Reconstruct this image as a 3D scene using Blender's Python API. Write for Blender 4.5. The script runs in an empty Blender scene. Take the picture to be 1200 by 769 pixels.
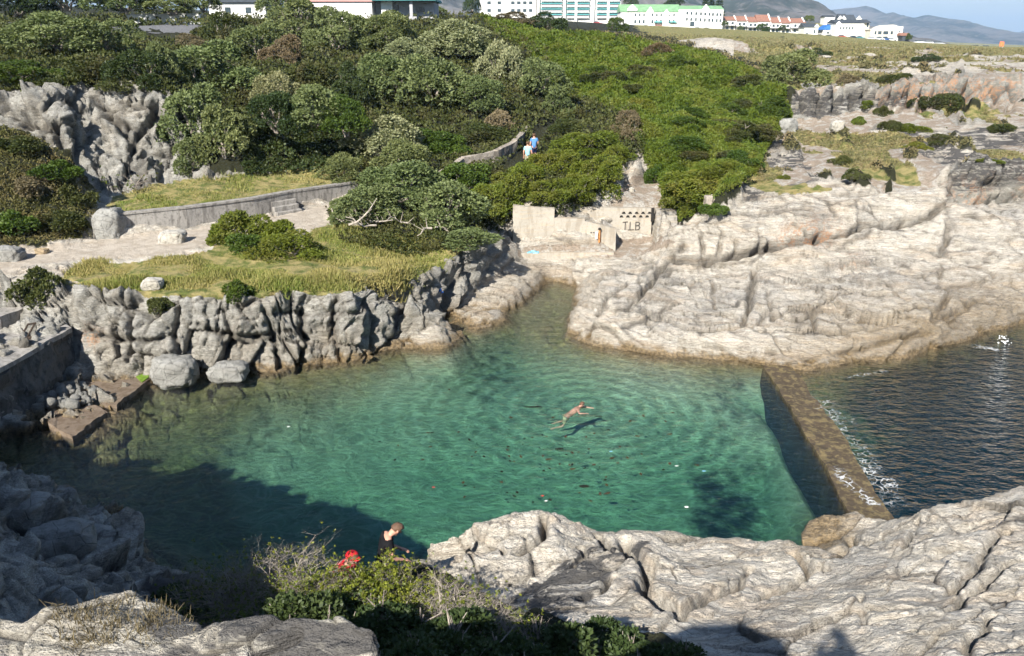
import bpy, bmesh, math, random
import numpy as np
from mathutils import Vector, Matrix, Quaternion
from mathutils.geometry import delaunay_2d_cdt

random.seed(7)
rng = np.random.default_rng(11)
sc = bpy.context.scene
COL = sc.collection
R = math.radians

# ------------------------------------------------------------------ camera
CAMZ = 12.0
FPX = 1000.0                      # focal length in photo pixels (1200 wide)
HY = 51.5                         # horizon row
TH = math.atan((384.5 - HY) / FPX)
CT, ST = math.cos(TH), math.sin(TH)
cam_d = bpy.data.cameras.new('camera')
cam_d.sensor_width = 36.0
cam_d.lens = 36.0 * FPX / 1200.0
cam_d.clip_start = 0.1
cam_d.clip_end = 40000
cam = bpy.data.objects.new('camera', cam_d)
COL.objects.link(cam)
cam.location = (0, 0, CAMZ)
cam.rotation_euler = (math.pi / 2 - TH, 0, 0)
sc.camera = cam


def ray(px, py):
    u = (px - 600) / FPX
    v = (py - 384.5) / FPX
    return u, CT - v * ST, -ST - v * CT


def P(px, py, z):
    """point seen at a photo pixel, at height z"""
    a, b, c = ray(px, py)
    t = (z - CAMZ) / c
    return (a * t, b * t, z)


def Q(px, py, Y):
    """point seen at a photo pixel, at distance Y"""
    a, b, c = ray(px, py)
    t = Y / b
    return (a * t, Y, CAMZ + c * t)


def proj(x, y, z):
    dz = z - CAMZ
    d = y * CT - dz * ST
    d = np.where(d > 0.05, d, 0.05) if isinstance(d, np.ndarray) else max(d, .05)
    up = y * ST + dz * CT
    return 600 + FPX * x / d, 384.5 - FPX * up / d


# ------------------------------------------------------------------ noise
U = np.uint32


def _hash(ix, iy, iz, k=0):
    h = ix * U(374761393) + iy * U(668265263) + iz * U(1442695041) + U((k * 974634777 + 12345) & 0xffffffff)
    h = (h ^ (h >> U(13))) * U(1274126177)
    h = (h ^ (h >> U(15))) * U(2246822519)
    return (h ^ (h >> U(14))) & U(0xffffff)


def _fl(a):
    f = np.floor(a)
    return f.astype(np.int32).view(np.uint32) if f.ndim else np.array(int(f), np.int32).view(np.uint32), (a - f).astype(np.float32)


def vnoise(x, y, z, k=0):
    """value noise, -1..1"""
    x, y, z = np.broadcast_arrays(np.asarray(x, float), y, z)
    x0, fx = _fl(x); y0, fy = _fl(y); z0, fz = _fl(z)
    fx = fx * fx * (3 - 2 * fx); fy = fy * fy * (3 - 2 * fy); fz = fz * fz * (3 - 2 * fz)
    r = 0
    flatz = not np.any(z)
    with np.errstate(over='ignore'):
        for dx in (0, 1):
            wx = fx if dx else 1 - fx
            for dy in (0, 1):
                wy = (fy if dy else 1 - fy) * wx
                for dz in ((0,) if flatz else (0, 1)):
                    wz = 1.0 if flatz else (fz if dz else 1 - fz)
                    r = r + wy * wz * (_hash(x0 + U(dx), y0 + U(dy), z0 + U(dz), k).astype(np.float32) * np.float32(1 / 8388607.5) - 1)
    return r


def fbm(x, y, z, o=4, k=0, g=0.5):
    a = 1.0; s = 0; f = 1.0
    for i in range(o):
        s = s + a * vnoise(x * f + i * 17.3, y * f + i * 5.1, z * f - i * 9.7, k + i)
        a *= g; f *= 2.03
    return s


def worley(x, y, z, k=0, jit=0.9):
    """F2-F1, random of the cell, tilt of the cell's face at the point"""
    x0, fx = _fl(x); y0, fy = _fl(y); z0, fz = _fl(z)
    f1 = np.full(x.shape, 9., np.float32); f2 = f1.copy(); cid = np.zeros(x.shape, np.float32); tl = np.zeros(x.shape, np.float32)
    with np.errstate(over='ignore'):
        for dx in (-1, 0, 1):
            for dy in (-1, 0, 1):
                for dz in (-1, 0, 1):
                    h = _hash(x0 + U(dx & 0xffffffff), y0 + U(dy & 0xffffffff), z0 + U(dz & 0xffffffff), k)
                    jx = (h & U(255)).astype(np.float32) / 255 - .5; jy = ((h >> U(8)) & U(255)).astype(np.float32) / 255 - .5; jz = ((h >> U(16)) & U(255)).astype(np.float32) / 255 - .5
                    ex = (dx + 0.5 + jx * jit) - fx; ey = (dy + 0.5 + jy * jit) - fy; ez = (dz + 0.5 + jz * jit) - fz
                    d = np.sqrt(ex * ex + ey * ey + ez * ez)
                    c = d < f1
                    f2 = np.where(c, f1, np.minimum(f2, d))
                    f1 = np.where(c, d, f1)
                    cid = np.where(c, (jx + jz) * .5 + .5, cid)
                    tl = np.where(c, 2 * (jy * ex + jz * ey + jx * ez), tl)
    return f2 - f1, cid, tl


def sstep(a, b, x):
    t = np.clip((x - a) / (b - a), 0, 1)
    return t * t * (3 - 2 * t)


def inpoly(px, py, poly):
    r = np.zeros(px.shape, bool)
    n = len(poly)
    j = n - 1
    for i in range(n):
        xi, yi = poly[i]; xj, yj = poly[j]
        if yi != yj:
            c = ((yi > py) != (yj > py)) & (px < (xj - xi) * (py - yi) / (yj - yi) + xi)
            r ^= c
        j = i
    return r


# ------------------------------------------------------------------ object helpers
def tag(o, label=None, cat=None, group=None, kind=None):
    if label: o['label'] = label
    if cat: o['category'] = cat
    if group: o['group'] = group
    if kind: o['kind'] = kind
    return o


def empty(name, loc, rz=0.0, label=None, cat=None, group=None):
    o = bpy.data.objects.new(name, None)
    COL.objects.link(o)
    o.location = loc
    o.rotation_euler = (0, 0, rz)
    o.empty_display_size = .3
    return tag(o, label, cat, group)


def link(name, me, parent=None, mat=None, loc=(0, 0, 0)):
    if mat is not None and not me.materials:
        me.materials.append(mat)
    o = bpy.data.objects.new(name, me)
    COL.objects.link(o)
    o.location = loc
    if parent: o.parent = parent
    return o


def mesh_np(name, v, f, mat=None, attrs=None, smooth=False):
    """v (n,3) f (m,k) arrays"""
    me = bpy.data.meshes.new(name)
    v = np.ascontiguousarray(v, np.float32); f = np.ascontiguousarray(f, np.int32)
    k = f.shape[1]
    me.vertices.add(len(v)); me.vertices.foreach_set('co', v.ravel())
    me.loops.add(f.size); me.loops.foreach_set('vertex_index', f.ravel())
    me.polygons.add(len(f)); me.polygons.foreach_set('loop_start', np.arange(0, f.size, k, dtype=np.int32))
    if smooth: me.polygons.foreach_set('use_smooth', np.ones(len(f), bool))
    if attrs:
        for an, av in attrs.items():
            if av.ndim == 1:
                a = me.attributes.new(an, 'FLOAT', 'POINT'); a.data.foreach_set('value', np.ascontiguousarray(av, np.float32))
            else:
                a = me.attributes.new(an, 'FLOAT_COLOR', 'POINT'); a.data.foreach_set('color', np.ascontiguousarray(av, np.float32).ravel())
    me.update(calc_edges=True)
    if mat: me.materials.append(mat)
    return me


def copy_tree(o, parent=None):
    c = o.copy(); COL.objects.link(c)
    if parent: c.parent = parent
    for ch in list(o.children): copy_tree(ch, c)
    return c


# bmesh builder ------------------------------------------------------
class MB:
    def __init__(s): s.b = bmesh.new()

    def box(s, cx, cy, cz, sx, sy, sz, rz=0, bevel=0):
        r = bmesh.ops.create_cube(s.b, size=1, matrix=Matrix.Translation((cx, cy, cz)) @ Matrix.Rotation(rz, 4, 'Z') @ Matrix.Diagonal((sx, sy, sz, 1)))
        if bevel:
            es = list({e for v in r['verts'] for e in v.link_edges})
            bmesh.ops.bevel(s.b, geom=es, offset=bevel, segments=1, affect='EDGES')
        return s

    def prism(s, pts, z0, z1):
        """polygon (x,y) list extruded from z0 to z1 (numbers or lists)"""
        n = len(pts)
        a = z0 if hasattr(z0, '__len__') else [z0] * n
        c = z1 if hasattr(z1, '__len__') else [z1] * n
        lo = [s.b.verts.new((p[0], p[1], a[i])) for i, p in enumerate(pts)]
        hi = [s.b.verts.new((p[0], p[1], c[i])) for i, p in enumerate(pts)]
        s.b.faces.new(hi); s.b.faces.new(lo[::-1])
        for i in range(n):
            j = (i + 1) % n
            s.b.faces.new((lo[i], lo[j], hi[j], hi[i]))
        return s

    def poly(s, pts):
        s.b.faces.new([s.b.verts.new(p) for p in pts]); return s

    def solid(s, pts, vec):
        """face pts (3D) extruded along vec"""
        n = len(pts); vec = Vector(vec)
        a = [s.b.verts.new(p) for p in pts]; c = [s.b.verts.new(Vector(p) + vec) for p in pts]
        s.b.faces.new(a[::-1]); s.b.faces.new(c)
        for i in range(n):
            j = (i + 1) % n
            s.b.faces.new((a[i], a[j], c[j], c[i]))
        return s

    def tube(s, p0, p1, r0, r1, n=8):
        p0 = Vector(p0); p1 = Vector(p1); d = p1 - p0
        m = Matrix.Translation((p0 + p1) / 2) @ d.to_track_quat('Z', 'Y').to_matrix().to_4x4()
        bmesh.ops.create_cone(s.b, cap_ends=True, segments=n, radius1=r0, radius2=r1, depth=d.length, matrix=m)
        return s

    def ball(s, c, r, sub=2, sc_=(1, 1, 1), m=None):
        mm = Matrix.Translation(c) @ (m or Matrix.Identity(4)) @ Matrix.Diagonal((sc_[0], sc_[1], sc_[2], 1))
        bmesh.ops.create_icosphere(s.b, subdivisions=sub, radius=r, matrix=mm)
        return s

    def build(s, name, mat, parent=None, loc=(0, 0, 0), smooth=False):
        bmesh.ops.recalc_face_normals(s.b, faces=s.b.faces)
        me = bpy.data.meshes.new(name); s.b.to_mesh(me); s.b.free()
        if smooth:
            for p in me.polygons: p.use_smooth = True
        return link(name, me, parent, mat, loc)
# ------------------------------------------------------------------ materials
def newmat(name):
    m = bpy.data.materials.new(name); m.use_nodes = True
    nt = m.node_tree; nt.nodes.clear()
    return m, nt


class NT:
    """tiny node helper"""
    def __init__(s, nt): s.nt = nt; s.n = nt.nodes; s.l = nt.links

    def new(s, t, **kw):
        nd = s.n.new(t)
        for k, v in kw.items():
            if k.startswith('i_'):
                key = k[2:]
                key = int(key) if key.isdigit() else key.replace('_', ' ')
                s.set(nd.inputs[key], v)
            else: setattr(nd, k, v)
        return nd

    def set(s, inp, v):
        if isinstance(v, bpy.types.NodeSocket): s.l.new(v, inp)
        elif hasattr(v, '__len__') and len(v) == 3 and inp.type == 'RGBA': inp.default_value = (*v, 1)
        else: inp.default_value = v

    def math(s, op, a, b=0.0, c=0.0, clamp=False):
        nd = s.n.new('ShaderNodeMath'); nd.operation = op; nd.use_clamp = clamp
        s.set(nd.inputs[0], a); s.set(nd.inputs[1], b); s.set(nd.inputs[2], c)
        return nd.outputs[0]

    def mix(s, f, a, b, mode='MIX'):
        nd = s.n.new('ShaderNodeMix'); nd.data_type = 'RGBA'; nd.blend_type = mode
        s.set(nd.inputs[0], f); s.set(nd.inputs[6], a); s.set(nd.inputs[7], b)
        return nd.outputs[2]

    def noise(s, vec, scale, detail=4, rough=.5, dist=0.0):
        nd = s.new('ShaderNodeTexNoise'); nd.inputs['Scale'].default_value = scale
        nd.inputs['Detail'].default_value = detail; nd.inputs['Roughness'].default_value = rough
        nd.inputs['Distortion'].default_value = dist
        s.l.new(vec, nd.inputs['Vector']); return nd.outputs['Fac']

    def voro(s, vec, scale, feature='F1', out='Distance', rnd=1.0):
        nd = s.new('ShaderNodeTexVoronoi'); nd.feature = feature
        nd.inputs['Scale'].default_value = scale; nd.inputs['Randomness'].default_value = rnd
        s.l.new(vec, nd.inputs['Vector']); return nd.outputs[out]

    def ramp(s, fac, *stops):
        nd = s.new('ShaderNodeValToRGB'); cr = nd.color_ramp
        while len(cr.elements) > 1: cr.elements.remove(cr.elements[-1])
        for i, (p, c) in enumerate(stops):
            e = cr.elements[0] if i == 0 else cr.elements.new(p)
            e.position = p; e.color = (*c, 1) if hasattr(c, '__len__') else (c, c, c, 1)
        s.l.new(fac, nd.inputs[0]); return nd.outputs[0]

    def rng(s, v, a, b, c=0.0, d=1.0):
        nd = s.new('ShaderNodeMapRange'); nd.interpolation_type = 'SMOOTHSTEP'
        s.set(nd.inputs[0], v); nd.inputs[1].default_value = a; nd.inputs[2].default_value = b
        nd.inputs[3].default_value = c; nd.inputs[4].default_value = d
        return nd.outputs[0]

    def mapping(s, vec, scale=(1, 1, 1), rot=(0, 0, 0), loc=(0, 0, 0)):
        nd = s.new('ShaderNodeMapping'); nd.inputs['Scale'].default_value = scale
        nd.inputs['Rotation'].default_value = rot; nd.inputs['Location'].default_value = loc
        s.l.new(vec, nd.inputs['Vector']); return nd.outputs[0]

    def obj(s): return s.new('ShaderNodeTexCoord').outputs['Object']
    def pos(s): return s.new('ShaderNodeNewGeometry').outputs['Position']

    def attr(s, name, out='Fac'): return s.new('ShaderNodeAttribute', attribute_name=name).outputs[out]

    def bump(s, h, strength=.5, dist=.05, normal=None):
        nd = s.new('ShaderNodeBump'); nd.inputs['Strength'].default_value = strength; nd.inputs['Distance'].default_value = dist
        s.l.new(h, nd.inputs['Height'])
        if normal is not None: s.l.new(normal, nd.inputs['Normal'])
        return nd.outputs[0]

    def out(s, shader, vol=None):
        o = s.new('ShaderNodeOutputMaterial')
        if shader is not None: s.l.new(shader, o.inputs['Surface'])
        if vol is not None: s.l.new(vol, o.inputs['Volume'])

    def bsdf(s, color, rough=.8, spec=.3, normal=None, **kw):
        b = s.new('ShaderNodeBsdfPrincipled')
        s.set(b.inputs['Base Color'], color); s.set(b.inputs['Roughness'], rough)
        b.inputs['Specular IOR Level'].default_value = spec
        if normal is not None: s.l.new(normal, b.inputs['Normal'])
        for k, v in kw.items(): s.set(b.inputs[k.replace('_', ' ')], v)
        return b.outputs[0]


def simple(name, col, rough=.7, spec=.3, var=.12, scale=3.0, bump=0.0, metallic=0.0):
    m, nt = newmat(name); N = NT(nt)
    v = N.obj()
    n = N.noise(v, scale, 5, .6)
    c = N.mix(N.rng(n, .3, .7), tuple(x * (1 - var) for x in col), tuple(min(1, x * (1 + var)) for x in col))
    nm = N.bump(N.noise(v, scale * 6, 4, .6), .5, bump) if bump else None
    N.out(N.bsdf(c, rough, spec, nm, Metallic=metallic))
    return m


def leafmat(name, c0, c1, c2=None, rough=.6, trans=.25, spec=.25):
    """leaf cards: colour from a per leaf random value plus a per plant random"""
    m, nt = newmat(name); N = NT(nt)
    t = N.attr('tone')
    oi = N.new('ShaderNodeObjectInfo').outputs['Random']
    c = N.mix(t, c0, c1)
    if c2: c = N.mix(N.rng(N.noise(N.pos(), .55, 3, .5), .45, .65), c, N.mix(t, c2, c1))
    c = N.mix(1.0, c, N.ramp(oi, (0, (.8, .86, .8)), (.5, (1, 1, 1)), (1, (1.0, .92, .86))), 'MULTIPLY')
    d = N.bsdf(c, rough, spec)
    tr = N.new('ShaderNodeBsdfTranslucent'); N.set(tr.inputs[0], N.mix(1.0, c, (1.0, 1.15, .6), 'MULTIPLY'))
    mx = N.new('ShaderNodeMixShader'); mx.inputs[0].default_value = trans
    N.l.new(d, mx.inputs[1]); N.l.new(tr.outputs[0], mx.inputs[2])
    N.out(mx.outputs[0])
    return m


def make_terrain_mat():
    m, nt = newmat('terrain_surface'); N = NT(nt)
    p = N.pos()
    z = N.new('ShaderNodeSeparateXYZ', i_0=p).outputs[2]
    m1 = N.new('ShaderNodeAttribute', attribute_name='m1')      # grass, path, soil, veg
    m2 = N.new('ShaderNodeAttribute', attribute_name='m2')      # bedsand, pebble, weed, grey rock
    m3 = N.new('ShaderNodeAttribute', attribute_name='m3')      # orange lichen, dark stain, crack, block id
    s1 = N.new('ShaderNodeSeparateColor', i_0=m1.outputs['Color']); a1 = m1.outputs['Alpha']
    s2 = N.new('ShaderNodeSeparateColor', i_0=m2.outputs['Color']); a2 = m2.outputs['Alpha']
    s3 = N.new('ShaderNodeSeparateColor', i_0=m3.outputs['Color']); a3 = m3.outputs['Alpha']
    n_big = N.noise(p, .35, 3, .6)
    n_mid = N.noise(p, 1.7, 4, .65)
    n_fine = N.noise(p, 9, 4, .7)
    n_grit = N.noise(p, 38, 3, .75)
    lay = N.mapping(p, (.35, 1.1, 3.6), (R(24), R(-14), R(20)))
    n_lay = N.noise(lay, 1.6, 4, .68, .5)
    n_lay2 = N.noise(lay, 6.5, 4, .7)
    # warm pale rock
    wsel = N.math('ADD', N.math('MULTIPLY', n_lay, .55), N.math('MULTIPLY', n_mid, .45))
    warm = N.ramp(wsel, (.28, (.30, .27, .225)), (.40, (.50, .455, .38)), (.50, (.66, .615, .535)), (.60, (.70, .675, .62)), (.76, (.46, .445, .42)))
    warm = N.mix(N.math('MULTIPLY', N.rng(N.noise(lay, .8, 2, .6), .5, .66), .5), warm, (.54, .43, .31))
    warm = N.mix(N.math('MULTIPLY', N.rng(n_big, .52, .68), .5), warm, (.34, .335, .32))
    grey = N.ramp(N.math('ADD', N.math('MULTIPLY', n_mid, .5), N.math('MULTIPLY', n_fine, .5)),
                  (.28, (.15, .148, .135)), (.42, (.34, .335, .30)), (.54, (.49, .48, .44)), (.68, (.60, .585, .54)))
    grey = N.mix(N.math('MULTIPLY', N.rng(n_big, .48, .62), .4), grey, (.38, .33, .25))
    warm = N.mix(N.math('MULTIPLY', N.rng(n_lay, .50, .60), .32), warm, (.62, .52, .40))
    rock = N.mix(a2, warm, grey)
    rock = N.mix(N.math('MULTIPLY', N.rng(a3, .0, 1.), .22), rock, N.mix(1., rock, (.62, .58, .52), 'MULTIPLY'))
    # dark speckle of lichen and pitting
    sp = N.rng(N.math('MULTIPLY', n_grit, n_fine), .30, .38)
    rock = N.mix(N.math('MULTIPLY', sp, .5), rock, (.15, .14, .125))
    cv = N.new('ShaderNodeVectorMath', operation='ADD', i_0=lay)
    cmb = N.new('ShaderNodeCombineXYZ', i_0=n_mid, i_1=n_fine, i_2=n_lay)
    N.l.new(N.new('ShaderNodeVectorMath', operation='MULTIPLY', i_0=cmb.outputs[0], i_1=(.8, .35, .6)).outputs[0], cv.inputs[1])
    ce = N.voro(cv.outputs[0], 1.7, 'DISTANCE_TO_EDGE')
    blk = N.new('ShaderNodeTexVoronoi', i_Scale=2.6, i_Vector=cv.outputs[0]); blr = N.new('ShaderNodeSeparateColor', i_0=blk.outputs['Color']).outputs[0]
    blk2 = N.new('ShaderNodeTexVoronoi', i_Scale=7.5, i_Vector=cv.outputs[0]); blr2 = N.new('ShaderNodeSeparateColor', i_0=blk2.outputs['Color']).outputs[1]
    rock = N.mix(.35, rock, N.mix(1., rock, N.ramp(blr, (0, (.72, .70, .68)), (1, (1.15, 1.14, 1.12))), 'MULTIPLY'))
    rock = N.mix(.30, rock, N.mix(1., rock, N.ramp(blr2, (0, (.70, .68, .66)), (1, (1.2, 1.19, 1.17))), 'MULTIPLY'))
    cline = N.math('MULTIPLY', N.rng(ce, .0, .035, 1., 0.), N.rng(n_big, .44, .58, .1, .9))
    rock = N.mix(N.math('MULTIPLY', cline, .6), rock, (.085, .075, .065))
    veins = N.rng(N.math('ABSOLUTE', N.math('SUBTRACT', n_lay2, .5)), .0, .03, 1., 0.)
    rock = N.mix(N.math('MULTIPLY', veins, .55), rock, (.12, .105, .09))
    rock = N.mix(N.math('MULTIPLY', s3.outputs[2], .8), rock, (.07, .062, .052))          # darker along the cracks
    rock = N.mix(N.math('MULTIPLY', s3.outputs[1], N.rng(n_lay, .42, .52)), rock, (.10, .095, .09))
    org = N.math('MULTIPLY', N.math('MULTIPLY', s3.outputs[0], N.rng(n_mid, .46, .56)), N.rng(n_fine, .40, .56))
    rock = N.mix(org, rock, N.mix(n_fine, (.50, .22, .10), (.46, .30, .18)))
    # tide zone: brown algae and barnacles
    zz = N.math('ADD', z, N.math('MULTIPLY', N.math('SUBTRACT', n_mid, .5), .7))
    tide = N.rng(zz, .08, .42, 1., 0.)
    brn = N.math('MULTIPLY', s2.outputs[1], N.math('MULTIPLY', N.rng(zz, .9, 2.1, 1., 0.), N.rng(n_mid, .3, .5, .55, 1.)))
    tide = N.math('MAXIMUM', tide, brn)
    tcol = N.mix(N.rng(n_fine, .35, .65), (.10, .065, .025), (.30, .21, .10))
    rock = N.mix(N.math('MULTIPLY', tide, .85), rock, tcol)
    # sea bed
    sand = N.mix(N.rng(n_mid, .3, .7), (.56, .54, .43), (.44, .43, .33))
    pebn = N.new('ShaderNodeTexVoronoi', i_Scale=3.2, i_Vector=p)
    peb = N.mix(N.new('ShaderNodeSeparateColor', i_0=pebn.outputs['Color']).outputs[0], (.10, .075, .025), (.42, .36, .13))
    peb = N.mix(N.rng(pebn.outputs['Distance'], .35, .6), peb, (.12, .10, .045))
    weed = N.mix(n_fine, (.012, .014, .01), (.05, .045, .02))
    bed = N.mix(N.rng(N.math('ADD', s2.outputs[0], N.math('MULTIPLY', N.math('SUBTRACT', n_mid, .5), .6)), .25, .8), N.mix(.5, tcol, (.33, .30, .16)), sand)
    bed = N.mix(N.math('MULTIPLY', s2.outputs[1], .8), bed, peb)
    bed = N.mix(N.rng(z, -2.6, -3.6, 0., 1.), bed, (.02, .045, .06))  # deep bed coloured blue in place of light scattered by the water
    wm = N.rng(N.math('ADD', s2.outputs[2], N.math('MULTIPLY', N.math('SUBTRACT', n_mid, .5), .9)), .18, .62)
    bed = N.mix(wm, bed, weed)
    under = N.rng(z, -.35, -.1, 1., 0.)
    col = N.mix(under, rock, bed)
    # land covers
    def edge(m, a=.35, b=.65, k=.7):
        return N.rng(N.math('ADD', m, N.math('MULTIPLY', N.math('SUBTRACT', n_fine, .5), k)), a, b)
    soil = N.mix(n_lay, (.25, .18, .125), (.44, .38, .31)); soil = N.mix(N.rng(n_mid, .46, .62), soil, (.48, .45, .40)); soil = N.mix(N.math('MULTIPLY', N.rng(n_fine, .5, .6), .5), soil, (.16, .13, .09))
    path = N.mix(N.rng(n_mid, .35, .65), (.40, .33, .25), (.55, .48, .39)); path = N.mix(N.math('MULTIPLY', n_grit, .35), path, (.62, .58, .52))
    gcol = N.mix(N.rng(n_mid, .38, .6), (.12, .15, .035), (.42, .34, .15)); gcol = N.mix(N.math('MULTIPLY', n_grit, .5), gcol, (.12, .13, .04))
    vcol = N.mix(n_fine, (.016, .022, .008), (.045, .042, .022))
    col = N.mix(edge(s1.outputs[2]), col, soil)
    col = N.mix(edge(s1.outputs[1]), col, path)
    col = N.mix(edge(s1.outputs[0]), col, gcol)
    col = N.mix(edge(a1), col, vcol)
    hgt = N.math('ADD', N.math('ADD', N.math('MULTIPLY', n_fine, .5), N.math('MULTIPLY', n_grit, .16)), N.math('MULTIPLY', n_lay2, .7))
    hgt = N.math('ADD', hgt, N.math('ADD', N.math('MULTIPLY', blr, .75), N.math('MULTIPLY', blr2, .38)))
    nm = N.bump(hgt, 1.0, .13)
    rough = N.math('SUBTRACT', .92, N.math('MULTIPLY', tide, .45))
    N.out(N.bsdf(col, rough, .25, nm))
    return m


def concrete_mat(name, col, dark, grime=.5, board=False):
    m, nt = newmat(name); N = NT(nt); p = N.pos()
    n1 = N.noise(p, 1.1, 6, .65); n2 = N.noise(p, 7, 6, .7); n3 = N.noise(p, 40, 4, .7)
    c = N.mix(N.rng(n1, .3, .7), col, tuple(x * .82 for x in col))
    c = N.mix(N.math('MULTIPLY', N.rng(n2, .5, .68), grime), c, dark)
    st_ = N.noise(N.mapping(p, (2.2, 2.2, .5)), 1.6, 4, .6)
    c = N.mix(N.math('MULTIPLY', N.rng(st_, .48, .62), .55), c, dark)
    if board:
        b = N.noise(N.mapping(p, (.25, .25, 5)), 3, 3, .5)
        c = N.mix(N.math('MULTIPLY', N.rng(b, .5, .66), .3), c, (.52, .38, .23))
    zs_ = N.new('ShaderNodeSeparateXYZ', i_0=p).outputs[2]
    c = N.mix(N.rng(zs_, -.30, .0, .9, 0.), c, (.03, .028, .012))
    nm = N.bump(N.math('ADD', n2, N.math('MULTIPLY', n3, .4)), .6, .05)
    N.out(N.bsdf(c, .9, .25, nm))
    return m


def make_water_mat():
    m, nt = newmat('clear_sea_water'); N = NT(nt); p = N.pos()
    sx = N.new('ShaderNodeSeparateXYZ', i_0=p)
    # ripple heights: fine chop, and rings spreading from the swimmer
    far = N.rng(N.attr('open'), 0, 1)
    w1 = N.noise(N.mapping(p, (1, 1.6, 1)), 1.6, 3, .55)
    w2 = N.noise(N.mapping(p, (1, 1.5, 1), (0, 0, R(25))), 5.2, 3, .5)
    d = N.new('ShaderNodeVectorMath', operation='DISTANCE', i_0=p, i_1=SWIM)
    ring = N.math('SINE', N.math('MULTIPLY', N.math('ADD', d.outputs['Value'], N.math('MULTIPLY', w1, .9)), 9.5))
    ring = N.math('MULTIPLY', ring, N.rng(d.outputs['Value'], .5, 11., 1., 0.))
    h = N.math('ADD', N.math('MULTIPLY', w1, N.math('ADD', .5, N.math('MULTIPLY', far, 1.8))), N.math('ADD', N.math('MULTIPLY', w2, N.math('ADD', .16, N.math('MULTIPLY', far, .5))), N.math('MULTIPLY', ring, .075)))
    nm = N.bump(h, 1.0, .09)
    g = N.new('ShaderNodeBsdfGlossy', i_Color=(1, 1, 1), i_Roughness=.04); N.l.new(nm, g.inputs['Normal'])
    # caustic light net painted into the see-through colour, with the swimmer's rings added
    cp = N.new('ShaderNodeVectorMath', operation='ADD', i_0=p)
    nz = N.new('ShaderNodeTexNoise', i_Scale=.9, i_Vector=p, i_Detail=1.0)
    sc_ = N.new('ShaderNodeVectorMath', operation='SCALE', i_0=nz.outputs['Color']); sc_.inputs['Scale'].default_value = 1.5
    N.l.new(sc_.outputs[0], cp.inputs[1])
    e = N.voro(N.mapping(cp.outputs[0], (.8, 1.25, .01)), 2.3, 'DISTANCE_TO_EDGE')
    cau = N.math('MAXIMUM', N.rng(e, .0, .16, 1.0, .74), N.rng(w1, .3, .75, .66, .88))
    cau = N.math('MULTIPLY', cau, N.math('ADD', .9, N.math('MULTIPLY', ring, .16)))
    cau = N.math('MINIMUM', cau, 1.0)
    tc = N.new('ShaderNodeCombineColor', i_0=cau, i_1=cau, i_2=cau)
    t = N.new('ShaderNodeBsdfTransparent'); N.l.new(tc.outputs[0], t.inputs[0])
    dt = N.new('ShaderNodeVectorMath', operation='DOT_PRODUCT'); N.l.new(nm, dt.inputs[0])
    N.l.new(N.new('ShaderNodeNewGeometry').outputs['Incoming'], dt.inputs[1])
    ca = N.math('MINIMUM', N.math('ABSOLUTE', dt.outputs['Value']), 1.0)
    fr = N.math('ADD', N.math('MULTIPLY', N.math('POWER', N.math('SUBTRACT', 1.0, ca), 5.0), N.math('ADD', .60, N.math('MULTIPLY', far, .4))), .02)
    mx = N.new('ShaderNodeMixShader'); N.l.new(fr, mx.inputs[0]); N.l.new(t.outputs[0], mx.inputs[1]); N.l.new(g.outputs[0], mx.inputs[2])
    va = N.new('ShaderNodeVolumeAbsorption', i_Color=(.35, .755, .64), i_Density=.375)
    vs = N.new('ShaderNodeVolumeScatter', i_Color=(.05, .34, .88), i_Density=.019)
    ad = N.new('ShaderNodeAddShader'); N.l.new(va.outputs[0], ad.inputs[0]); N.l.new(vs.outputs[0], ad.inputs[1])
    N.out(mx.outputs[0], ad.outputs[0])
    return m


SWIM = P(679, 476, 0)
M = {}
M['terrain'] = make_terrain_mat()
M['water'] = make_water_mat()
M['concrete'] = concrete_mat('pale_weathered_concrete', (.43, .395, .335), (.25, .21, .16), .45, True)
M['concrete_grey'] = concrete_mat('grey_old_concrete', (.36, .34, .31), (.10, .09, .08), .7)
M['dark_concrete'] = concrete_mat('dark_base_concrete', (.13, .125, .115), (.04, .038, .033), .8)
M['dam'] = concrete_mat('weed_covered_concrete', (.085, .064, .042), (.23, .18, .085), .7)
M['wetslab'] = concrete_mat('wet_brown_concrete', (.20, .155, .115), (.09, .06, .035), .8)
M['stonewall'] = concrete_mat('mortared_stone', (.40, .35, .29), (.13, .11, .09), .8)
# ------------------------------------------------------------------ terrain break lines
LN = []          # polylines of 3D points


def L(*pts): LN.append([tuple(p) for p in pts])


def S(px, py, zb):
    q = P(px, py, 0)
    return (q[0], q[1], zb)


def off(p, dx, dy, z): return (p[0] + dx, p[1] + dy, z)


# --- left shore of the pool and the jointed cliff above it
foot_l = [P(x, y, -.25) for x, y in ((30, 537), (62, 512), (125, 498), (178, 462), (205, 450), (230, 447), (262, 445), (300, 443), (340, 437), (380, 431), (420, 427), (455, 416), (466, 405), (482, 398), (505, 385), (524, 373))]
L(*foot_l)
L(P(58, 350, 2.8), P(75, 345, 2.9), P(110, 347, 2.95), P(150, 350, 2.85), P(195, 348, 2.95), P(235, 352, 2.8), P(290, 354, 2.6), P(340, 345, 2.7), P(400, 347, 2.6), P(430, 344, 2.5),
  P(455, 340, 2.4), Q(482, 334, 34.8), Q(520, 318, 38.6), Q(550, 300, 40.3), Q(580, 281, 43.2), P(603, 262, 2.9))
L(P(100, 320, 3.2), P(180, 330, 3.1), P(250, 338, 3.0), P(320, 330, 3.1), P(400, 325, 3.0), P(465, 318, 2.8), P(520, 298, 2.8), P(560, 275, 3.0))
L(P(0, 322, 3.25), P(100, 305, 3.3), P(200, 300, 3.35), P(260, 287, 3.4), P(330, 285, 3.4), P(395, 262, 3.5), P(440, 245, 3.6), P(500, 235, 3.7))
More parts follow.
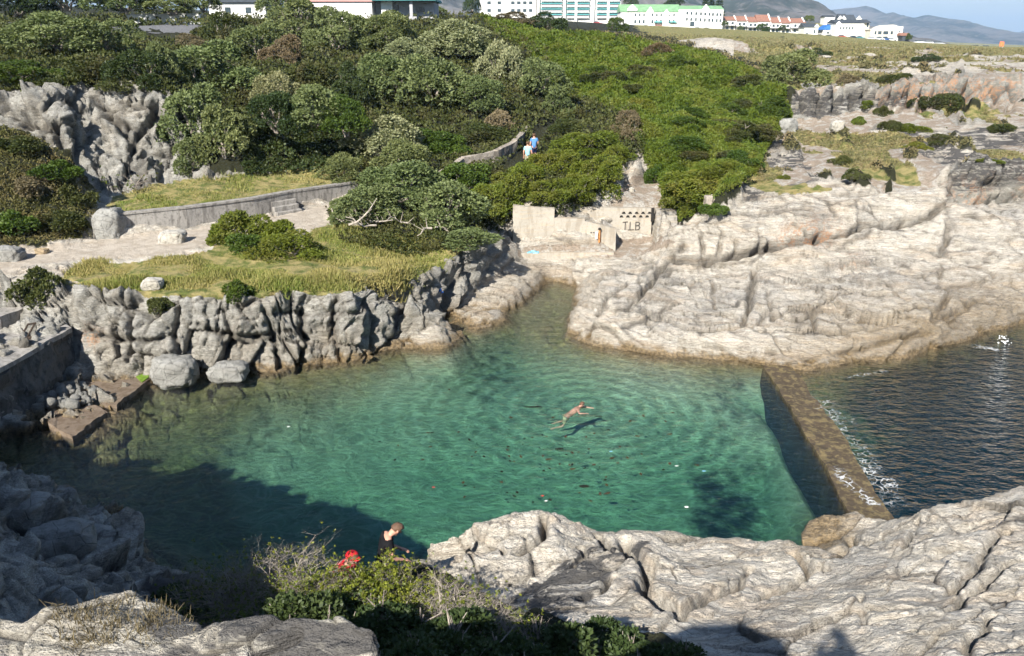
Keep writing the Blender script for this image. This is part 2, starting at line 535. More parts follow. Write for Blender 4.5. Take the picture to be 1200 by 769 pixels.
L(P(-80, 310, 3.2), P(0, 300, 3.3), P(60, 287, 3.35), P(130, 279, 3.4), P(220, 268, 3.45), P(300, 255, 3.5), P(330, 248, 3.55), P(420, 232, 3.6))
# behind the low wall
w0 = P(130, 279, 3.4); w1 = P(420, 232, 3.6)
L(off(w0, -.05, .45, 4.25), off(w1, -.05, .45, 4.3))
L(P(150, 238, 4.4), P(220, 230, 4.45), P(300, 222, 4.5), P(380, 212, 4.5), P(450, 215, 4.3))
L(P(128, 222, 4.6), P(200, 211, 4.75), P(245, 207, 4.9), P(290, 205, 4.9), P(350, 200, 4.9), P(420, 195, 5.0), P(480, 200, 4.7), P(540, 208, 4.6))
# back cliff
L(Q(285, 186, 54), Q(350, 183, 56.5), Q(410, 184, 57))
L(Q(110, 178, 49.0), Q(135, 150, 49.6), Q(165, 150, 49.6), Q(200, 150, 50.0), Q(245, 155, 50.5), Q(290, 165, 51))
L(Q(100, 105, 50.5), Q(140, 100, 50.5), Q(190, 115, 51), Q(240, 120, 52.5), Q(290, 130, 54), Q(350, 135, 57), Q(410, 140, 58))
# sun lit outcrop on the far left, and the overgrown mound before it
L(Q(-60, 200, 46), Q(0, 202, 46), Q(55, 198, 46), Q(95, 200, 46.5))
L(Q(-60, 118, 47.2), Q(0, 122, 47.2), Q(35, 114, 47.4), Q(72, 117, 47.6), Q(97, 140, 47.8), Q(104, 185, 47.5))
L(P(-80, 300, 3.3), P(0, 290, 3.45), P(50, 286, 3.45), P(108, 276, 3.5), P(116, 250, 4.3))
L(Q(-80, 150, 43), Q(0, 158, 43), Q(30, 172, 43), Q(65, 195, 42.5), Q(98, 228, 42), Q(112, 240, 42.5))
L(Q(-80, 182, 44.5), Q(0, 186, 44.5), Q(55, 190, 44.6), Q(100, 210, 44.8))
# rising hillside on the left
L(Q(-80, 70, 62), Q(60, 68, 62), Q(180, 80, 62), Q(300, 95, 66), Q(400, 105, 68), Q(480, 110, 68), Q(560, 120, 68))
L(Q(-150, 36, 84), Q(0, 43, 84), Q(120, 48, 84), Q(165, 48, 85), Q(215, 49, 85), Q(300, 50, 86), Q(400, 55, 86), Q(480, 58, 86), Q(560, 58, 90))
L(Q(-150, 34, 95), Q(120, 36, 95), Q(215, 35, 95), Q(300, 34, 97), Q(400, 36, 100), Q(500, 34, 102), Q(560, 32, 104))
L(Q(-150, 25, 125), Q(120, 28, 125), Q(300, 27, 130), Q(420, 28, 130), Q(510, 26, 135), Q(570, 26, 140))
# path up the middle, retaining wall side
L(P(440, 248, 3.6), P(520, 225, 4.0), P(575, 212, 4.4), P(612, 196, 4.8), P(634, 172, 5.2), P(655, 155, 5.7), P(668, 140, 6.2))
L(P(475, 228, 4.0), P(540, 207, 4.5), P(585, 200, 4.7), P(606, 186, 5.0), P(622, 164, 5.3), P(640, 150, 5.7), P(655, 135, 6.2))
L(Q(470, 200, 54.8), Q(540, 182, 57.8), Q(585, 172, 59), Q(612, 160, 60), Q(626, 146, 63.5), Q(640, 130, 67))
L(Q(480, 160, 62), Q(560, 145, 63), Q(610, 130, 68), Q(650, 118, 73))
# ground under the bright bush between path and soil ramp
L((.1, 45.95, 3.3), (2.2, 45.95, 3.2), (3.9, 45.95, 2.8), (4.9, 45.95, 1.9), (5.2, 46.9, 2.0))
L(P(640, 220, 4.3), P(700, 222, 4.2), P(722, 226, 4.0))
L(P(650, 180, 5.4), P(700, 175, 5.8), P(735, 182, 5.5), P(752, 178, 5.9))
L(P(670, 150, 6.4), P(730, 150, 6.6), P(760, 160, 6.2))
# soil ramp above the upper wall
L(P(718, 232, 3.7), P(738, 222, 3.95), P(758, 212, 4.1), P(775, 216, 4.0))
L(P(712, 236, 3.6), P(728, 221, 3.95), P(750, 208, 4.15))
# front yard: floor below the walls
L((.1, 45.05, 1.2), (5.7, 45.05, 1.25), (5.75, 46.7, 1.4), (7.9, 46.7, 1.4), (8.0, 45.2, 1.3), (9.0, 45.1, 1.35), (9.05, 46.9, 1.4), (7.95, 46.9, 1.4))
L((.1, 44.0, 1.1), (3.0, 44.2, 1.1), (7.0, 44.4, 1.2), (9.1, 44.6, 1.3))
L((4.2, 48.1, 3.2), (7.8, 48.1, 3.25), (9.1, 48.2, 3.3))
L((9.35, 45.4, 1.9), (9.45, 46.6, 2.7), (9.5, 47.6, 3.3))
# green hill
L(P(885, 205, 4.6), P(862, 222, 4.4), P(835, 250, 3.9), P(800, 258, 3.6), P(778, 243, 3.6), P(772, 218, 4.0), P(760, 196, 4.7))
L(Q(760, 150, 66), Q(800, 150, 65), Q(850, 152, 63), Q(890, 165, 60), Q(902, 178, 58.5))
L(Q(640, 95, 78), Q(700, 100, 78), Q(800, 100, 80), Q(870, 108, 78), Q(905, 130, 70), Q(912, 150, 65))
L(Q(560, 60, 90), Q(640, 62, 92), Q(700, 65, 98), Q(800, 68, 102), Q(870, 82, 100), Q(915, 105, 84))
L(Q(560, 28, 108), Q(600, 32, 110), Q(650, 42, 112), Q(700, 48, 115), Q(745, 53, 118), Q(800, 64, 118), Q(840, 74, 115), Q(880, 84, 108))
L(Q(560, 26, 150), Q(640, 38, 155), Q(720, 45, 160), Q(780, 52, 160), Q(840, 62, 150), Q(900, 72, 130), Q(930, 85, 100))
# small rock ledge in the distance
L(Q(795, 66, 150), Q(830, 70, 148), Q(880, 70, 140), Q(915, 69, 140))
L(Q(800, 50, 156), Q(840, 46, 158), Q(880, 50, 156), Q(912, 60, 150))
# --- plateau
L(P(888, 212, 4.6), P(930, 190, 5.1), P(1000, 180, 5.5), P(1100, 172, 5.8), P(1200, 165, 6.1), P(1380, 160, 6.3))
L(Q(915, 150, 65), Q(935, 142, 66), Q(1000, 133, 67), Q(1050, 128, 68), Q(1120, 124, 69), Q(1190, 124, 69), Q(1380, 124, 69))
L(Q(918, 120, 67), Q(940, 106, 67.3), Q(1000, 103, 68.3), Q(1050, 101, 69.3), Q(1120, 96, 70.3), Q(1185, 90, 70.5), Q(1380, 86, 70.5))
L(Q(930, 85, 88), Q(1000, 84, 90), Q(1100, 80, 92), Q(1200, 76, 95), Q(1380, 74, 95))
L(Q(930, 66, 140), Q(1000, 66, 140), Q(1100, 66, 140), Q(1200, 66, 140), Q(1400, 64, 140))
L(Q(560, 22, 230), Q(640, 27, 230), Q(720, 34, 230), Q(800, 37, 230), Q(850, 38, 240), Q(900, 44, 240), Q(1000, 51, 240), Q(1100, 57, 240), Q(1200, 62.5, 230), Q(1400, 64, 220))
L(Q(300, 20, 320), Q(560, 18, 320), Q(720, 28, 320), Q(850, 34, 320), Q(950, 40, 330), Q(1050, 48, 340), Q(1120, 52.6, 340), Q(1200, 56.5, 330), Q(1400, 60, 300))
L(Q(300, 16, 430), Q(560, 20, 430), Q(720, 31, 430), Q(850, 36, 430), Q(950, 41, 430), Q(1050, 48, 430), Q(1120, 53, 430), (300, 430, -3))
L(Q(300, 14, 520), Q(560, 18, 520), Q(720, 29, 520), Q(850, 34, 520), Q(950, 39, 520), Q(1010, 44, 520), Q(1060, 50, 520), (300, 520, -3), (420, 520, -5))
L(Q(860, 30, 620), Q(900, 28, 620), Q(940, 26, 620), Q(985, 27, 620), Q(1012, 35, 620), Q(1030, 50, 620))
L((-900, 900, 60), (-100, 900, 28), (0, 900, 22), (200, 900, 20), (330, 900, 10), (420, 900, -3), (900, 900, -8))
L((-900, 1500, 80), (0, 1500, 20), (300, 1600, 20), (560, 1600, -3), (1200, 1600, -10))
L((300, 300, -3), (420, 300, -6), (900, 300, -9))
L((170, 200, -2), (130, 120, -1), (120, 60, -1), (90, 30, -3))
# --- headland: upper ledge, its foot, the apron and the face over the sea
L(P(846, 252, 3.75), P(885, 234, 4.15), P(960, 214, 4.7), P(1050, 203, 5.0), P(1110, 196, 5.4), P(1200, 186, 5.75), P(1380, 175, 6.1))
L(Q(800, 287, 42.2), Q(830, 278, 42.2), Q(880, 270, 42.3), Q(920, 262, 43.2), Q(960, 246, 43.9), Q(1010, 240, 44.6), Q(1060, 236, 45.2), Q(1105, 226, 46), Q(1112, 196, 47.8), Q(1200, 184, 48.8), Q(1380, 176, 50))
L(Q(792, 303, 41.7), Q(830, 303, 41.7), Q(880, 300, 41.8), Q(920, 292, 42.4), Q(960, 279, 43.5), Q(1010, 262, 44.2), Q(1060, 260, 44.8), Q(1108, 242, 45.8), Q(1115, 238, 47.5), Q(1200, 229, 48.4), Q(1380, 222, 49.6))
L(Q(705, 322, 40.5), Q(760, 322, 41), Q(830, 322, 41), Q(900, 318, 41), Q(1000, 300, 41.8), Q(1100, 280, 43.5), Q(1200, 262, 45), Q(1380, 250, 46))
L(Q(672, 362, 36.6), Q(700, 346, 37.4), Q(760, 350, 37.2), Q(850, 356, 36.2), Q(930, 360, 35.6), Q(1000, 358, 35.8), Q(1080, 352, 36), Q(1150, 345, 37.5), Q(1200, 330, 39), Q(1380, 310, 42))
L(Q(664, 380, 35.4), Q(700, 384, 34.0), Q(760, 397, 33.0), Q(850, 402, 32.2), Q(900, 404, 31.9), Q(1000, 398, 32.2), Q(1060, 392, 32.8), Q(1120, 380, 34.2), Q(1200, 358, 37), Q(1380, 335, 40))
foot_h = [P(x, y, -.3) for x, y in ((655, 398), (700, 413), (760, 427), (830, 431), (900, 434), (940, 446), (1000, 433), (1060, 428), (1110, 413), (1140, 403), (1200, 387), (1380, 350))]
L(*foot_h)
# cove and shelf
L(P(528, 379, -.3), P(565, 381, -.3), P(605, 366, -.3), P(648, 336, -.3), P(672, 345, -.3), P(668, 366, -.25), *foot_h[:1])
L(P(532, 364, .25), P(562, 366, .45), P(600, 349, .45), P(640, 318, .45), P(655, 315, .5), P(690, 322, .6))
L(P(546, 354, .3), P(590, 322, .7), P(614, 301, 1.1), P(640, 303, 1.1), P(690, 306, 1.1), P(740, 303, 1.3))
# --- near rock platform on the right
near_top = [P(x, y, z) for x, y, z in ((478, 655, 1.5), (500, 624, 1.5), (558, 613, 1.6), (600, 602, 1.8), (640, 604, 1.7), (652, 624, 1.2), (700, 629, 1.2), (760, 630, 1.2), (850, 630, 1.3), (915, 628, 1.3), (932, 646, .7),
             (950, 612, .8), (985, 606, .8), (1005, 601, .7), (1020, 612, .7), (1048, 612, 1.2), (1070, 596, 1.6), (1105, 591, 1.7), (1140, 582, 1.9), (1200, 570, 2.0), (1400, 545, 2.2))]
L(*near_top)
L(*[(p[0] + .05, p[1] + 1.0, -.5) for p in near_top[:10]], *[(p[0], p[1] + .6, -.5) for p in near_top[10:]])
L(P(600, 650, 1.7), P(660, 665, 1.9), P(750, 665, 2.0), P(850, 665, 2.0), P(930, 690, 2.0), P(990, 655, 1.9), P(1060, 640, 2.2), P(1150, 630, 2.4), P(1200, 622, 2.5), P(1400, 600, 2.8))
L(P(640, 720, 2.6), P(750, 720, 2.7), P(850, 720, 2.8), P(950, 715, 2.8), P(1050, 710, 3.0), P(1200, 700, 3.2), P(1400, 690, 3.5))
L(P(760, 769, 3.4), P(850, 769, 3.4), P(950, 769, 3.5), P(1050, 769, 3.7), P(1200, 769, 4.1), P(1400, 769, 4.6))
# slope in front of and under the camera
L((-3.2, 13.6, 1.7), (-1.9, 13.4, 1.9), (-.6, 13.6, 1.8))
L((-4.5, 16.0, -.4), (-3.0, 16.4, -.5), (-1.6, 16.9, -.5))
L((-5.6, 11.2, 2.6), (-4.2, 11.0, 3.0), (-2.4, 10.6, 3.1), (-.6, 10.4, 3.2), (1.2, 10.2, 3.1))
L((-5.0, 8.6, 4.4), (-3.5, 8.2, 4.8), (-1.6, 7.6, 5.1), (.4, 7.2, 5.0), (2.2, 7.2, 4.6), (4.5, 7.2, 4.9), (8.0, 7.0, 5.6))
# sun lit rocks bottom left
L((-5.0, 6.6, 7.0), P(28, 726, 7.3), P(60, 700, 7.45), P(150, 677, 7.45), P(200, 694, 7.4), P(238, 728, 7.45), P(300, 720, 7.6), P(400, 719, 7.7), P(436, 742, 7.7))
L((-5.4, 7.5, 5.4), (-4.3, 7.3, 5.2), (-3.5, 7.6, 5.0), (-2.4, 6.7, 5.4), (-1.3, 6.5, 5.6), (-.6, 5.7, 5.8))
L((-5.2, 4.0, 6.9), (-3.8, 4.0, 6.9), (-2.2, 4.0, 7.0), (-1.0, 4.0, 7.0), (-.7, 4.1, 6.8))
L((-.5, 4.4, 6.6), (1.0, 4.2, 6.6), (3.0, 4.0, 6.4), (6.0, 3.8, 6.8))
L((-2.6, 2.3, 9.3), (-1.0, 2.2, 9.4), (.2, 2.2, 9.2), (1.2, 2.0, 9.2), (3.0, 1.2, 8.8))
L((-3.4, .9, 9.9), (-1.8, 1.1, 10.2), (0, 1.2, 10.32), (.9, 1.0, 10.3), (2.0, .2, 10.0))
L((-3.5, -.6, 10.6), (-2.5, -.35, 12.45), (-1.6, -.35, 12.45), (-.9, -.35, 12.1), (-.55, -.2, 10.6), (0, -.2, 10.36), (.6, -.3, 10.36), (1.4, -.8, 10.2))
L((-4, -4, 11.2), (0, -3, 10.4), (3, -3, 10.1), (9, -4, 9.5))
# spur left of the frame that shades the inlet
L((-5.2, 1.6, 9.6), (-6.6, 4.6, 9.1), (-8.0, 7.0, 9.5), (-11.2, 10.0, 9.5), (-14.2, 11.9, 9.0), (-19.8, 13.5, 9.2), (-27, 17, 9.4), (-40, 22, 9))
L((-6.6, 8.4, 5.0), (-8.4, 9.6, 6.0), (-11.0, 12.0, 6.0), (-14.6, 14.2, 5.4), (-20.5, 16.0, 5.0), (-28, 21, 5.0), (-40, 28, 5.0))
L((-9, 1, 9.6), (-13, 5, 9.6), (-20, 8, 9.4), (-40, 12, 9))
# dark rocks in shade, lower left
L(P(-80, 545, 2.6), P(0, 561, 2.5), P(35, 582, 2.0), P(60, 600, 1.6), P(108, 606, 1.3), P(118, 628, 1.0), P(165, 643, .7))
L(P(-80, 530, -.4), P(0, 540, -.4), P(60, 575, -.4), P(125, 592, -.4), P(150, 615, -.4), P(205, 662, -.4), (-5.8, 16.2, -.4))
L(P(0, 640, 3.2), P(50, 655, 3.0), P(110, 680, 2.8), P(160, 690, 2.4))
L(P(0, 720, 4.6), P(60, 720, 4.3), (-5.9, 10.4, 3.6))
# platform on the left shore: rock below and beside it
L(P(-80, 530, .5), P(0, 486, .5), P(60, 450, .5), P(90, 430, .6))
L(P(-80, 470, 1.8), P(0, 428, 1.8), P(84, 386, 1.8))
L(P(82, 462, .1), P(110, 444, .15), P(178, 436, .3))
L(P(-80, 395, 2.3), P(0, 380, 2.2), P(40, 373, 2.3), P(75, 372, 2.3))
# --- sea bed
L(*[S(x, y, -1.3) for x, y in ((150, 575), (230, 505), (330, 470), (450, 445), (540, 415), (600, 400), (660, 425), (760, 450), (850, 455))])
L(*[S(x, y, -2.0) for x, y in ((260, 590), (400, 520), (520, 500), (640, 500), (740, 510), (840, 500), (900, 500))])
L(*[S(x, y, -2.3) for x, y in ((300, 640), (420, 600), (560, 585), (700, 590), (820, 600), (910, 598), (915, 545))])
L(S(560, 392, -.7), S(610, 375, -.6), S(640, 352, -.5))
L(*[S(x, y, -1.35) for x, y in ((882, 440), (897, 458), (912, 482), (930, 512), (950, 548), (972, 588), (980, 606))])
L(S(945, 452, -2.8), S(1000, 490, -4.5), S(1050, 565, -4), S(1120, 560, -3.2), S(1200, 545, -3.5))
L(S(1010, 448, -2.4), S(1100, 440, -5), S(1200, 420, -6), S(1400, 400, -7))
L(S(1100, 500, -6), S(1200, 480, -7), S(1400, 450, -8))
L((14, 19.0, -1.5), (18, 17, -1.5), (24, 15, -1.5))
L((40, 28, -6), (60, 20, -8), (60, 0, -8), (40, 0, -1), (30, -10, 3))
L((60, 45, -2), (80, 70, -1))
# rim
RIM = [(-2500, -300, 20), (-300, -200, 15), (0, -60, 12), (40, -60, 6), (120, -100, -6), (900, -200, -11), (3500, 0, -12), (3500, 2600, -12), (-2500, 2600, 110)]
L(*RIM, RIM[0])
L((-60, -20, 13), (-60, 30, 9), (-60, 60, 11), (-90, 100, 14), (-200, 200, 22))
L((-30, 30, 4), (-36, 42, 6))


def build_tin():
    vs, es, idx = [], [], {}
    for pl in LN:
        prev = None
        for p in pl:
            k = (round(p[0], 2), round(p[1], 2))
            if k not in idx:
                idx[k] = len(vs); vs.append(p)
            i = idx[k]
            if prev is not None and prev != i: es.append((prev, i))
            prev = i
    out = delaunay_2d_cdt([Vector((p[0], p[1])) for p in vs], es, [], 0, 1e-4)
    v2, e2, f2, ov, oe, of = out
    Z = []
    bad = 0
    for i, v in enumerate(v2):
        if ov[i]: Z.append(vs[ov[i][0]][2]); continue
        bad += 1
        zs = []
        for (a, b) in es:                     # on which input edges does it lie
            pa, pb = vs[a], vs[b]
            d = (pb[0] - pa[0], pb[1] - pa[1]); l2 = d[0] ** 2 + d[1] ** 2
            t = ((v.x - pa[0]) * d[0] + (v.y - pa[1]) * d[1]) / l2
            if -.001 <= t <= 1.001 and abs((v.x - pa[0]) * d[1] - (v.y - pa[1]) * d[0]) / math.sqrt(l2) < .01:
                zs.append(pa[2] + t * (pb[2] - pa[2]))
        z = sum(zs) / len(zs) if zs else 0
        q = proj(v.x, v.y, z)
        if v.y > 0 and -50 < q[0] < 1250: print('CROSS at px %.0f %.0f' % q, 'world %.1f %.1f' % (v.x, v.y), 'z', ['%.1f' % a for a in zs])
        Z.append(z)
    V = np.array([(v.x, v.y, z) for v, z in zip(v2, Z)])
    return V, [tuple(f) for f in f2]


TV, TF = build_tin()
# raster in (bearing, log distance)
LR0, LR1, NLR = math.log(.35), math.log(2400), 3200
th_f = np.linspace(R(-37), R(37), 800)
th = np.concatenate([np.linspace(R(-180), R(-37), 60)[:-1], th_f, np.linspace(R(37), R(180), 60)[1:]])
NTH = len(th)
lr = np.linspace(LR0, LR1, NLR)
rr = np.exp(lr)
ZR = np.full((NTH, NLR), np.nan, np.float32)
SN, CS = np.sin(th), np.cos(th)


def raster(tri):
    (x0, y0, z0), (x1, y1, z1), (x2, y2, z2) = tri
    xs = np.array([x0, x1, x2]); ys = np.array([y0, y1, y2])
    den = (y1 - y2) * (x0 - x2) + (x2 - x1) * (y0 - y2)
    if abs(den) < 1e-9: return
    has0 = False
    a = ((y1 - y2) * (0 - x2) + (x2 - x1) * (0 - y2)) / den; b = ((y2 - y0) * (0 - x2) + (x0 - x2) * (0 - y2)) / den
    if a >= 0 and b >= 0 and a + b <= 1: has0 = True
    t = np.arctan2(xs, ys); rad = np.hypot(xs, ys)
    # nearest distance to the origin over edges
    dm = 1e9
    for i in range(3):
        j = (i + 1) % 3; dx, dy = xs[j] - xs[i], ys[j] - ys[i]
        q = min(1, max(0, -(xs[i] * dx + ys[i] * dy) / (dx * dx + dy * dy + 1e-12)))
        dm = min(dm, math.hypot(xs[i] + q * dx, ys[i] + q * dy))
    l0 = 0 if has0 else max(0, int((math.log(max(dm, 1e-3)) - LR0) / (LR1 - LR0) * (NLR - 1)) - 1)
    l1 = min(NLR, int((math.log(rad.max()) - LR0) / (LR1 - LR0) * (NLR - 1)) + 3)
    if l1 <= l0: return
    if has0 or t.max() - t.min() > math.pi: i0, i1 = 0, NTH
    else:
        i0 = max(0, np.searchsorted(th, t.min()) - 1); i1 = min(NTH, np.searchsorted(th, t.max()) + 1)
    if i1 <= i0: return
    X = SN[i0:i1, None] * rr[None, l0:l1]; Y = CS[i0:i1, None] * rr[None, l0:l1]
    A = ((y1 - y2) * (X - x2) + (x2 - x1) * (Y - y2)) / den
    B = ((y2 - y0) * (X - x2) + (x0 - x2) * (Y - y2)) / den
    Cc = 1 - A - B
    m = (A >= -1e-6) & (B >= -1e-6) & (Cc >= -1e-6)
    zz = A * z0 + B * z1 + Cc * z2
    sub = ZR[i0:i1, l0:l1]
    sub[m] = zz[m]


for f in TF:
    for k in range(1, len(f) - 1): raster((TV[f[0]], TV[f[k]], TV[f[k + 1]]))
ZR[np.isnan(ZR)] = -12


def blur(a, n, axis):
    k = np.array([1, 4, 6, 4, 1], np.float32) / 16
    for _ in range(n):
        b = np.zeros_like(a)
        for i, w in enumerate(k):
            b += w * (np.roll(a, i - 2, axis))
        if axis == 1:
            b[:, :2] = a[:, :2]; b[:, -2:] = a[:, -2:]
        a = b
    return a


ZB = ZR
def box(a, h, axis, it=2):
    for _ in range(it):
        pad = [(0, 0), (0, 0)]; pad[axis] = (h + 1, h)
        c = np.cumsum(np.pad(a, pad, mode='edge').astype(np.float64), axis=axis)
        n_ = a.shape[axis]
        a = ((c[2 * h + 1:2 * h + 1 + n_] - c[:n_]) if axis == 0 else (c[:, 2 * h + 1:2 * h + 1 + n_] - c[:, :n_])) / (2 * h + 1)
    return a.astype(np.float32)


ZR = blur(ZR, 3, 1); ZR = blur(ZR, 2, 0)


def H(x, y, R_=None):
    """terrain height"""
    g = ZR if R_ is None else R_
    x = np.asarray(x, float); y = np.asarray(y, float)
    t = np.interp(np.arctan2(x, y), th, np.arange(NTH)); l = (np.log(np.maximum(np.hypot(x, y), .36)) - LR0) / (LR1 - LR0) * (NLR - 1)
    i = np.clip(t.astype(int), 0, NTH - 2); j = np.clip(l.astype(int), 0, NLR - 2)
    a = t - i; b = l - j
    return (g[i, j] * (1 - a) * (1 - b) + g[i + 1, j] * a * (1 - b) + g[i, j + 1] * (1 - a) * b + g[i + 1, j + 1] * a * b)


def pick(px, py, t0=3.0, tmax=900):
    """where the sight line through a photo pixel meets the ground"""
    a, b, c = ray(px, py)
    t = t0 * (tmax / t0) ** (np.arange(1500) / 1499.0)
    h = H(a * t, b * t) - (CAMZ + c * t)
    k = np.nonzero(h > 0)[0]
    if len(k) == 0: return None
    k = k[0]
    if k > 0:
        f = h[k] / (h[k] - h[k - 1] + 1e-9); tt = t[k] + f * (t[k - 1] - t[k])
    else: tt = t[0]
    return (a * tt, b * tt, CAMZ + c * tt)


CRACKS = [
    ([(790, 307), (830, 309), (860, 305), (885, 297), (905, 290), (935, 286), (960, 280), (985, 282), (1000, 275), (1010, 267), (1030, 269), (1062, 262), (1085, 256), (1108, 241)], .45, .20),
    ([(1112, 240), (1150, 237), (1200, 230)], .3, .15), ([(1112, 205), (1112, 238)], .3, .15), ([(1112, 222), (1150, 214), (1200, 212)], .2, .12), ([(1165, 190), (1160, 220)], .2, .12),
    ([(690, 392), (732, 372), (757, 341), (771, 320), (785, 305), (800, 292)], .35, .16),
    ([(693, 386), (736, 373), (757, 372), (785, 379), (806, 391), (841, 393), (860, 391), (878, 388)], .35, .15),
    ([(884, 318), (882, 340), (878, 361), (870, 389)], .3, .12), ([(888, 393), (913, 389), (952, 389), (987, 391), (1034, 386)], .25, .12),
    ([(800, 369), (850, 371), (868, 378)], .2, .10), ([(950, 362), (955, 389)], .2, .1), ([(1010, 350), (1050, 352), (1078, 366), (1050, 372)], .2, .1), ([(960, 345), (985, 342), (1030, 345)], .16, .1),
    ([(900, 340), (905, 375)], .16, .08), ([(940, 300), (985, 312), (1030, 308)], .16, .09), ([(835, 330), (838, 362)], .16, .08), ([(1070, 290), (1100, 300), (1112, 280), (1112, 262)], .3, .15),
    ([(860, 300), (862, 285)], .25, .1), ([(888, 296), (890, 268)], .2, .1), ([(1005, 240), (1003, 262)], .2, .1), ([(820, 305), (824, 280)], .25, .1), ([(840, 302), (846, 275)], .25, .1),
    ([(900, 415), (950, 424), (1010, 410), (1060, 395), (1090, 392)], .2, .12), ([(1040, 425), (1060, 400), (1110, 372), (1150, 350)], .2, .12), ([(1100, 340), (1150, 330), (1200, 315)], .15, .1), ([(1000, 330), (1080, 325), (1160, 300)], .12, .1),
    ([(734, 637), (742, 661), (759, 670), (753, 697), (767, 708), (788, 726)], .40, .13),
    ([(640, 608), (637, 634), (624, 645), (607, 656)], .30, .10), ([(492, 653), (500, 642), (529, 633)], .2, .09), ([(550, 623), (550, 645), (537, 660)], .2, .07), ([(577, 615), (574, 645), (590, 655)], .14, .06),
    ([(682, 643), (684, 656), (670, 668)], .14, .06), ([(720, 681), (709, 695), (679, 706)], .2, .08), ([(880, 668), (850, 692), (820, 710), (800, 730)], .16, .07), ([(960, 668), (925, 694), (880, 702)], .18, .08),
    ([(922, 630), (932, 652), (950, 672), (965, 672)], .35, .12), ([(1185, 620), (1165, 637), (1140, 670), (1110, 700)], .2, .08), ([(1200, 655), (1180, 668), (1130, 705), (1112, 724)], .16, .07), ([(1010, 703), (1012, 732), (1075, 725)], .13, .06),
    ([(998, 632), (1000, 642), (985, 652)], .3, .1), ([(1165, 728), (1140, 752), (1130, 769)], .13, .06), ([(650, 690), (700, 676), (742, 664)], .15, .07), ([(1060, 596), (1075, 612), (1062, 640)], .14, .06), ([(1100, 592), (1130, 620), (1180, 600)], .12, .06),
    ([(825, 632), (845, 655), (905, 660)], .14, .06), ([(700, 630), (715, 650), (742, 660)], .18, .07), ([(870, 745), (905, 740)], .14, .05), ([(1020, 680), (1060, 670), (1120, 640)], .12, .06),
    *[([(x_, 106 + (x_ * 7) % 5), (x_ + (x_ * 13) % 9 - 4, 118), (x_ + (x_ * 5) % 7 - 3, 130 + (x_ * 3) % 6)], .7, .28) for x_ in range(945, 1196, 17)],
    ([(0, 128), (10, 120), (26, 146), (39, 150), (64, 152), (86, 150)], 0.39, .2), ([(65, 152), (73, 172), (60, 186)], 0.39, .18), ([(86, 130), (88, 161), (94, 195)], 0.50, .22), ([(0, 165), (30, 160), (60, 170)], 0.28, .15), ([(30, 118), (33, 146)], 0.28, .15),
    ([(110, 112), (128, 138), (140, 150), (160, 172)], 0.50, .22), ([(138, 138), (150, 150), (166, 156), (179, 146), (182, 125)], 0.44, .2), ([(150, 205), (156, 172), (166, 156)], 0.39, .2), ([(166, 182), (200, 179)], 0.39, .18), ([(182, 125), (192, 156), (205, 170)], 0.44, .2), ([(165, 195), (210, 192)], 0.33, .16), ([(130, 180), (150, 190), (170, 205)], 0.39, .18), ([(200, 110), (215, 135), (225, 160)], 0.39, .18), ([(140, 120), (165, 128), (180, 125)], 0.28, .15),
    ([(235, 380), (262, 392), (300, 395), (340, 388)], .26, .10), ([(100, 385), (140, 398), (178, 400), (200, 392)], .26, .10), ([(352, 365), (358, 400), (350, 430)], .30, .11), ([(395, 352), (388, 380), (398, 420)], .30, .11), ([(210, 360), (205, 395), (215, 425)], .26, .10), ([(262, 362), (270, 395), (262, 430)], .26, .10), ([(150, 355), (158, 390), (150, 425)], .26, .10), ([(310, 365), (322, 400), (330, 430)], .26, .10), ([(430, 350), (440, 380), (436, 410)], .30, .11),
    ([(940, 119), (1000, 117), (1060, 116), (1130, 110), (1190, 108)], .6, .22), ([(880, 235), (930, 228), (990, 232), (1040, 222), (1105, 215)], .3, .14), ([(800, 262), (850, 250), (900, 252), (950, 246)], .25, .12),
    ([(750, 330), (800, 335), (840, 325)], .2, .1), ([(700, 365), (712, 352), (735, 338), (757, 330)], .2, .1), ([(905, 375), (925, 362), (950, 362), (975, 352)], .2, .1), ([(1090, 380), (1110, 350), (1100, 320)], .2, .12),
    ([(150, 677), (200, 705), (240, 735)], .2, .06), ([(330, 722), (345, 745), (300, 765)], .12, .05),
]


# ------------------------------------------------------------------ ground covers, traced where they lie
GRASS = [[(60, 330), (100, 308), (200, 302), (245, 296), (262, 285), (330, 283), (360, 272), (390, 262), (520, 262), (545, 285), (520, 312), (470, 330), (400, 342), (300, 350), (200, 345), (130, 345), (90, 335)],
         [(128, 232), (200, 214), (300, 204), (420, 190), (430, 216), (300, 237), (190, 250), (150, 254)]]
PATH = [[(-60, 306), (0, 303), (60, 290), (130, 280), (220, 269), (300, 256), (420, 234), (440, 245), (392, 262), (345, 276), (330, 284), (262, 284), (200, 300), (100, 305), (0, 322), (-60, 326)],
        [(605, 205), (650, 150), (668, 130), (655, 128), (630, 148), (600, 190), (560, 205)]]
SOIL = [[(700, 242), (745, 205), (775, 212), (775, 248), (735, 247)],
        [(610, 288), (690, 288), (770, 275), (800, 285), (740, 300), (640, 304), (605, 300)],
        [(130, 252), (160, 258), (420, 226), (420, 216), (200, 247), (150, 256)]]
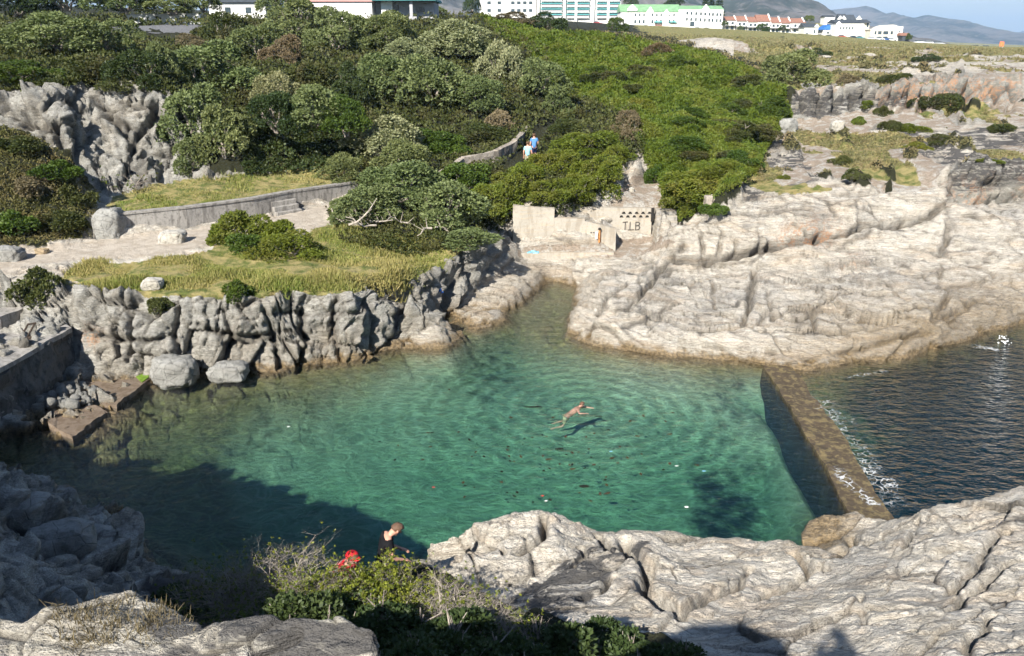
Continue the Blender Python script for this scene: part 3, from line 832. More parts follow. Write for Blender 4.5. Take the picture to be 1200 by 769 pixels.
VEG = [[(-50, 155), (0, 150), (40, 165), (75, 190), (112, 235), (108, 276), (50, 290), (-50, 300)],
       [(-150, -50), (600, -60), (760, 40), (830, 62), (880, 78), (925, 105), (925, 140), (905, 160), (885, 205), (862, 222), (835, 252), (800, 258), (775, 242), (775, 215), (750, 180), (735, 185), (720, 215), (690, 240), (650, 252),
        (607, 238), (590, 262), (545, 290), (480, 300), (400, 285), (385, 250), (430, 218), (420, 195), (300, 203), (240, 205), (235, 120), (190, 112), (140, 98), (100, 100), (70, 108), (30, 108), (-80, 115)],
       [(440, 769), (440, 745), (400, 700), (250, 640), (260, 625), (400, 640), (460, 650), (560, 690), (640, 735), (760, 750), (830, 769), (820, 800), (440, 800)]]
GREY = [[(-50, 330), (60, 330), (100, 340), (400, 340), (600, 262), (600, 300), (520, 372), (455, 420), (200, 470), (20, 540), (-60, 540)],
        [(-50, 100), (300, 90), (300, 215), (120, 230), (90, 205), (-50, 215)],
        [(-80, 545), (0, 555), (120, 595), (210, 690), (440, 710), (460, 800), (-80, 800)],
        [(925, 100), (1195, 85), (1195, 140), (925, 160)],
        [(1112, 192), (1300, 170), (1300, 240), (1112, 240)]]
ORANGE = [[(915, 270), (960, 262), (985, 262), (985, 276), (920, 292), (900, 292)], [(1110, 222), (1150, 220), (1155, 238), (1112, 238)], [(1180, 218), (1230, 215), (1230, 232), (1180, 232)],
          [(1020, 112), (1060, 95), (1190, 88), (1190, 132), (1080, 135)], [(98, 386), (118, 386), (120, 402), (100, 402)], [(500, 350), (525, 345), (520, 365)], [(990, 300), (1010, 300), (1010, 312), (990, 312)],
          [(855, 660), (872, 660), (872, 670), (855, 670)]]
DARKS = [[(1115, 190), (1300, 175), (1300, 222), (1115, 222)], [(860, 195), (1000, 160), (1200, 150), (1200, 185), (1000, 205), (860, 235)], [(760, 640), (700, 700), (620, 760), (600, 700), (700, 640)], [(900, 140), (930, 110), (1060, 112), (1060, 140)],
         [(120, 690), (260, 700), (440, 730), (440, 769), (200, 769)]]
BROWN = [[(920, 632), (935, 610), (985, 585), (1005, 600), (1000, 640), (960, 672), (930, 660)], [(525, 372), (562, 374), (600, 362), (640, 335), (640, 345), (600, 385), (530, 385)], [(650, 385), (665, 385), (700, 408), (700, 425), (650, 420)], [(1040, 360), (1130, 340), (1200, 315), (1400, 290), (1400, 420), (1200, 400), (1100, 425), (930, 450), (880, 432)]]
SANDB = [[(225, 520), (300, 480), (400, 455), (500, 420), (545, 398), (590, 392), (640, 420), (700, 425), (800, 445), (895, 440), (1000, 600), (900, 660), (600, 680), (420, 700), (300, 640)]]
PEBB = [[(120, 505), (180, 465), (330, 440), (460, 420), (540, 380), (600, 375), (640, 350), (660, 345), (665, 395), (640, 415), (540, 400), (450, 430), (330, 465), (230, 520), (150, 560)]]
WEED = [[(800, 575), (830, 560), (890, 575), (925, 600), (920, 630), (830, 640), (800, 620)], [(700, 430), (800, 438), (890, 445), (890, 458), (820, 460), (720, 448)], [(535, 400), (620, 395), (640, 420), (560, 440), (530, 425)],
        [(190, 530), (220, 495), (330, 460), (460, 430), (470, 450), (330, 500), (240, 545)], [(540, 480), (620, 478), (620, 490), (545, 492)], [(935, 450), (1010, 440), (1200, 400), (1300, 400), (1300, 560), (1180, 560), (1100, 520), (1010, 500), (960, 470)],
        [(830, 415), (900, 425), (900, 445), (830, 440)]]


def masks(x, y, z, only=None):
    """cover masks of points: dict of 0..1 arrays"""
    px, py = proj(x, y, z)
    sj = np.clip(np.hypot(x, y) / 40, .5, 4)
    dx_ = (vnoise(x * .8, y * .8, z * .8, 50) * .45 + vnoise(x * 3, y * 3, z * 3, 51) * .14) * sj
    dy_ = (vnoise(x * .8, y * .8, z * .8, 52) * .45 + vnoise(x * 3, y * 3, z * 3, 53) * .14) * sj
    jx, jy = proj(x + dx_, y + dy_, z)
    front = (y * CT - (z - CAMZ) * ST) > .5
    def mk(polys, a=jx, b=jy):
        r = np.zeros(x.shape, bool)
        for q in polys: r |= inpoly(a, b, q)
        return (r & front).astype(np.float32)
    m = {}
    m['path'] = mk(PATH, px + (jx - px) * .3, py + (jy - py) * .3); m['grass'] = mk(GRASS); m['soil'] = mk(SOIL, px + (jx - px) * .4, py + (jy - py) * .4); m['veg'] = mk(VEG)
    out = (px < -20) | (px > 1220) | ~front
    wild = vnoise(x * .05, y * .05, z * 0, 54)
    m['veg'] = np.where(out & (x < 0) & (z > 3.) & (y > 38) & (wild > -.5), 1, m['veg']).astype(np.float32)
    d = np.hypot(x, y)
    # patchy heath on the plateau and the far grass
    slp = np.abs(H(x, y + .6, ZB) - H(x, y - .6, ZB)) / 1.2
    pl = (z > 4.3) & (x > 10) & (px > 860) & (d > 47) & (slp < .42)
    n = fbm(x * .35, y * .12, z * 0, 4, 60)
    m['grass'] = np.where(pl & (n > .22 - sstep(80, 170, d) * .6), 1, m['grass']).astype(np.float32)
    m['veg'] = np.where(pl & (fbm(x * .8, y * .35, z * 0, 3, 61) > .78), 1, m['veg']).astype(np.float32)
    m['soil'] = np.where(pl & (fbm(x * .3, y * .14, z * 0, 4, 62) > .15), 1, m['soil']).astype(np.float32)
    m['grass'] = np.where((d > 175), 1, m['grass']).astype(np.float32)
    m['soil'] = np.where(d > 230, 0, m['soil']).astype(np.float32)
    sl = z < -.1
    for k in ('path', 'grass', 'soil', 'veg'): m[k] = np.where(sl | ((z < .6) & (d < 45)), 0, m[k])
    if only: return m
    m['grey'] = mk(GREY); m['orange'] = mk(ORANGE); m['dark'] = mk(DARKS)
    m['grey'] = np.maximum(m['grey'], ((x < -5) & (y < 30)).astype(np.float32))
    m['sandb'] = mk(SANDB); m['pebb'] = mk(PEBB); m['weed'] = mk(WEED)
    m['brown'] = mk(BROWN)
    return m


ZB = ZR.copy()
# lumpy thicket raises the ground of the hill
XR = SN[:, None] * rr[None]; YR = CS[:, None] * rr[None]
near = rr < 170
Xn, Yn, Zn = XR[:, near], YR[:, near], ZR[:, near]
mk_ = masks(Xn[::2, ::3], Yn[::2, ::3], Zn[::2, ::3], only=('veg', 'path', 'soil'))
up = lambda a: np.repeat(np.repeat(a.astype(np.float32), 2, 0), 3, 1)[:Xn.shape[0], :Xn.shape[1]]
vegR = blur(blur(up(mk_['veg']), 3, 1), 2, 0)
lump = (np.abs(vnoise(Xn * .30, Yn * .24, Zn * 0, 70)) * 1.15 + np.abs(vnoise(Xn * 1.1, Yn * 1.1, Zn * 0, 71)) * .35)
LIFT = np.zeros_like(ZR)
LIFT[:, near] = vegR * (.15 + (.6 + .5 * (Xn > 2)) * (1 - np.clip(lump, 0, 1))) * sstep(14, 40, np.hypot(Xn, Yn))
ZG = ZR.copy()                        # ground itself
ZR = ZR + LIFT
# rolling unevenness of the bare ground
flat = blur(up(np.maximum(mk_['path'], mk_['soil'])), 3, 1)
und = fbm(Xn * .35, Yn * .35, Zn * 0, 4, 75) * .16 * (1 - flat) * sstep(.3, 1.5, np.abs(Zn)) * sstep(3, 9, np.hypot(Xn, Yn))
ZR[:, near] += und
del XR, YR


import time
T0 = time.time()


def tick(m):
    print('TICK', m, round(time.time() - T0, 1))


def build_terrain():
    NR = 1750
    # rows spread by how much screen and face they cover
    step = 2
    dr = np.gradient(rr); dz = np.gradient(ZG, axis=1)
    r_ = rr[None]
    w = np.sqrt((dr[None] * CAMZ / r_) ** 2 + .03 * dr[None] ** 2 + 3.0 * dz ** 2) / np.maximum(r_, 5)
    w = w * (.06 + .94 * sstep(2.0, 6, r_)) * (1 - .8 * sstep(110, 260, r_)) + .00006
    w = box(box(w.astype(np.float32), 4, 1), 10, 0)
    cs = np.cumsum(w, axis=1)
    cs = np.concatenate([np.zeros((NTH, 1)), cs[:, :-1]], 1)
    cs /= cs[:, -1:]
    q = np.linspace(0, 1, NR)
    X = np.empty((NTH, NR)); 
    for i in range(NTH): X[i] = np.interp(q, cs[i], lr)
    rad = np.exp(X)
    x = SN[:, None] * rad; y = CS[:, None] * rad
    j = (X - LR0) / (LR1 - LR0) * (NLR - 1); j0 = np.clip(j.astype(int), 0, NLR - 2); b = j - j0
    ii = np.arange(NTH)[:, None]
    z = ZR[ii, j0] * (1 - b) + ZR[ii, j0 + 1] * b
    zg = ZG[ii, j0] * (1 - b) + ZG[ii, j0 + 1] * b
    m = masks(x, y, zg)
    veg = m['veg']; cover = np.clip(m['veg'] + m['grass'] + m['path'] + m['soil'], 0, 1)
    tick('masks')
    # normals
    pos = np.stack([x, y, z], -1)
    du = np.gradient(pos, axis=0); dv = np.gradient(pos, axis=1)
    n = np.cross(du, dv); n /= np.linalg.norm(n, axis=-1, keepdims=True) + 1e-9
    n = np.where(n[..., 2:] < 0, -n, n)
    for k in range(3): n[..., k] = blur(blur(n[..., k].astype(np.float32), 9, 1), 6, 0)
    n /= np.linalg.norm(n, axis=-1, keepdims=True) + 1e-9
    d = np.hypot(x, y)
    sel = d < 190
    xs, ys, zs = x[sel], y[sel], z[sel]
    ns = n[sel]; ds = d[sel]
    px, py = proj(xs, ys, zs)
    wob = vnoise(xs * .6, ys * .6, zs * .6, 80)
    grey = blur(m['grey'], 3, 1)[sel]
    tick('normals')
    # frames of the rock fabric
    def fr(ax, sx, sy, sz, off=0):
        """rotated and scaled coordinates"""
        a, b_, c = ax
        Rm = np.array((Matrix.Rotation(R(a), 3, 'X') @ Matrix.Rotation(R(b_), 3, 'Y') @ Matrix.Rotation(R(c), 3, 'Z')))
        q0 = Rm[0, 0] * xs + Rm[0, 1] * ys + Rm[0, 2] * zs; q1 = Rm[1, 0] * xs + Rm[1, 1] * ys + Rm[1, 2] * zs; q2 = Rm[2, 0] * xs + Rm[2, 1] * ys + Rm[2, 2] * zs
        return q0 / sx + wob * .25 + off, q1 / sy + wob * .2, q2 / sz + wob * .2
    nearr = (ys < 22) & (~((xs < -5) & (ys > 10)))
    # three fabrics: jointed cliff (left), layered headland (right), slanted slabs (near)
    out = np.zeros(xs.shape, np.float32); crack = np.zeros(xs.shape, np.float32); cid = np.zeros(xs.shape, np.float32)
    amp1 = np.clip(ds / 30, .32, 2.2)
    for which, (A, B) in enumerate((((8, 6, 12), (1.15, 1.3, 1.5)), ((22, -12, 16), (4.6, 2.8, 1.5)), ((24, -18, -32), (3.8, 1.25, 1.1)))):
        w_ = (grey > .5) & ~nearr if which == 0 else ((grey <= .5) & ~nearr if which == 1 else nearr)
        if not w_.any(): continue
        q = fr(A, *B); q2 = tuple(c[w_] for c in q)
        e1, id1, t1 = worley(*q2, 3 + which)
        q = fr((A[0] + 10, A[1] - 8, A[2] + 15), B[0] * .36, B[1] * .36, B[2] * .36); q3 = tuple(c[w_] for c in q)
        e2, id2, t2 = worley(*q3, 13 + which)
        big, small, ew = ((.42, .17, .09), (.22, .05, .06), (.12, .035, .045))[which]
        s = np.clip(e1 / ew, 0, 1) ** .6; s2 = np.clip(e2 / (ew * 1.3), 0, 1) ** .6
        o = big * .8 * (s - 1) * (.55 + .45 * np.sign(id1 - .35)) + big * 1.2 * (id1 - .5) + big * (1.35 if which == 0 else .8) * t1 + small * .9 * (s2 - 1) * (id2 > .3) + small * 1.3 * (id2 - .5) + small * 1.0 * t2
        c = np.clip(1 - e1 / (ew * .5), 0, 1) + .6 * np.clip(1 - e2 / (ew * .5), 0, 1) * (id2 > .3)
        # strata steps
        qq = fr(A, 1, 1, (.55, .34, .26)[which]); h = qq[2][w_] + .9 * vnoise(xs[w_] * .5, ys[w_] * .5, zs[w_] * .5, 90)
        sw = h - np.floor(h)
        stepa = (.05, .07, .045)[which]
        o = o + stepa * (np.clip(sw / .82, 0, 1) - np.clip((sw - .82) / .18, 0, 1))
        c = c + (.35 * np.exp(-((sw - .97) / .04) ** 2))
        out[w_] = o; crack[w_] = c; cid[w_] = id1
    tick('worley')
    out = out + fbm(xs * 1.3, ys * 1.3, zs * 1.3, 4, 95, .55) * np.where(grey > .5, .08, .055)
    near_d = ds < 24
    out[near_d] += fbm(xs[near_d] * 7, ys[near_d] * 7, zs[near_d] * 7, 4, 99, .6) * .016
    out = out * np.clip(ds / 16, .55, 1.25)
    rockm = 1 - blur(blur(cover.astype(np.float32), 2, 1), 1, 0)[sel]
    fade_bed = np.where(zs < 0, 1 - .93 * np.clip(-zs / .9, 0, 1), 1)
    plat = (1 - .25 * sstep(55, 120, ds))
    a = rockm * fade_bed * plat
    vg = veg[sel]
    out = out * a + vg * (fbm(xs * 2.2, ys * 2.2, zs * 2.2, 3, 97) * .10)
    out += (m['grass'][sel] + m['soil'][sel]) * fbm(xs * 1.5, ys * 1.5, zs * 0, 4, 98) * .04
    # the long cracks and ledges, each traced along the rock
    ck = np.zeros(xs.shape, np.float32)
    wob2 = vnoise(xs * 2.3, ys * 2.3, zs * 2.3, 81) * .10; wob3 = vnoise(xs * 2.3, ys * 2.3, zs * 2.3, 82) * .10
    for line, dep, wd in CRACKS:
        pts = [pick(*q) for q in line]
        pts = [q for q in pts if q is not None]
        for a_, b_ in zip(pts[:-1], pts[1:]):
            if math.dist(a_, b_) > 6: continue
            s_ = (np.abs(xs - (a_[0] + b_[0]) / 2) < abs(a_[0] - b_[0]) / 2 + 1.2) & (np.abs(ys - (a_[1] + b_[1]) / 2) < abs(a_[1] - b_[1]) / 2 + 1.2)
            if not s_.any(): continue
            qx, qy, qz = xs[s_] + wob2[s_], ys[s_] + wob3[s_], zs[s_]
            dx, dy, dz = b_[0] - a_[0], b_[1] - a_[1], b_[2] - a_[2]; l2 = dx * dx + dy * dy + dz * dz + 1e-6
            t = np.clip(((qx - a_[0]) * dx + (qy - a_[1]) * dy + (qz - a_[2]) * dz) / l2, 0, 1)
            dd = np.sqrt((qx - a_[0] - t * dx) ** 2 + (qy - a_[1] - t * dy) ** 2 + (qz - a_[2] - t * dz) ** 2)
            e = np.exp(-(dd / wd) ** 2)
            out[s_] -= 1.5 * dep * e - dep * .25 * np.exp(-(dd / (wd * 4)) ** 2)
            ck[s_] = np.maximum(ck[s_], np.exp(-(dd / (wd * .7)) ** 2))
    crack = np.maximum(crack, ck / np.maximum(a, .3))
    # keep the camera's own ledge calm
    out *= sstep(1.5, 4.5, ds)
    for k in range(3): pos[..., k][sel] += ns[:, k] * out
    cr = np.zeros(x.shape, np.float32); cr[sel] = np.clip(crack * 1.4, 0, 1) * a
    ci = np.zeros(x.shape, np.float32); ci[sel] = cid
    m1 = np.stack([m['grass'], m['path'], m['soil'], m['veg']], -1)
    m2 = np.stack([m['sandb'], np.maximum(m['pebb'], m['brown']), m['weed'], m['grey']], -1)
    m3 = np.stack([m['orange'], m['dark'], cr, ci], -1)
    for k_ in range(3): m2[..., k_] = box(box(m2[..., k_], 9, 0), 22, 1)
    m3[..., 0] = box(box(m3[..., 0], 3, 0), 3, 1)
    for mm in (m1, m2, m3):
        for k in range(4): mm[..., k] = blur(mm[..., k], 1, 0)
    tick('disp')
    idx = np.arange(NTH * NR).reshape(NTH, NR)
    f = np.stack([idx[:-1, :-1], idx[:-1, 1:], idx[1:, 1:], idx[1:, :-1]], -1).reshape(-1, 4)
    # close the turn behind
    f2 = np.stack([idx[-1, :-1], idx[-1, 1:], idx[0, 1:], idx[0, :-1]], -1)
    f = np.concatenate([f, f2])
    v = pos.reshape(-1, 3)
    # cap under the feet
    me = mesh_np('terrain', v, f, M['terrain'], {'m1': m1.reshape(-1, 4), 'm2': m2.reshape(-1, 4), 'm3': m3.reshape(-1, 4)}, smooth=False)
    o = link('ground', me); tag(o, kind='structure')
    return o


terrain = build_terrain()
capb = MB(); capb.prism([(math.sin(a) * .6, math.cos(a) * .6) for a in np.linspace(0, 2 * math.pi, 13)[:-1]], 10.0, 10.35)
tag(capb.build('ground', M['terrain']), kind='structure')

# ------------------------------------------------------------------ water body
def build_water():
    a = P(905, 436, 0); b = P(1012, 606, 0)
    k = (a[0] - b[0]) / (a[1] - b[1])
    rows = [-150, 12, 36, 70, 11500]
    def xl(y):
        yy = min(max(y, 12), 36)
        return b[0] + k * (yy - b[1]) + .2
    cols = lambda y: [-6000, xl(y), xl(y) + .35, 12000]
    op = [0, 0, 1, 1]
    v = []; at = []
    for z in (0, -14):
        for y in rows:
            for c, o_ in zip(cols(y), op): v.append((c, y, z)); at.append(o_)
    nr, nc = len(rows), 4; n = nr * nc
    f = []
    for i in range(nr - 1):
        for j in range(nc - 1):
            q = i * nc + j
            f.append((q, q + 1, q + nc + 1, q + nc)); f.append((q + n, q + nc + n, q + nc + 1 + n, q + 1 + n))
    for j in range(nc - 1):
        q = j; f.append((q, q + n, q + 1 + n, q + 1)); q = (nr - 1) * nc + j; f.append((q, q + 1, q + 1 + n, q + n))
    for i in range(nr - 1):
        q = i * nc; f.append((q, q + nc, q + nc + n, q + n)); q = i * nc + nc - 1; f.append((q, q + n, q + nc + n, q + nc))
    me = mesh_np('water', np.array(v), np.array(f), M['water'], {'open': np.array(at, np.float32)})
    tag(link('water', me), kind='structure')


build_water()
# ------------------------------------------------------------------ concrete and stone works
tick('built')
def sub_noise(o, amp=.03, cuts=3, fr=1.6, seed=0):
    """roughen a built mesh: cut it finer and push the points about"""
    me = o.data; b = bmesh.new(); b.from_mesh(me)
    for _ in range(cuts):
        es = [e for e in b.edges if e.calc_length() > .22]
        if not es: break
        bmesh.ops.subdivide_edges(b, edges=es, cuts=1, use_grid_fill=True)
    co = np.array([v.co[:] for v in b.verts])
    for k in range(3):
        d = fbm(co[:, 0] * fr + k * 31, co[:, 1] * fr, co[:, 2] * fr + seed, 3, 200 + k) * amp
        co[:, k] += d
    for v, c in zip(b.verts, co): v.co = c
    b.to_mesh(me); b.free(); me.update()
    return o


def quadwall(name, a, b, z0, z1, th_, mat, parent=None, z1b=None, z0b=None):
    """upright wall between ground points a and b (x,y), thickness to the back"""
    a = Vector(a[:2]); b = Vector(b[:2]); d = (b - a).normalized(); n = Vector((-d.y, d.x)) * th_
    if n.y < 0: n = -n
    z1b = z1 if z1b is None else z1b; z0b = z0 if z0b is None else z0b
    m = MB(); m.prism([a, b, b + n, a + n], [z0, z0b, z0b, z0], [z1, z1b, z1b, z1])
    return m.build(name, mat, parent)


# dam between pool and sea
DAML = [(893, 428), (905, 443), (918, 464), (932, 488), (946, 511), (960, 535), (975, 562), (991, 593), (1004, 618)]
DAMR = [(926, 428), (938, 441), (952, 462), (970, 486), (988, 511), (1002, 535), (1018, 562), (1036, 590), (1052, 615)]
b = MB(); tl = [P(x, y, .09) for x, y in DAML]; tr = [P(x, y, .05) for x, y in DAMR]
bv = b.b.verts
q = []
for l_, r_ in zip(tl, tr):
    row = []
    for t in np.linspace(0, 1, 5):
        row.append(bv.new((l_[0] + (r_[0] - l_[0]) * t, l_[1] + (r_[1] - l_[1]) * t, l_[2] + (r_[2] - l_[2]) * t)))
    q.append([bv.new((l_[0] - .12, l_[1], -3.2))] + row + [bv.new((r_[0] + .25, r_[1], -5.2))])
for i in range(len(q) - 1):
    for j in range(len(q[0]) - 1): b.b.faces.new((q[i][j], q[i][j + 1], q[i + 1][j + 1], q[i + 1][j]))
for e in (0, -1): b.b.faces.new(q[e])
dam = b.build('sea_wall', M['dam'])
sub_noise(dam, .05, 3, 1.8)
tag(dam, 'long weed-brown concrete wall parting the green pool from the open sea', 'sea wall')

# low path wall with coping, and its steps
e = empty('path_wall', (w0[0], w0[1], 3.3), 0, 'long low grey concrete wall along the back of the footpath, steps at its foot', 'wall')
def loc(o, root):
    """parent a mesh built in world coordinates"""
    o.parent = root
    o.matrix_parent_inverse = Matrix.Translation(-Vector(root.location)) @ Matrix.Identity(4)
    return o
def lp(o, root):
    me = o.data
    me.transform(Matrix.Translation(-Vector(root.location)))
    o.parent = root; return o
seg = [w0, P(220, 268, 3.45), P(300, 255, 3.5), P(345, 245, 3.55), w1]
tops = [4.42, 4.42, 4.42, 4.44, 4.44]
for i in range(4):
    a_, b_ = seg[i], seg[i + 1]
    o = quadwall('wall_panel', (a_[0], a_[1] + .02), (b_[0], b_[1] + .02), 3.0, tops[i], .34, M['concrete_grey'], None, tops[i + 1]); sub_noise(o, .02, 2); lp(o, e)
    o = quadwall('coping', (a_[0], a_[1] - .03), (b_[0], b_[1] - .03), tops[i] + .002, tops[i] + .10, .44, M['concrete_grey'], None, tops[i + 1] + .10, tops[i + 1] + .002); lp(o, e)
st = empty('stone_steps', P(330, 251, 3.5), 0, 'flight of three broad worn steps against the low path wall', 'steps')
st0 = P(330, 247, 3.55); wd = Vector((w1[0] - w0[0], w1[1] - w0[1])).normalized(); ang = math.atan2(wd.y, wd.x)
nx = Vector((wd.y, -wd.x))
for k in range(3):
    wdt = 1.5; dp = .3
    c = Vector((st0[0], st0[1])) + nx * (.18 + (2 - k) * dp - .05)
    m = MB(); hh = 3.66 + k * .24
    m.box(c.x, c.y, (3.2 + hh) / 2, wdt, dp + (0 if k < 2 else .1), hh - 3.2, ang, .02)
    lp(sub_noise(m.build('tread', M['concrete_grey']), .012, 2), st)

# walls round the landing at the head of the pool
FW = 45.4
root = empty('landing_wall', (0.3, FW, 1.2), 0, 'tall pale concrete wall stepping down along the landing under the bright bush', 'wall')
m = MB(); m.prism([(.05, FW), (2.28, FW), (2.28, FW + .4), (.05, FW + .4)], 1.0, [3.78, 3.62, 3.62, 3.78]); lp(sub_noise(m.build('wall_panel', M['concrete']), .015, 2), root)
m = MB(); m.prism([(2.282, FW + .01), (3.93, FW + .01), (3.93, FW + .41), (2.282, FW + .41)], 1.0, [3.12, 3.06, 3.06, 3.12]); lp(sub_noise(m.build('wall_panel', M['concrete']), .015, 2), root)
m = MB(); m.prism([(3.932, FW), (5.62, FW), (5.62, FW + .42), (3.932, FW + .42)], 1.0, [2.95, 2.52, 2.52, 2.95]); lp(sub_noise(m.build('wall_panel', M['concrete']), .015, 2), root)
holes = [(4.28, 2.32), (4.42, 2.32), (4.36, 1.98), (3.2, 2.2), (2.5, 2.35)]
for hx, hz in holes:
    m = MB(); m.box(hx, FW - .012, hz, .08, .02, .06); lp(m.build('drain_hole', simple('dark_hollow', (.02, .02, .02)) if 'hole' not in M else M['hole']), root)
M['hole'] = simple('dark_hollow', (.02, .018, .016))
m = MB(); m.box(5.0, FW - .03, 1.12 + .6, .3, .05, .02); m.b.free()
# footing ledge in front of the wall
o = quadwall('concrete_ledge', (.3, 44.75), (5.5, 44.85), .8, 1.34, .64, M['concrete']); sub_noise(o, .03, 2)
tag(o, 'low pale concrete ledge running along the foot of the landing wall', 'ledge')
UW = 47.25
uw = empty('terrace_wall', (4.0, UW, 1.6), 0, 'pale upper wall with two rows of dark holes and painted letters', 'wall')
m = MB(); m.prism([(3.7, UW), (7.82, UW), (7.82, UW + .35), (3.7, UW + .35)], 1.2, [3.36, 3.30, 3.30, 3.36]); lp(sub_noise(m.build('wall_panel', M['concrete']), .015, 2), uw)
for r_ in range(2):
    for c in range(5):
        hx = 6.12 + c * .36 + (.12 if r_ == 0 else 0)
        m = MB(); m.b.verts.ensure_lookup_table()
        m.solid([(hx - .11, UW - .03, 3.0 - r_ * .2), (hx + .11, UW - .03, 3.0 - r_ * .2), (hx + .05, UW - .03, 3.11 - r_ * .2), (hx - .05, UW - .03, 3.11 - r_ * .2)], (0, .02, 0))
        lp(m.build('drain_hole', M['hole']), uw)
# painted letters T.L.B
def strokes(ch):
    return {'T': [((0, 1), (.6, 1)), ((.3, 1), (.3, 0))], 'L': [((0, 1), (0, 0)), ((0, 0), (.5, 0))],
            'B': [((0, 0), (0, 1)), ((0, 1), (.4, .98)), ((.4, .98), (.5, .78)), ((.5, .78), (.4, .55)), ((.4, .55), (0, .52)), ((.4, .52), (.56, .28)), ((.56, .28), (.42, .02)), ((.42, .02), (0, 0))],
            '.': [((0, 0), (.1, 0))]}[ch]
cx = 6.22
mlet = simple('black_paint', (.075, .07, .065), .8, .2, .4, 12)
for ch, adv in (('T', .30), ('.', .10), ('L', .32), ('B', .3)):
    m = MB()
    for (x0, y0), (x1, y1) in strokes(ch):
        a_ = Vector((cx + x0 * .42, UW - .028, 2.08 + y0 * .44 + x0 * .03)); c_ = Vector((cx + x1 * .42, UW - .028, 2.08 + y1 * .44 + x1 * .03)); d_ = (c_ - a_).normalized(); n_ = Vector((d_.z, 0, -d_.x)) * .024
        m.solid([a_ - n_ - d_ * .02, c_ - n_ + d_ * .02, c_ + n_ + d_ * .02, a_ + n_ - d_ * .02], (0, .008, 0))
    lp(m.build('painted_letter' if ch != '.' else 'painted_dot', mlet), uw)
    cx += adv
# wedge shaped buttress with the sloping top beside the landing wall
m = MB(); m.prism([(4.95, 45.83), (5.5, 45.83), (5.5, 46.8), (4.95, 46.8)], 1.3, [2.9, 2.6, 2.5, 2.8]); o = sub_noise(m.build('concrete_buttress', M['concrete_grey']), .02, 2)
tag(o, 'small sloping grey concrete block behind the right end of the landing wall', 'concrete block')
# stairs up to the terrace
sr = empty('landing_stairs', (8.4, 45.4, 1.5), 0, 'narrow flight of pale concrete stairs climbing beside the painted wall', 'stairs')
for k in range(7):
    m = MB(); z1_ = 1.72 + k * .245
    y0_ = 45.35 + k * .31
    m.box(8.45 + k * .03, (y0_ + 47.9) / 2, (1.0 + z1_) / 2 - k * .0, 1.15, 47.9 - y0_, z1_ - 1.0 - .004 * k)
    lp(sub_noise(m.build('tread', M['concrete']), .01, 1), sr)
    m = MB(); m.box(8.45 + k * .03, y0_ - .012, z1_ - .16, 1.13, .02, .2); lp(m.build('riser_shade', M['concrete_grey']), sr)  # darker grey strip paints in the shade on each step's front
m = MB(); m.box(7.85, 47.2, 2.95, .16, .12, .75); lp(m.build('gate_post', M['hole']), sr)
# rusty post by the wall
rp = empty('iron_post', (4.72, FW - .14, 1.9), 0, 'short rusty orange post with a black cap, standing against the landing wall', 'post')
m = MB(); m.tube((0, 0, -.1), (0, 0, .58), .055, .05, 8); m.build('shaft', simple('rusty_iron', (.45, .20, .07), .8, .3, .4, 9), rp)
m = MB(); m.ball((0, 0, .64), .085, 2); m.build('cap', M['hole'], rp, smooth=True)
m = MB(); m.box(-.16, .02, .28, .14, .1, .42, 0, .03); m.build('white_board', simple('flaking_white', (.72, .70, .66), .8, .2, .15, 9), rp)

# retaining wall beside the climbing path
rw = [P(520, 226, 4.0), P(545, 207, 4.5), P(585, 198, 4.7), P(606, 186, 5.0), P(622, 166, 5.3)]
r0 = empty('retaining_wall', rw[1], 0, 'mortared stone wall holding the bank left of the two walkers', 'wall')
for a_, b_ in zip(rw[:-1], rw[1:]):
    lp(sub_noise(quadwall('wall_panel', a_, b_, 3.6, a_[2] + 1.15, .35, M['stonewall'], None, b_[2] + 1.1, 3.8), .05, 3), r0)
# block wall at the right of the hill foot
a_ = P(826, 240, 3.95); b_ = P(862, 234, 4.05)
rb = empty('boundary_wall', a_, 0, 'short double course of white stone blocks at the right end of the green thicket', 'wall')
for k in range(5):
    t = k / 5; xx = a_[0] + (b_[0] - a_[0]) * (t + .1); yy = a_[1] + (b_[1] - a_[1]) * (t + .1)
    m = MB(); m.box(xx, yy, 4.1, .34, .5, .62, .1, .04); lp(sub_noise(m.build('stone_block', M['stonewall']), .03, 2), rb)

# ---- left landing platform and slabs
pt = [P(x, y, 2.0) for x, y in ((-70, 478), (0, 432), (84, 384), (70, 375), (27, 374), (-70, 392))]
pl_ = empty('concrete_platform', pt[1], 0, 'broad raised grey concrete platform at the left edge above the shaded inlet', 'platform')
m = MB(); m.prism([(p[0], p[1]) for p in pt], -.3, 1.86); lp(sub_noise(m.build('platform_base', M['dark_concrete']), .22, 4, 1.4), pl_)  # base is darker than the deck
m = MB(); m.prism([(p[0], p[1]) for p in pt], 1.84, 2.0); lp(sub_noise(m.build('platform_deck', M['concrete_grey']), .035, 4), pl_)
pt = [P(x, y, 2.55) for x, y in ((-70, 385), (0, 371), (28, 361), (6, 348), (-70, 350))]
m = MB(); m.prism([(p[0], p[1]) for p in pt], 1.5, 2.55); o = sub_noise(m.build('concrete_block', M['concrete_grey']), .03, 3)
tag(o, 'higher grey concrete block at the back of the left platform', 'concrete block')
pt = [P(x, y, .18) for x, y in ((79, 449), (108, 440), (160, 435), (177, 442), (137, 474), (120, 472), (104, 456))]
sl1 = empty('wet_slab', pt[4], 0, 'wet brown concrete slab with a bright green corner at the waterline', 'slab')
m = MB(); m.prism([(p[0], p[1]) for p in pt], -.9, .18); lp(sub_noise(m.build('slab_body', M['wetslab']), .07, 4, 2.2), sl1)
pt = [P(x, y, .20) for x, y in ((158, 440), (171, 435), (176, 441), (166, 448))]
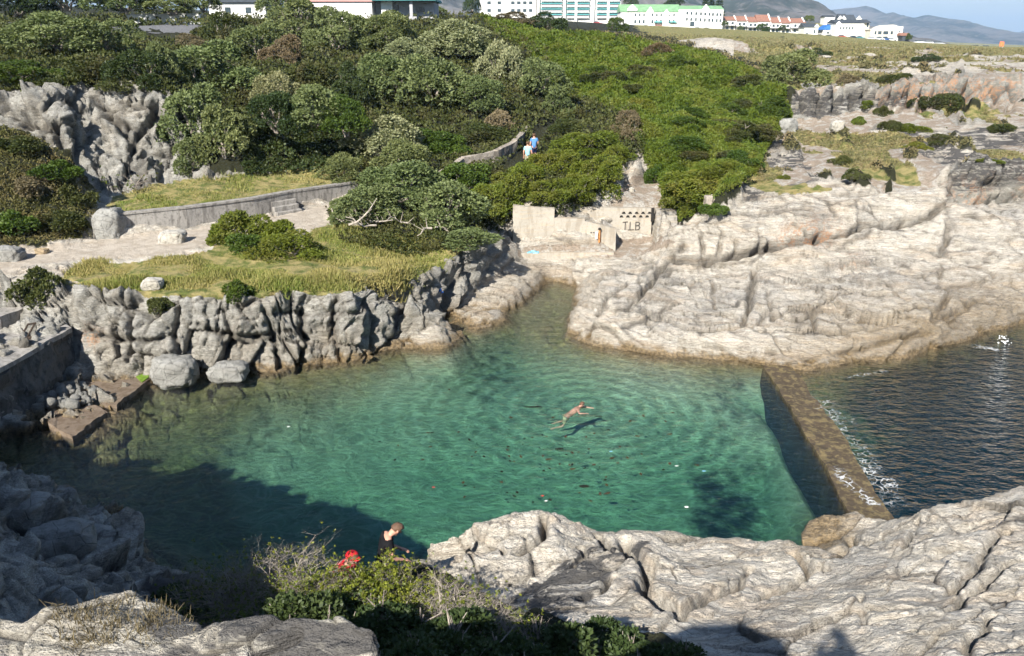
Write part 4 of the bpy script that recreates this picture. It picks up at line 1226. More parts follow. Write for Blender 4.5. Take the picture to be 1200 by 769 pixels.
m = MB(); m.prism([(p[0], p[1]) for p in pt], .14, .20); lp(sub_noise(m.build('algae_patch', simple('green_algae', (.13, .22, .02), .6, .4, .3, 8)), .012, 2), sl1)
pt = [P(x, y, .14) for x, y in ((55, 483), (90, 477), (118, 476), (126, 483), (84, 511), (56, 498))]
m = MB(); m.prism([(p[0], p[1]) for p in pt], -.9, .14); o = sub_noise(m.build('wet_slab', M['wetslab']), .08, 4, 2.2)
tag(o, 'lower dark brown wet slab half in shade, below the rubble heap', 'slab')
# rusty iron fitting on the platform
c = P(28, 398, 2.0)
ir = empty('iron_bracket', c, .6, 'dark rusted iron bracket lying on the left concrete platform', 'iron bracket')
mi = simple('black_rust', (.05, .035, .025), .8, .3, .4, 8)
m = MB(); m.box(0, 0, .05, .5, .3, .1, 0, .02); m.build('base_plate', mi, ir)
for sx in (-.1, .12):
    m = MB(); m.tube((sx, 0, .08), (sx + .32, .1, .5), .04, .035, 6); m.build('arm', mi, ir)
m = MB(); m.tube((.2, .1, .5), (.48, .1, .5), .035, .035, 6); m.build('crossbar', mi, ir)

# ------------------------------------------------------------------ loose rocks
def rock_mesh(name, seed, sx, sy, sz, sub=4, rough=.28, blocky=True):
    b = bmesh.new(); bmesh.ops.create_icosphere(b, subdivisions=sub, radius=1)
    co = np.array([v.co[:] for v in b.verts])
    if blocky:
        p_ = .55
        co = np.sign(co) * np.abs(co) ** p_; co /= np.max(np.abs(co))
    n = co / (np.linalg.norm(co, axis=1, keepdims=True) + 1e-9)
    e1, i1, t1 = worley(co[:, 0] * 1.5 + seed, co[:, 1] * 1.5, co[:, 2] * 1.5 + seed * .3, 300)
    d = fbm(co[:, 0] * 1.3 + seed * 3, co[:, 1] * 1.3, co[:, 2] * 1.3, 4, 301) * rough * .55 + (np.clip(e1 / .15, 0, 1) - 1) * .10 + (i1 - .5) * .18 + fbm(co[:, 0] * 6 + seed, co[:, 1] * 6, co[:, 2] * 6, 3, 302) * .03
    co = co + n * d[:, None]
    co *= np.array([sx, sy, sz])
    for v, c in zip(b.verts, co): v.co = c
    me = bpy.data.meshes.new(name); b.to_mesh(me); b.free()
    for p_ in me.polygons: p_.use_smooth = True
    return me


def make_rock_mat(name, c0, c1, c2):
    m, nt = newmat(name); N = NT(nt); v = N.obj()
    n1 = N.noise(v, 1.2, 6, .65); n2 = N.noise(v, 6, 6, .7); n3 = N.noise(v, 26, 4, .7)
    c = N.mix(N.rng(n1, .35, .65), c0, c1); c = N.mix(N.math('MULTIPLY', N.rng(n2, .5, .66), .6), c, c2)
    vd = N.voro(N.mapping(v, (1, 1, 1.6)), 2.0, 'DISTANCE_TO_EDGE'); cl_ = N.rng(vd, 0, .04, 1, 0)
    c = N.mix(N.math('MULTIPLY', cl_, N.rng(n1, .45, .6, 0, .35)), c, (.07, .06, .05))
    h = N.math('SUBTRACT', N.math('ADD', n2, N.math('MULTIPLY', n3, .4)), N.math('MULTIPLY', cl_, .3))
    N.out(N.bsdf(c, .9, .25, N.bump(h, .9, .08)))
    return m


M['rock_pale'] = make_rock_mat('pale_quartzite', (.50, .48, .43), (.40, .37, .31), (.20, .185, .16))
M['rock_grey'] = make_rock_mat('grey_quartzite', (.34, .335, .31), (.24, .235, .215), (.10, .10, .09))
M['rock_tan'] = make_rock_mat('tan_quartzite', (.45, .34, .20), (.36, .28, .18), (.18, .13, .08))


def boulder(px, py, wpx, hpx, label, mat='rock_pale', seed=1, cat='boulder', z=None, depth=.8, rz=0., group=None):
    p_ = pick(px, py + hpx * .45) if z is None else P(px, py + hpx * .45, z)
    d_ = p_[1] * CT + (CAMZ - p_[2]) * ST
    sx = wpx / 2 * d_ / FPX; sz = hpx / 2 * d_ / FPX
    o = link('boulder', rock_mesh('boulder', seed, sx, sx * depth, sz), None, M[mat], (p_[0], p_[1] + sx * depth * .5, p_[2] + sz * .55))
    o.rotation_euler = (0, 0, rz)
    return tag(o, label, cat, group)


boulder(201, 277, 30, 17, 'pale flat-topped boulder lying on the footpath with a shadow at its right', seed=2)
boulder(202, 432, 50, 36, 'big rounded pale grey boulder in the water right of the brown slabs', 'rock_grey', 3, z=.1)
boulder(128, 258, 32, 42, 'squared upright grey boulder at the left end of the low path wall', 'rock_grey', 4, depth=1.0)
boulder(8, 297, 34, 20, 'dark grey boulder beside the footpath at the left edge', 'rock_grey', 5)
boulder(48, 294, 14, 8, 'small tan stone beside the footpath', 'rock_tan', 6)
boulder(178, 332, 22, 16, 'small whitish boulder perched in the grass near the cliff top', 'rock_pale', 7)
boulder(268, 434, 44, 22, 'low wide grey boulder at the waterline under the jointed cliff', 'rock_grey', 8, z=.05)
boulder(740, 222, 7, 6, 'little white stone on the red earth ramp', 'rock_pale', 9, 'stone')
boulder(924, 146, 22, 18, 'bluish grey boulder in the brush under the far cliff', 'rock_grey', 10)
boulder(982, 146, 16, 13, 'rounded pale boulder under the far cliff', 'rock_pale', 11)
boulder(70, 632, 70, 48, 'large smooth boulder lying in deep shade at the lower left', 'rock_grey', 12, z=2.2, rz=.3)
boulder(100, 636, 62, 40, 'large boulder in the shade beside the dark inlet', 'rock_grey', 13, z=1.5, rz=-.3)
boulder(140, 645, 46, 26, 'flat boulder at the edge of the dark water in the shade', 'rock_grey', 14, z=.8)
boulder(18, 600, 60, 40, 'craggy shaded boulder against the left frame edge', 'rock_grey', 15, z=2.6)
protos = [rock_mesh('rubble_stone', 20 + i, 1, .8, .7, 2, .4) for i in range(4)]
for q in protos: q.materials.append(M['rock_grey'])
for i in range(64):
    px = 52 + rng.random() * 64; py = 452 + rng.random() * 24
    if py > 466 + (px - 60) * .1 + 8: continue
    p_ = P(px, py, .16 + rng.random() * .22)
    o = link('rubble_stone', protos[i % 4], None, None, p_)
    s_ = .08 + rng.random() ** 2 * .17; o.scale = (s_, s_, s_); o.rotation_euler = tuple(rng.random(3) * 6)
    tag(o, 'fist to bucket sized stone in the rubble heap between the two wet slabs', 'stone', 'rubble stones between the wet slabs')
# ------------------------------------------------------------------ vegetation
tick('plants')
M['leaf_milk'] = leafmat('grey_green_leaves', (.075, .105, .035), (.235, .27, .11), None, .55, .2)
M['leaf_pale'] = leafmat('silver_green_leaves', (.13, .155, .065), (.36, .36, .20), None, .6, .2)
M['leaf_bright'] = leafmat('yellow_green_leaves', (.075, .115, .012), (.20, .235, .035), (.16, .14, .04), .5, .3)
M['leaf_creeper'] = leafmat('creeper_leaves', (.07, .085, .025), (.22, .21, .085), (.19, .14, .08), .6, .22)
M['leaf_heath'] = leafmat('heath_leaves', (.10, .10, .045), (.30, .25, .13), (.28, .19, .11), .7, .2)
M['leaf_deep'] = leafmat('deep_green_leaves', (.040, .075, .012), (.115, .165, .028), None, .5, .28)
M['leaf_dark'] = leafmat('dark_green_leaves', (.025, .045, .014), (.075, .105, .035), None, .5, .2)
M['leaf_dry'] = leafmat('dry_brown_leaves', (.11, .085, .05), (.24, .19, .11), None, .8, .15)
M['leaf_mat'] = leafmat('thicket_leaves', (.050, .092, .013), (.158, .215, .032), (.15, .145, .035), .5, .28)
M['leaf_mix'] = leafmat('scrub_leaves', (.03, .045, .012), (.115, .13, .04), (.085, .07, .035), .6, .22)
M['grass'] = leafmat('grass_blades', (.14, .18, .03), (.44, .37, .16), (.17, .25, .04), .7, .3)
M['bark'] = simple('grey_bark', (.30, .26, .22), .9, .2, .35, 6, .1)
M['bark_pale'] = simple('bleached_bark', (.42, .37, .31), .9, .2, .3, 8, .1)
M['flesh_leaf'] = leafmat('fleshy_leaves', (.06, .09, .01), (.30, .33, .05), None, .4, .3)


def unit(v): return v / (np.linalg.norm(v, axis=-1, keepdims=True) + 1e-9)


def cards(p, n, size, k=3, spread=.9, aspect=.55, rs=None):
    """k leaf shaped quads round every point, facing roughly along n"""
    rs = rs or rng
    N_ = len(p)
    P_ = np.repeat(p, k, 0); Nn = np.repeat(n, k, 0)
    sz = np.repeat(np.broadcast_to(size, (N_,)), k) * (.7 + .6 * rs.random(N_ * k))
    d = unit(Nn * .8 + rs.normal(size=Nn.shape) * spread)          # leaf axis
    s = unit(np.cross(d, rs.normal(size=Nn.shape)))
    u = np.cross(s, d)
    a = P_ + s * 0; L_ = sz[:, None] * d; W_ = (sz * aspect)[:, None] * s
    q0 = a; q1 = a + L_ * .5 + W_ * .5 + u * sz[:, None] * .06; q2 = a + L_; q3 = a + L_ * .5 - W_ * .5 + u * sz[:, None] * .06
    v = np.stack([q0, q1, q2, q3], 1).reshape(-1, 3)
    f = np.arange(len(v)).reshape(-1, 4)
    tone = np.repeat(rs.random(N_), k) * .6 + rs.random(N_ * k) * .4
    return v, f, np.repeat(tone, 4)


def crown_points(nl, npts, seed, flat=1.0, lob=(.26, .44), full=False, inner=.12):
    """points on a lumpy crown of unit size, base at z=0"""
    rs = np.random.default_rng(seed)
    c = unit(rs.normal(size=(nl * 3, 3)))
    if not full: c = c[c[:, 2] > -.25]
    c = c[:nl]
    c = c * (.50 + .28 * rs.random((len(c), 1)))
    c = np.concatenate([c, [[0, 0, .1]]])
    r = rs.uniform(lob[0], lob[1], len(c)); r[-1] = .5
    w = r ** 2; w /= w.sum()
    i = rs.choice(len(c), npts * 2, p=w)
    d = unit(rs.normal(size=(npts * 2, 3)))
    d[:, 2] = np.where(d[:, 2] < -.35, -d[:, 2], d[:, 2])
    rad = r[i] * (1 - inner * rs.random(npts * 2) ** 2 * 2.2 + .05 * rs.normal(size=npts * 2))
    p = c[i] + d * rad[:, None]
    # drop what lies inside another lobe
    keep = np.ones(len(p), bool)
    for j in range(len(c)):
        dist = np.linalg.norm(p - c[j], axis=1)
        keep &= ~((dist < r[j] * .80) & (i != j))
    p, d, i = p[keep][:npts], d[keep][:npts], i[keep][:npts]
    p = p / 1.0
    p[:, 2] = p[:, 2] * flat
    lt = (np.random.default_rng(seed + 5).random(len(c)))[i]
    return p, d, lt, c, r


def stems(nb, seed, mat, r0=.05, top=.55, flat=1.0):
    rs = np.random.default_rng(seed); m = MB()
    for _ in range(nb):
        a = rs.random() * 6.28; e = Vector((math.cos(a) * rs.uniform(.25, .6), math.sin(a) * rs.uniform(.25, .6), rs.uniform(.15, top) * flat))
        b0 = Vector((rs.normal() * .06, rs.normal() * .06, -.35)); mid = b0.lerp(e, .5) + Vector((rs.normal() * .07, rs.normal() * .07, .05))
        m.tube(b0, mid, r0, r0 * .7, 5); m.tube(mid, e, r0 * .7, r0 * .3, 5)
        for _ in range(2):
            g = e + Vector((rs.normal() * .16, rs.normal() * .16, rs.uniform(.05, .25)))
            m.tube(mid.lerp(e, .6), g, r0 * .4, r0 * .15, 4)
    bmesh.ops.recalc_face_normals(m.b, faces=m.b.faces)
    me = bpy.data.meshes.new('stem'); m.b.to_mesh(me); m.b.free(); me.materials.append(mat)
    return me


def foliage_mesh(nl, npts, leaf, seed, mat, k=3, flat=1.0, lob=(.26, .44), aspect=.55, spread=.9, **kw):
    p, d, lt, c, r = crown_points(nl, npts, seed, flat, lob, **kw)
    v, f, t = cards(p, d, leaf, k, spread, aspect, np.random.default_rng(seed + 1))
    t = np.clip(t * .75 + np.repeat(lt, 4 * k) * .35, 0, 1)
    return mesh_np('foliage', v, f, mat, {'tone': t})


# crowns come in a coarse kind for small plants and a fine kind for tree size ones
FOL = {}
def fol(kind, size):
    big = size > 1.15
    key = (kind, big)
    if key not in FOL:
        n = 3200 if big else 1500; lf = .070 if big else .12
        if kind == 'bright': n = int(n * 1.15); lf *= .85
        ms = []
        for s in range(2):
            ms.append(foliage_mesh(15 if big else 9, n, lf, 500 + 10 * s + (3 if big else 0) + len(FOL) * 31, M['leaf_' + kind], 3, 1.0, (.22, .40) if big else (.28, .46)))
        FOL[key] = ms
    return FOL[key][rng.integers(2)]


STEM = {k: [stems(6, 70 + i, M[k], .045) for i in range(2)] for k in ('bark', 'bark_pale')}


def bush(px, py, rx, ry, kind, label, group, name='shrub', cat='shrub', sink=.35, stem='bark', y=None, deep=.9):
    """a shrub whose crown shows centred at (px,py) with half sizes rx, ry in photo pixels"""
    g = pick(px, py + ry * .62) if y is None else Q(px, py + ry * .6, y)
    if g is None: return None
    d = g[1] * CT + (CAMZ - g[2]) * ST
    s = rx * d / FPX; h = ry * d / FPX * 1.12
    gz = float(H(g[0], g[1] + s * deep * .45)) if y is None else g[2]
    top = CAMZ + ray(px, py - ry)[2] / ray(px, py - ry)[1] * (g[1] + s * deep * .45)
    zc = top - h * .98
    tree_ = name == 'tree'
    if not tree_ and y is None:
        z2 = gz - .12 * h; h = max((top - z2), .5 * h) / 1.04 / 1.12; zc = z2
    root = empty(name, (g[0], g[1] + s * deep * .45, zc), rng.random() * 6.28, label, cat, group)
    f = link('foliage', fol(kind, s), root); f.scale = (s * 1.25, s * 1.2 * deep, h * 1.12)
    st = link('stem', STEM[stem][rng.integers(2)], root); st.scale = (s, s * deep, max(h, (zc - gz) * 2.2 + .3))
    return root


GM = 'grey-green coastal trees on the wooded slope'
GB = 'bright rounded shrubs between the path and the earth ramp'
GS = 'dark shrubs along the top of the left cliff'
GH = 'low shrubs scattered over the rocky plateau'
# (px, py, rx, ry, kind, label, group)
BL = [
    # tree standing on the grass under the cliff, in four masses
    (243, 92, 52, 36, 'milk', 'tall silvery crown of the tree beside the back cliff, its highest mass', GM),
    (232, 150, 40, 42, 'milk', 'grey-green tree hanging down over the pale back cliff', GM),
    (262, 172, 34, 40, 'milk', 'dark trunked tree at the left end of the shaded bank', GM),
    (222, 188, 24, 26, 'milk', 'small grey-green shrub at the foot of the back cliff', GM),
    (316, 108, 30, 24, 'pale', 'silver leaved shrub above the black shade of the bank', GM),
    (345, 30, 34, 28, 'milk', 'grey-green tree in front of the white gabled house', GM),
    (392, 45, 34, 30, 'milk', 'leafy tree standing right beside the white house wall', GM),
    (300, 55, 34, 24, 'milk', 'mid green tree behind the silvery tree', GM),
    (330, 62, 24, 20, 'dry', 'brown twiggy shrub in the middle of the left slope', GM),
    (366, 92, 36, 24, 'mix', 'thin scrubby shrub with bare branches on the left slope', GM),
    (375, 135, 42, 26, 'deep', 'bright green shrub at the right edge of the shaded bank', GM),
    (405, 100, 26, 28, 'dark', 'dark shrub in the gully below the white house', GM),
    (455, 42, 34, 24, 'milk', 'round tree under the veranda of the house', GM),
    (470, 64, 30, 20, 'pale', 'pale round shrub below the veranda tree', GM),
    (455, 100, 40, 32, 'milk', 'broad leaning green tree left of the pale domed tree', GM),
    (505, 106, 44, 36, 'milk', 'wide green tree in the centre of the wooded slope', GM),
    (540, 55, 46, 26, 'pale', 'pale domed tree with the lightest leaves on the slope', GM),
    (592, 78, 30, 30, 'pale', 'pale tree right of the domed tree against the thicket', GM),
    (560, 118, 36, 24, 'milk', 'green tree with a dark hollow under the pale domed tree', GM),
    (632, 100, 34, 26, 'milk', 'greenish tree where the slope meets the smooth thicket', GM),
    (648, 122, 24, 16, 'milk', 'small tree at the upper end of the footpath', GM),
    (512, 168, 46, 18, 'deep', 'low green shrubs carpeting the bank above the stone wall', GM),
    (560, 160, 36, 16, 'mix', 'low mixed shrub behind the walkers', GM),
    (586, 142, 18, 18, 'dry', 'grey leafless looking shrub left of the walkers', GM),
    (440, 172, 50, 30, 'pale', 'silver-green spreading shrub above the path wall', GM),
    (400, 200, 30, 20, 'milk', 'small grey-green shrub overhanging the end of the low wall', GM),
    (470, 196, 40, 26, 'milk', 'grey-green shrub between the bank and the headland tree', GM),
    (520, 205, 34, 16, 'mix', 'olive shrub at the near end of the stone retaining wall', GM),
    # the tree on the point
    (430, 250, 42, 28, 'milk', 'left lobe of low tree with bleached limbs on the grass terrace', GM),
    (470, 225, 48, 32, 'milk', 'broad low tree crown at the back of the grass terrace', GM),
    (520, 250, 46, 34, 'milk', 'grey leaved tree top in the middle of the cliff point', GM),
    (545, 215, 44, 24, 'deep', 'green shrub crowning the cliff point beside the retaining wall', GM),
    (580, 250, 32, 40, 'bright', 'yellow-green shrub overhanging the corner of the landing wall', GM),
    (540, 284, 40, 18, 'milk', 'drooping grey-green shrub over the edge of the cliff', GM),
    # bright bushes between path and ramp
    (612, 212, 36, 24, 'bright', 'bright shrub just below the walkers', GB),
    (640, 232, 32, 22, 'bright', 'yellow-green shrub directly behind the landing wall', GB),
    (672, 228, 30, 26, 'bright', 'rounded bright shrub spilling onto the landing wall', GB),
    (700, 205, 34, 28, 'bright', 'bright shrub beside the dark rock of the earth ramp', GB),
    (650, 192, 34, 20, 'bright', 'olive and yellow shrub right of the walking path', GB),
    (690, 170, 38, 20, 'bright', 'broad yellow-green shrub high above the landing', GB),
    (720, 185, 24, 18, 'bright', 'small green shrub over the rock outcrop', GB),
    (668, 152, 22, 14, 'mix', 'dusty shrub at the bend of the path', GB),
    (738, 150, 22, 20, 'dry', 'grey-brown withered shrub at the edge of the smooth thicket', GB),
    # right foot of the hill
    (820, 222, 44, 24, 'bright', 'lush low shrub above the stone block wall', GB),
    (800, 238, 24, 16, 'bright', 'bright green shrub beside the top of the stairs', GB),
    (850, 200, 30, 14, 'bright', 'light green cushion shrub at the lower right of the thicket', GB),
    (872, 190, 26, 13, 'deep', 'green shrub at the ragged right edge of the thicket beside bare rock', GB),
    (893, 158, 22, 14, 'mix', 'scrubby shrub at the right edge of the thicket, below the far cliff', GB),
    (903, 126, 22, 14, 'deep', 'green shrub at the upper right edge of the thicket', GB),
    (885, 98, 26, 12, 'mix', 'dark green shrub where the thicket crest meets the plateau', GB),
    (770, 205, 16, 12, 'deep', 'shrub hanging over the head of the earth ramp', GB),
    (838, 246, 14, 9, 'deep', 'tiny shrub below the stone block wall', GB),
    # terrace mounds
    (268, 271, 28, 22, 'bright', 'fresh green mound shrub on the grass touching the footpath', 'mound shrubs on the terrace'),
    (296, 270, 32, 22, 'bright', 'taller middle mound shrub beside the footpath, below the stone steps', 'mound shrubs on the terrace'),
    (322, 278, 28, 17, 'bright', 'right shoulder of green mound shrubs between footpath and low tree', 'mound shrubs on the terrace'),
    (284, 288, 30, 15, 'deep', 'deeper green front mound shrub on the terrace grass', 'mound shrubs on the terrace'),
    (335, 288, 40, 20, 'bright', 'low yellow-green mound shrub spreading on the terrace', None),
    (275, 345, 19, 18, 'deep', 'glossy dark green shrub hanging at the cliff edge', None),
    (33, 338, 27, 22, 'mix', 'olive cushion shrub on pale rocks at the left edge', None),
    (185, 368, 16, 20, 'mix', 'trailing olive shrub drooping down the jointed cliff', None),
    (290, 192, 9, 7, 'dark', 'tiny dark tuft shrub beside the stone steps', None),
    # left skyline and cliff top
    (62, 48, 52, 30, 'milk', 'wide dark shrub left of the road gap, the biggest there', GS),
    (22, 45, 30, 22, 'dark', 'dark green shrub in the far left corner under the trees', GS),
    (118, 50, 36, 24, 'milk', 'leafy shrub under the road, right of the widest one', GS),
    (152, 38, 14, 14, 'milk', 'small upright shrub in front of the road', GS),
    (96, 80, 40, 14, 'mix', 'low scrub shrub just above the pale cliff', GS),
    (160, 78, 36, 24, 'dark', 'dark shrub overhanging the top of the back cliff', GS),
    (130, 108, 20, 16, 'mix', 'olive shrub growing on the ledge of the back cliff', GS),
    (185, 72, 22, 22, 'milk', 'greyish shrub between road and silvery tree', GS),
    (20, 92, 44, 22, 'deep', 'yellow-green shrub on top of the sunlit left outcrop', GS),
    (60, 100, 14, 10, 'mix', 'small heathy shrub on the outcrop edge', GS),
    (262, 32, 34, 20, 'mix', 'rounded olive-brown shrub right of the road', GS),
    (225, 52, 22, 12, 'dry', 'brownish low shrub below the road edge', GS),
    # crest of the thicket
    (640, 26, 22, 13, 'dark', 'dark shrub standing on the crest before the apartment block', None),
    (600, 24, 26, 10, 'dry', 'brown topped shrub on the crest of the thicket', None),
    (722, 30, 15, 10, 'deep', 'clipped dark green shrub in front of the green-roofed hotel', None),
    (770, 60, 20, 9, 'dry', 'brown scrub at the right end of the thicket crest', None),
    (505, 14, 22, 10, 'milk', 'small dark tree right of the white house', None),
    # plateau
    (935, 80, 34, 22, 'milk', 'large dark grey shrub on top of the far rock cliff', GH),
    (905, 76, 14, 12, 'mix', 'shrub left of the large dark one on the far cliff', GH),
    (1102, 120, 30, 13, 'mix', 'wide olive shrub at the foot of the reddish cliff', GH),
    (1015, 125, 11, 7, 'bright', 'round yellow shrub under the far cliff', GH),
    (1037, 131, 11, 7, 'mix', 'round olive shrub next to the yellow one', GH),
    (1045, 148, 14, 8, 'mix', 'dull green shrub on the plateau slope', GH),
    (1050, 92, 22, 8, 'mix', 'flat olive shrub spread on the cliff rim', GH),
    (1000, 96, 18, 8, 'dry', 'dry brown shrub on the cliff rim', GH),
    (1010, 142, 10, 6, 'bright', 'small yellow-green cushion on bare rock', GH),
    (1075, 150, 18, 6, 'bright', 'yellowish cushion shrub right of centre of the plateau', GH),
    (1105, 165, 22, 8, 'mix', 'loose green shrub patch behind the black rock band', GH),
    (1080, 172, 14, 5, 'bright', 'bright cushion in front of the loose patch', GH),
    (1165, 190, 14, 5, 'bright', 'yellow-green cushion on the dark rock at the right edge', GH),
    (1180, 150, 16, 6, 'mix', 'low green cushion at the right edge of the plateau', GH),
    (985, 188, 12, 6, 'mix', 'greyish cushion shrub above the pale ledge', GH),
    (1005, 205, 14, 7, 'mix', 'cushion shrub nearest the orange lichen ledge', GH),
    (918, 208, 7, 4, 'bright', 'tiny bright tuft on the headland rock', GH),
    (960, 62, 14, 6, 'dark', 'dark low shrub far out on the heath', GH),
    (1090, 68, 16, 5, 'dark', 'dark flat shrub on the middle of the far heath', GH),
]
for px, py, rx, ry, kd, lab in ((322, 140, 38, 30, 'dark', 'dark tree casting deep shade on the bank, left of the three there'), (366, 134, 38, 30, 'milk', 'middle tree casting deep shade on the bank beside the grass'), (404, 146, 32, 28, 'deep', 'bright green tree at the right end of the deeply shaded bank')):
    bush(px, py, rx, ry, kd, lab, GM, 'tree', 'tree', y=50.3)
for r_ in BL:
    px, py, rx, ry, kd, lab, gr = r_
    bush(px, py, rx, ry, kd, lab, gr, 'tree' if (rx > 30 and ry > 22 and kd in ('milk', 'pale')) else 'shrub', 'tree' if (rx > 30 and ry > 22 and kd in ('milk', 'pale')) else 'shrub')

for px, py, rx, ry, kd, lab in ((14, 172, 26, 14, 'mix', 'olive shrub on the crest of the left mound'), (62, 200, 24, 14, 'deep', 'green shrub on the upper right flank of the left mound'), (30, 222, 26, 16, 'dry', 'brown shrub in the middle of the left mound'),
                                (86, 232, 20, 16, 'mix', 'scrubby shrub at the right edge of the left mound'), (12, 262, 24, 18, 'deep', 'green shrub low on the left mound by the frame edge'), (64, 262, 26, 16, 'mix', 'olive shrub at the foot of the left mound above the footpath')):
    bush(px, py, rx, ry, kd, lab, 'shrubs on the left mound')
rs_ = np.random.default_rng(12)
for i in range(34):
    px = rs_.uniform(640, 880); py = rs_.uniform(58, 200)
    if not inpoly(np.array([px]), np.array([py]), [(650, 55), (740, 62), (830, 80), (890, 115), (875, 180), (800, 215), (770, 175), (720, 120), (660, 100)])[0]: continue
    w_ = rs_.uniform(13, 26) * (.6 + py / 260)
    bush(px, py, w_, w_ * .42, ['deep', 'bright', 'deep', 'mix'][rs_.integers(4)], 'low rounded shrub swelling out of the smooth green thicket', 'shrubs swelling out of the thicket')
# bleached limbs under the tree on the point
lb = P(455, 272, 3.4)
lt_ = empty('fallen_branch', lb, 0, 'bleached bare tree limbs lying along the grass under the low tree', 'branch')
for k in range(7):
    rs = np.random.default_rng(900 + k); m = MB()
    a_ = Vector((rs.uniform(-1.8, 2.4), rs.uniform(-.6, .6), rs.uniform(.1, .5))); dd = Vector((rs.choice([-1, 1]) * rs.uniform(.5, 1), rs.uniform(-.3, .3), rs.uniform(-.05, .35)))
    r0_ = rs.uniform(.05, .09)
    for q_ in range(5):
        c_ = a_ + dd * .42; m.tube(a_, c_, r0_, r0_ * .82, 6); r0_ *= .8
        if q_ > 0: m.tube(a_, a_ + Vector((rs.normal() * .4, rs.normal() * .2, rs.uniform(.1, .5))), r0_ * .7, r0_ * .25, 5)
        a_ = c_; dd = (dd + Vector((rs.normal() * .2, rs.normal() * .3, rs.normal() * .25))).normalized() * dd.length
    m.build('limb', M['bark_pale'], lt_)

# bare twiggy bush by the cliff foot
def twig_bush(name, loc_, size, n, seed, mat, label, cat, leaves=None, nleaf=0, lsize=.05, r0=.03, updir=.6, levels=3, segs=4, flat=1.0, root=None, group=None):
    rs = np.random.default_rng(seed)
    root = root or empty(name, loc_, 0, label, cat, group)
    V, F = [], []
    tips = []
    def tube(a, b, ra, rb):
        d = b - a; L_ = np.linalg.norm(d) + 1e-9; d = d / L_
        x = np.cross(d, (.3, .2, .9)); x /= np.linalg.norm(x) + 1e-9; y_ = np.cross(d, x)
        i0 = len(V)
        for c, r_ in ((a, ra), (b, rb)):
            for k in range(3):
                an = k * 2.0944; V.append(c + (x * math.cos(an) + y_ * math.sin(an)) * r_)
        for k in range(3):
            j = (k + 1) % 3; F.append((i0 + k, i0 + j, i0 + 3 + j, i0 + 3 + k))
    def grow(a, d, L_, r_, lv):
        for s_ in range(segs):
            b = a + d * L_ / segs
            tube(a, b, r_, r_ * .8); r_ *= .8
            d = d + rs.normal(size=3) * .22; d[2] = d[2] * .9 + .06; d /= np.linalg.norm(d)
            if lv > 0 and s_ > 0:
                for _ in range(rs.integers(1, 3)):
                    d2 = d + rs.normal(size=3) * .75; d2[2] = abs(d2[2]) * .7; d2 /= np.linalg.norm(d2)
                    grow(b, d2, L_ * rs.uniform(.45, .7), r_ * .65, lv - 1)
            a = b
        tips.append((a, d))
    for _ in range(n):
        an = rs.random() * 6.283; el_ = rs.uniform(.1, 1.2)
        d = np.array([math.cos(an) * math.cos(el_), math.sin(an) * math.cos(el_), math.sin(el_) * updir + .15]); d /= np.linalg.norm(d)
        grow(np.array([rs.normal() * .1, rs.normal() * .1, -.1]) * size, d, size * rs.uniform(.55, .8), r0, levels)
    V = np.array(V); V[:, 2] *= flat
    link('branches', mesh_np('branches', V, np.array(F), mat), root)
    if leaves and nleaf:
        T = np.array([t[0] for t in tips]); D = np.array([t[1] for t in tips]); T[:, 2] *= flat
        pick_ = rs.choice(len(T), min(nleaf, len(T)), replace=False)
        v, f, t = cards(T[pick_] + rs.normal(size=(len(pick_), 3)) * .02, unit(D[pick_] + np.array([0, 0, .5])), lsize, 6, .8, .5, rs)
        link('foliage', mesh_np('foliage', v, f, leaves, {'tone': t}), root)
    return root


p_ = pick(147, 222)
twig_bush('bare_shrub', p_, 1.7, 7, 31, M['bark'], 'small leafless branching shrub at the foot of the back cliff', 'shrub', M['leaf_bright'], 30, .12, .045)

# ---- the close shrub on the slope below the camera: bare twig ends and tufts of fleshy leaves
def fg(px, py, z): return P(px, py, z)
FG = [  # px, py of the crown centre, height, size, leafiness, label
    (285, 662, 4.1, 1.1, .16, 'near leafless grey twig shrub at the left end of the foreground thicket', M['bark']),
    (345, 664, 4.15, 1.1, .14, 'grey twiggy shrub left of the red cap with sparse yellow leaf tufts', M['bark_pale']),
    (395, 684, 4.1, .95, .45, 'leafy foreground shrub with fleshy yellow-green tufts left of centre', M['bark']),
    (428, 672, 4.15, .85, .85, 'densest yellow-green foreground shrub hiding the dark-clad person to the chest', M['bark']),
    (476, 686, 4.05, .85, .5, 'mixed foreground shrub just right of the dark-clad person', M['bark_pale']),
    (520, 692, 4.2, .95, .10, 'tangled straw-coloured foreground shrub touching the pale rocks', M['bark_pale']),
    (262, 668, 3.9, .85, .08, 'leftmost bare grey shrub of the foreground thicket, nearly black behind it', M['bark_pale']),
    (325, 694, 4.2, .85, .30, 'low shrub with few leaves in front of the grey twiggy ones', M['bark']),
    (598, 728, 4.2, .75, .08, 'rightmost straw-coloured shrub of the foreground thicket, low over the shaded rock', M['bark_pale']),
    (566, 712, 4.2, .90, .10, 'dry tangled shrub at the right end of the foreground thicket', M['bark_pale']),
]
for i, (px, py, z, s, lf, lab, bm) in enumerate(FG):
    q = fg(px, py + 14, z - .1)
    nl = int(900 * lf)
    twig_bush('coastal_shrub', (q[0], q[1], q[2] - .35), s * .86, 22, 60 + i, bm, lab, 'shrub', M['flesh_leaf'], 60 + int(1500 * lf), .046 if lf > .4 else .038, .030, .8, 3, 4, .85, group='shrubs of the foreground thicket')
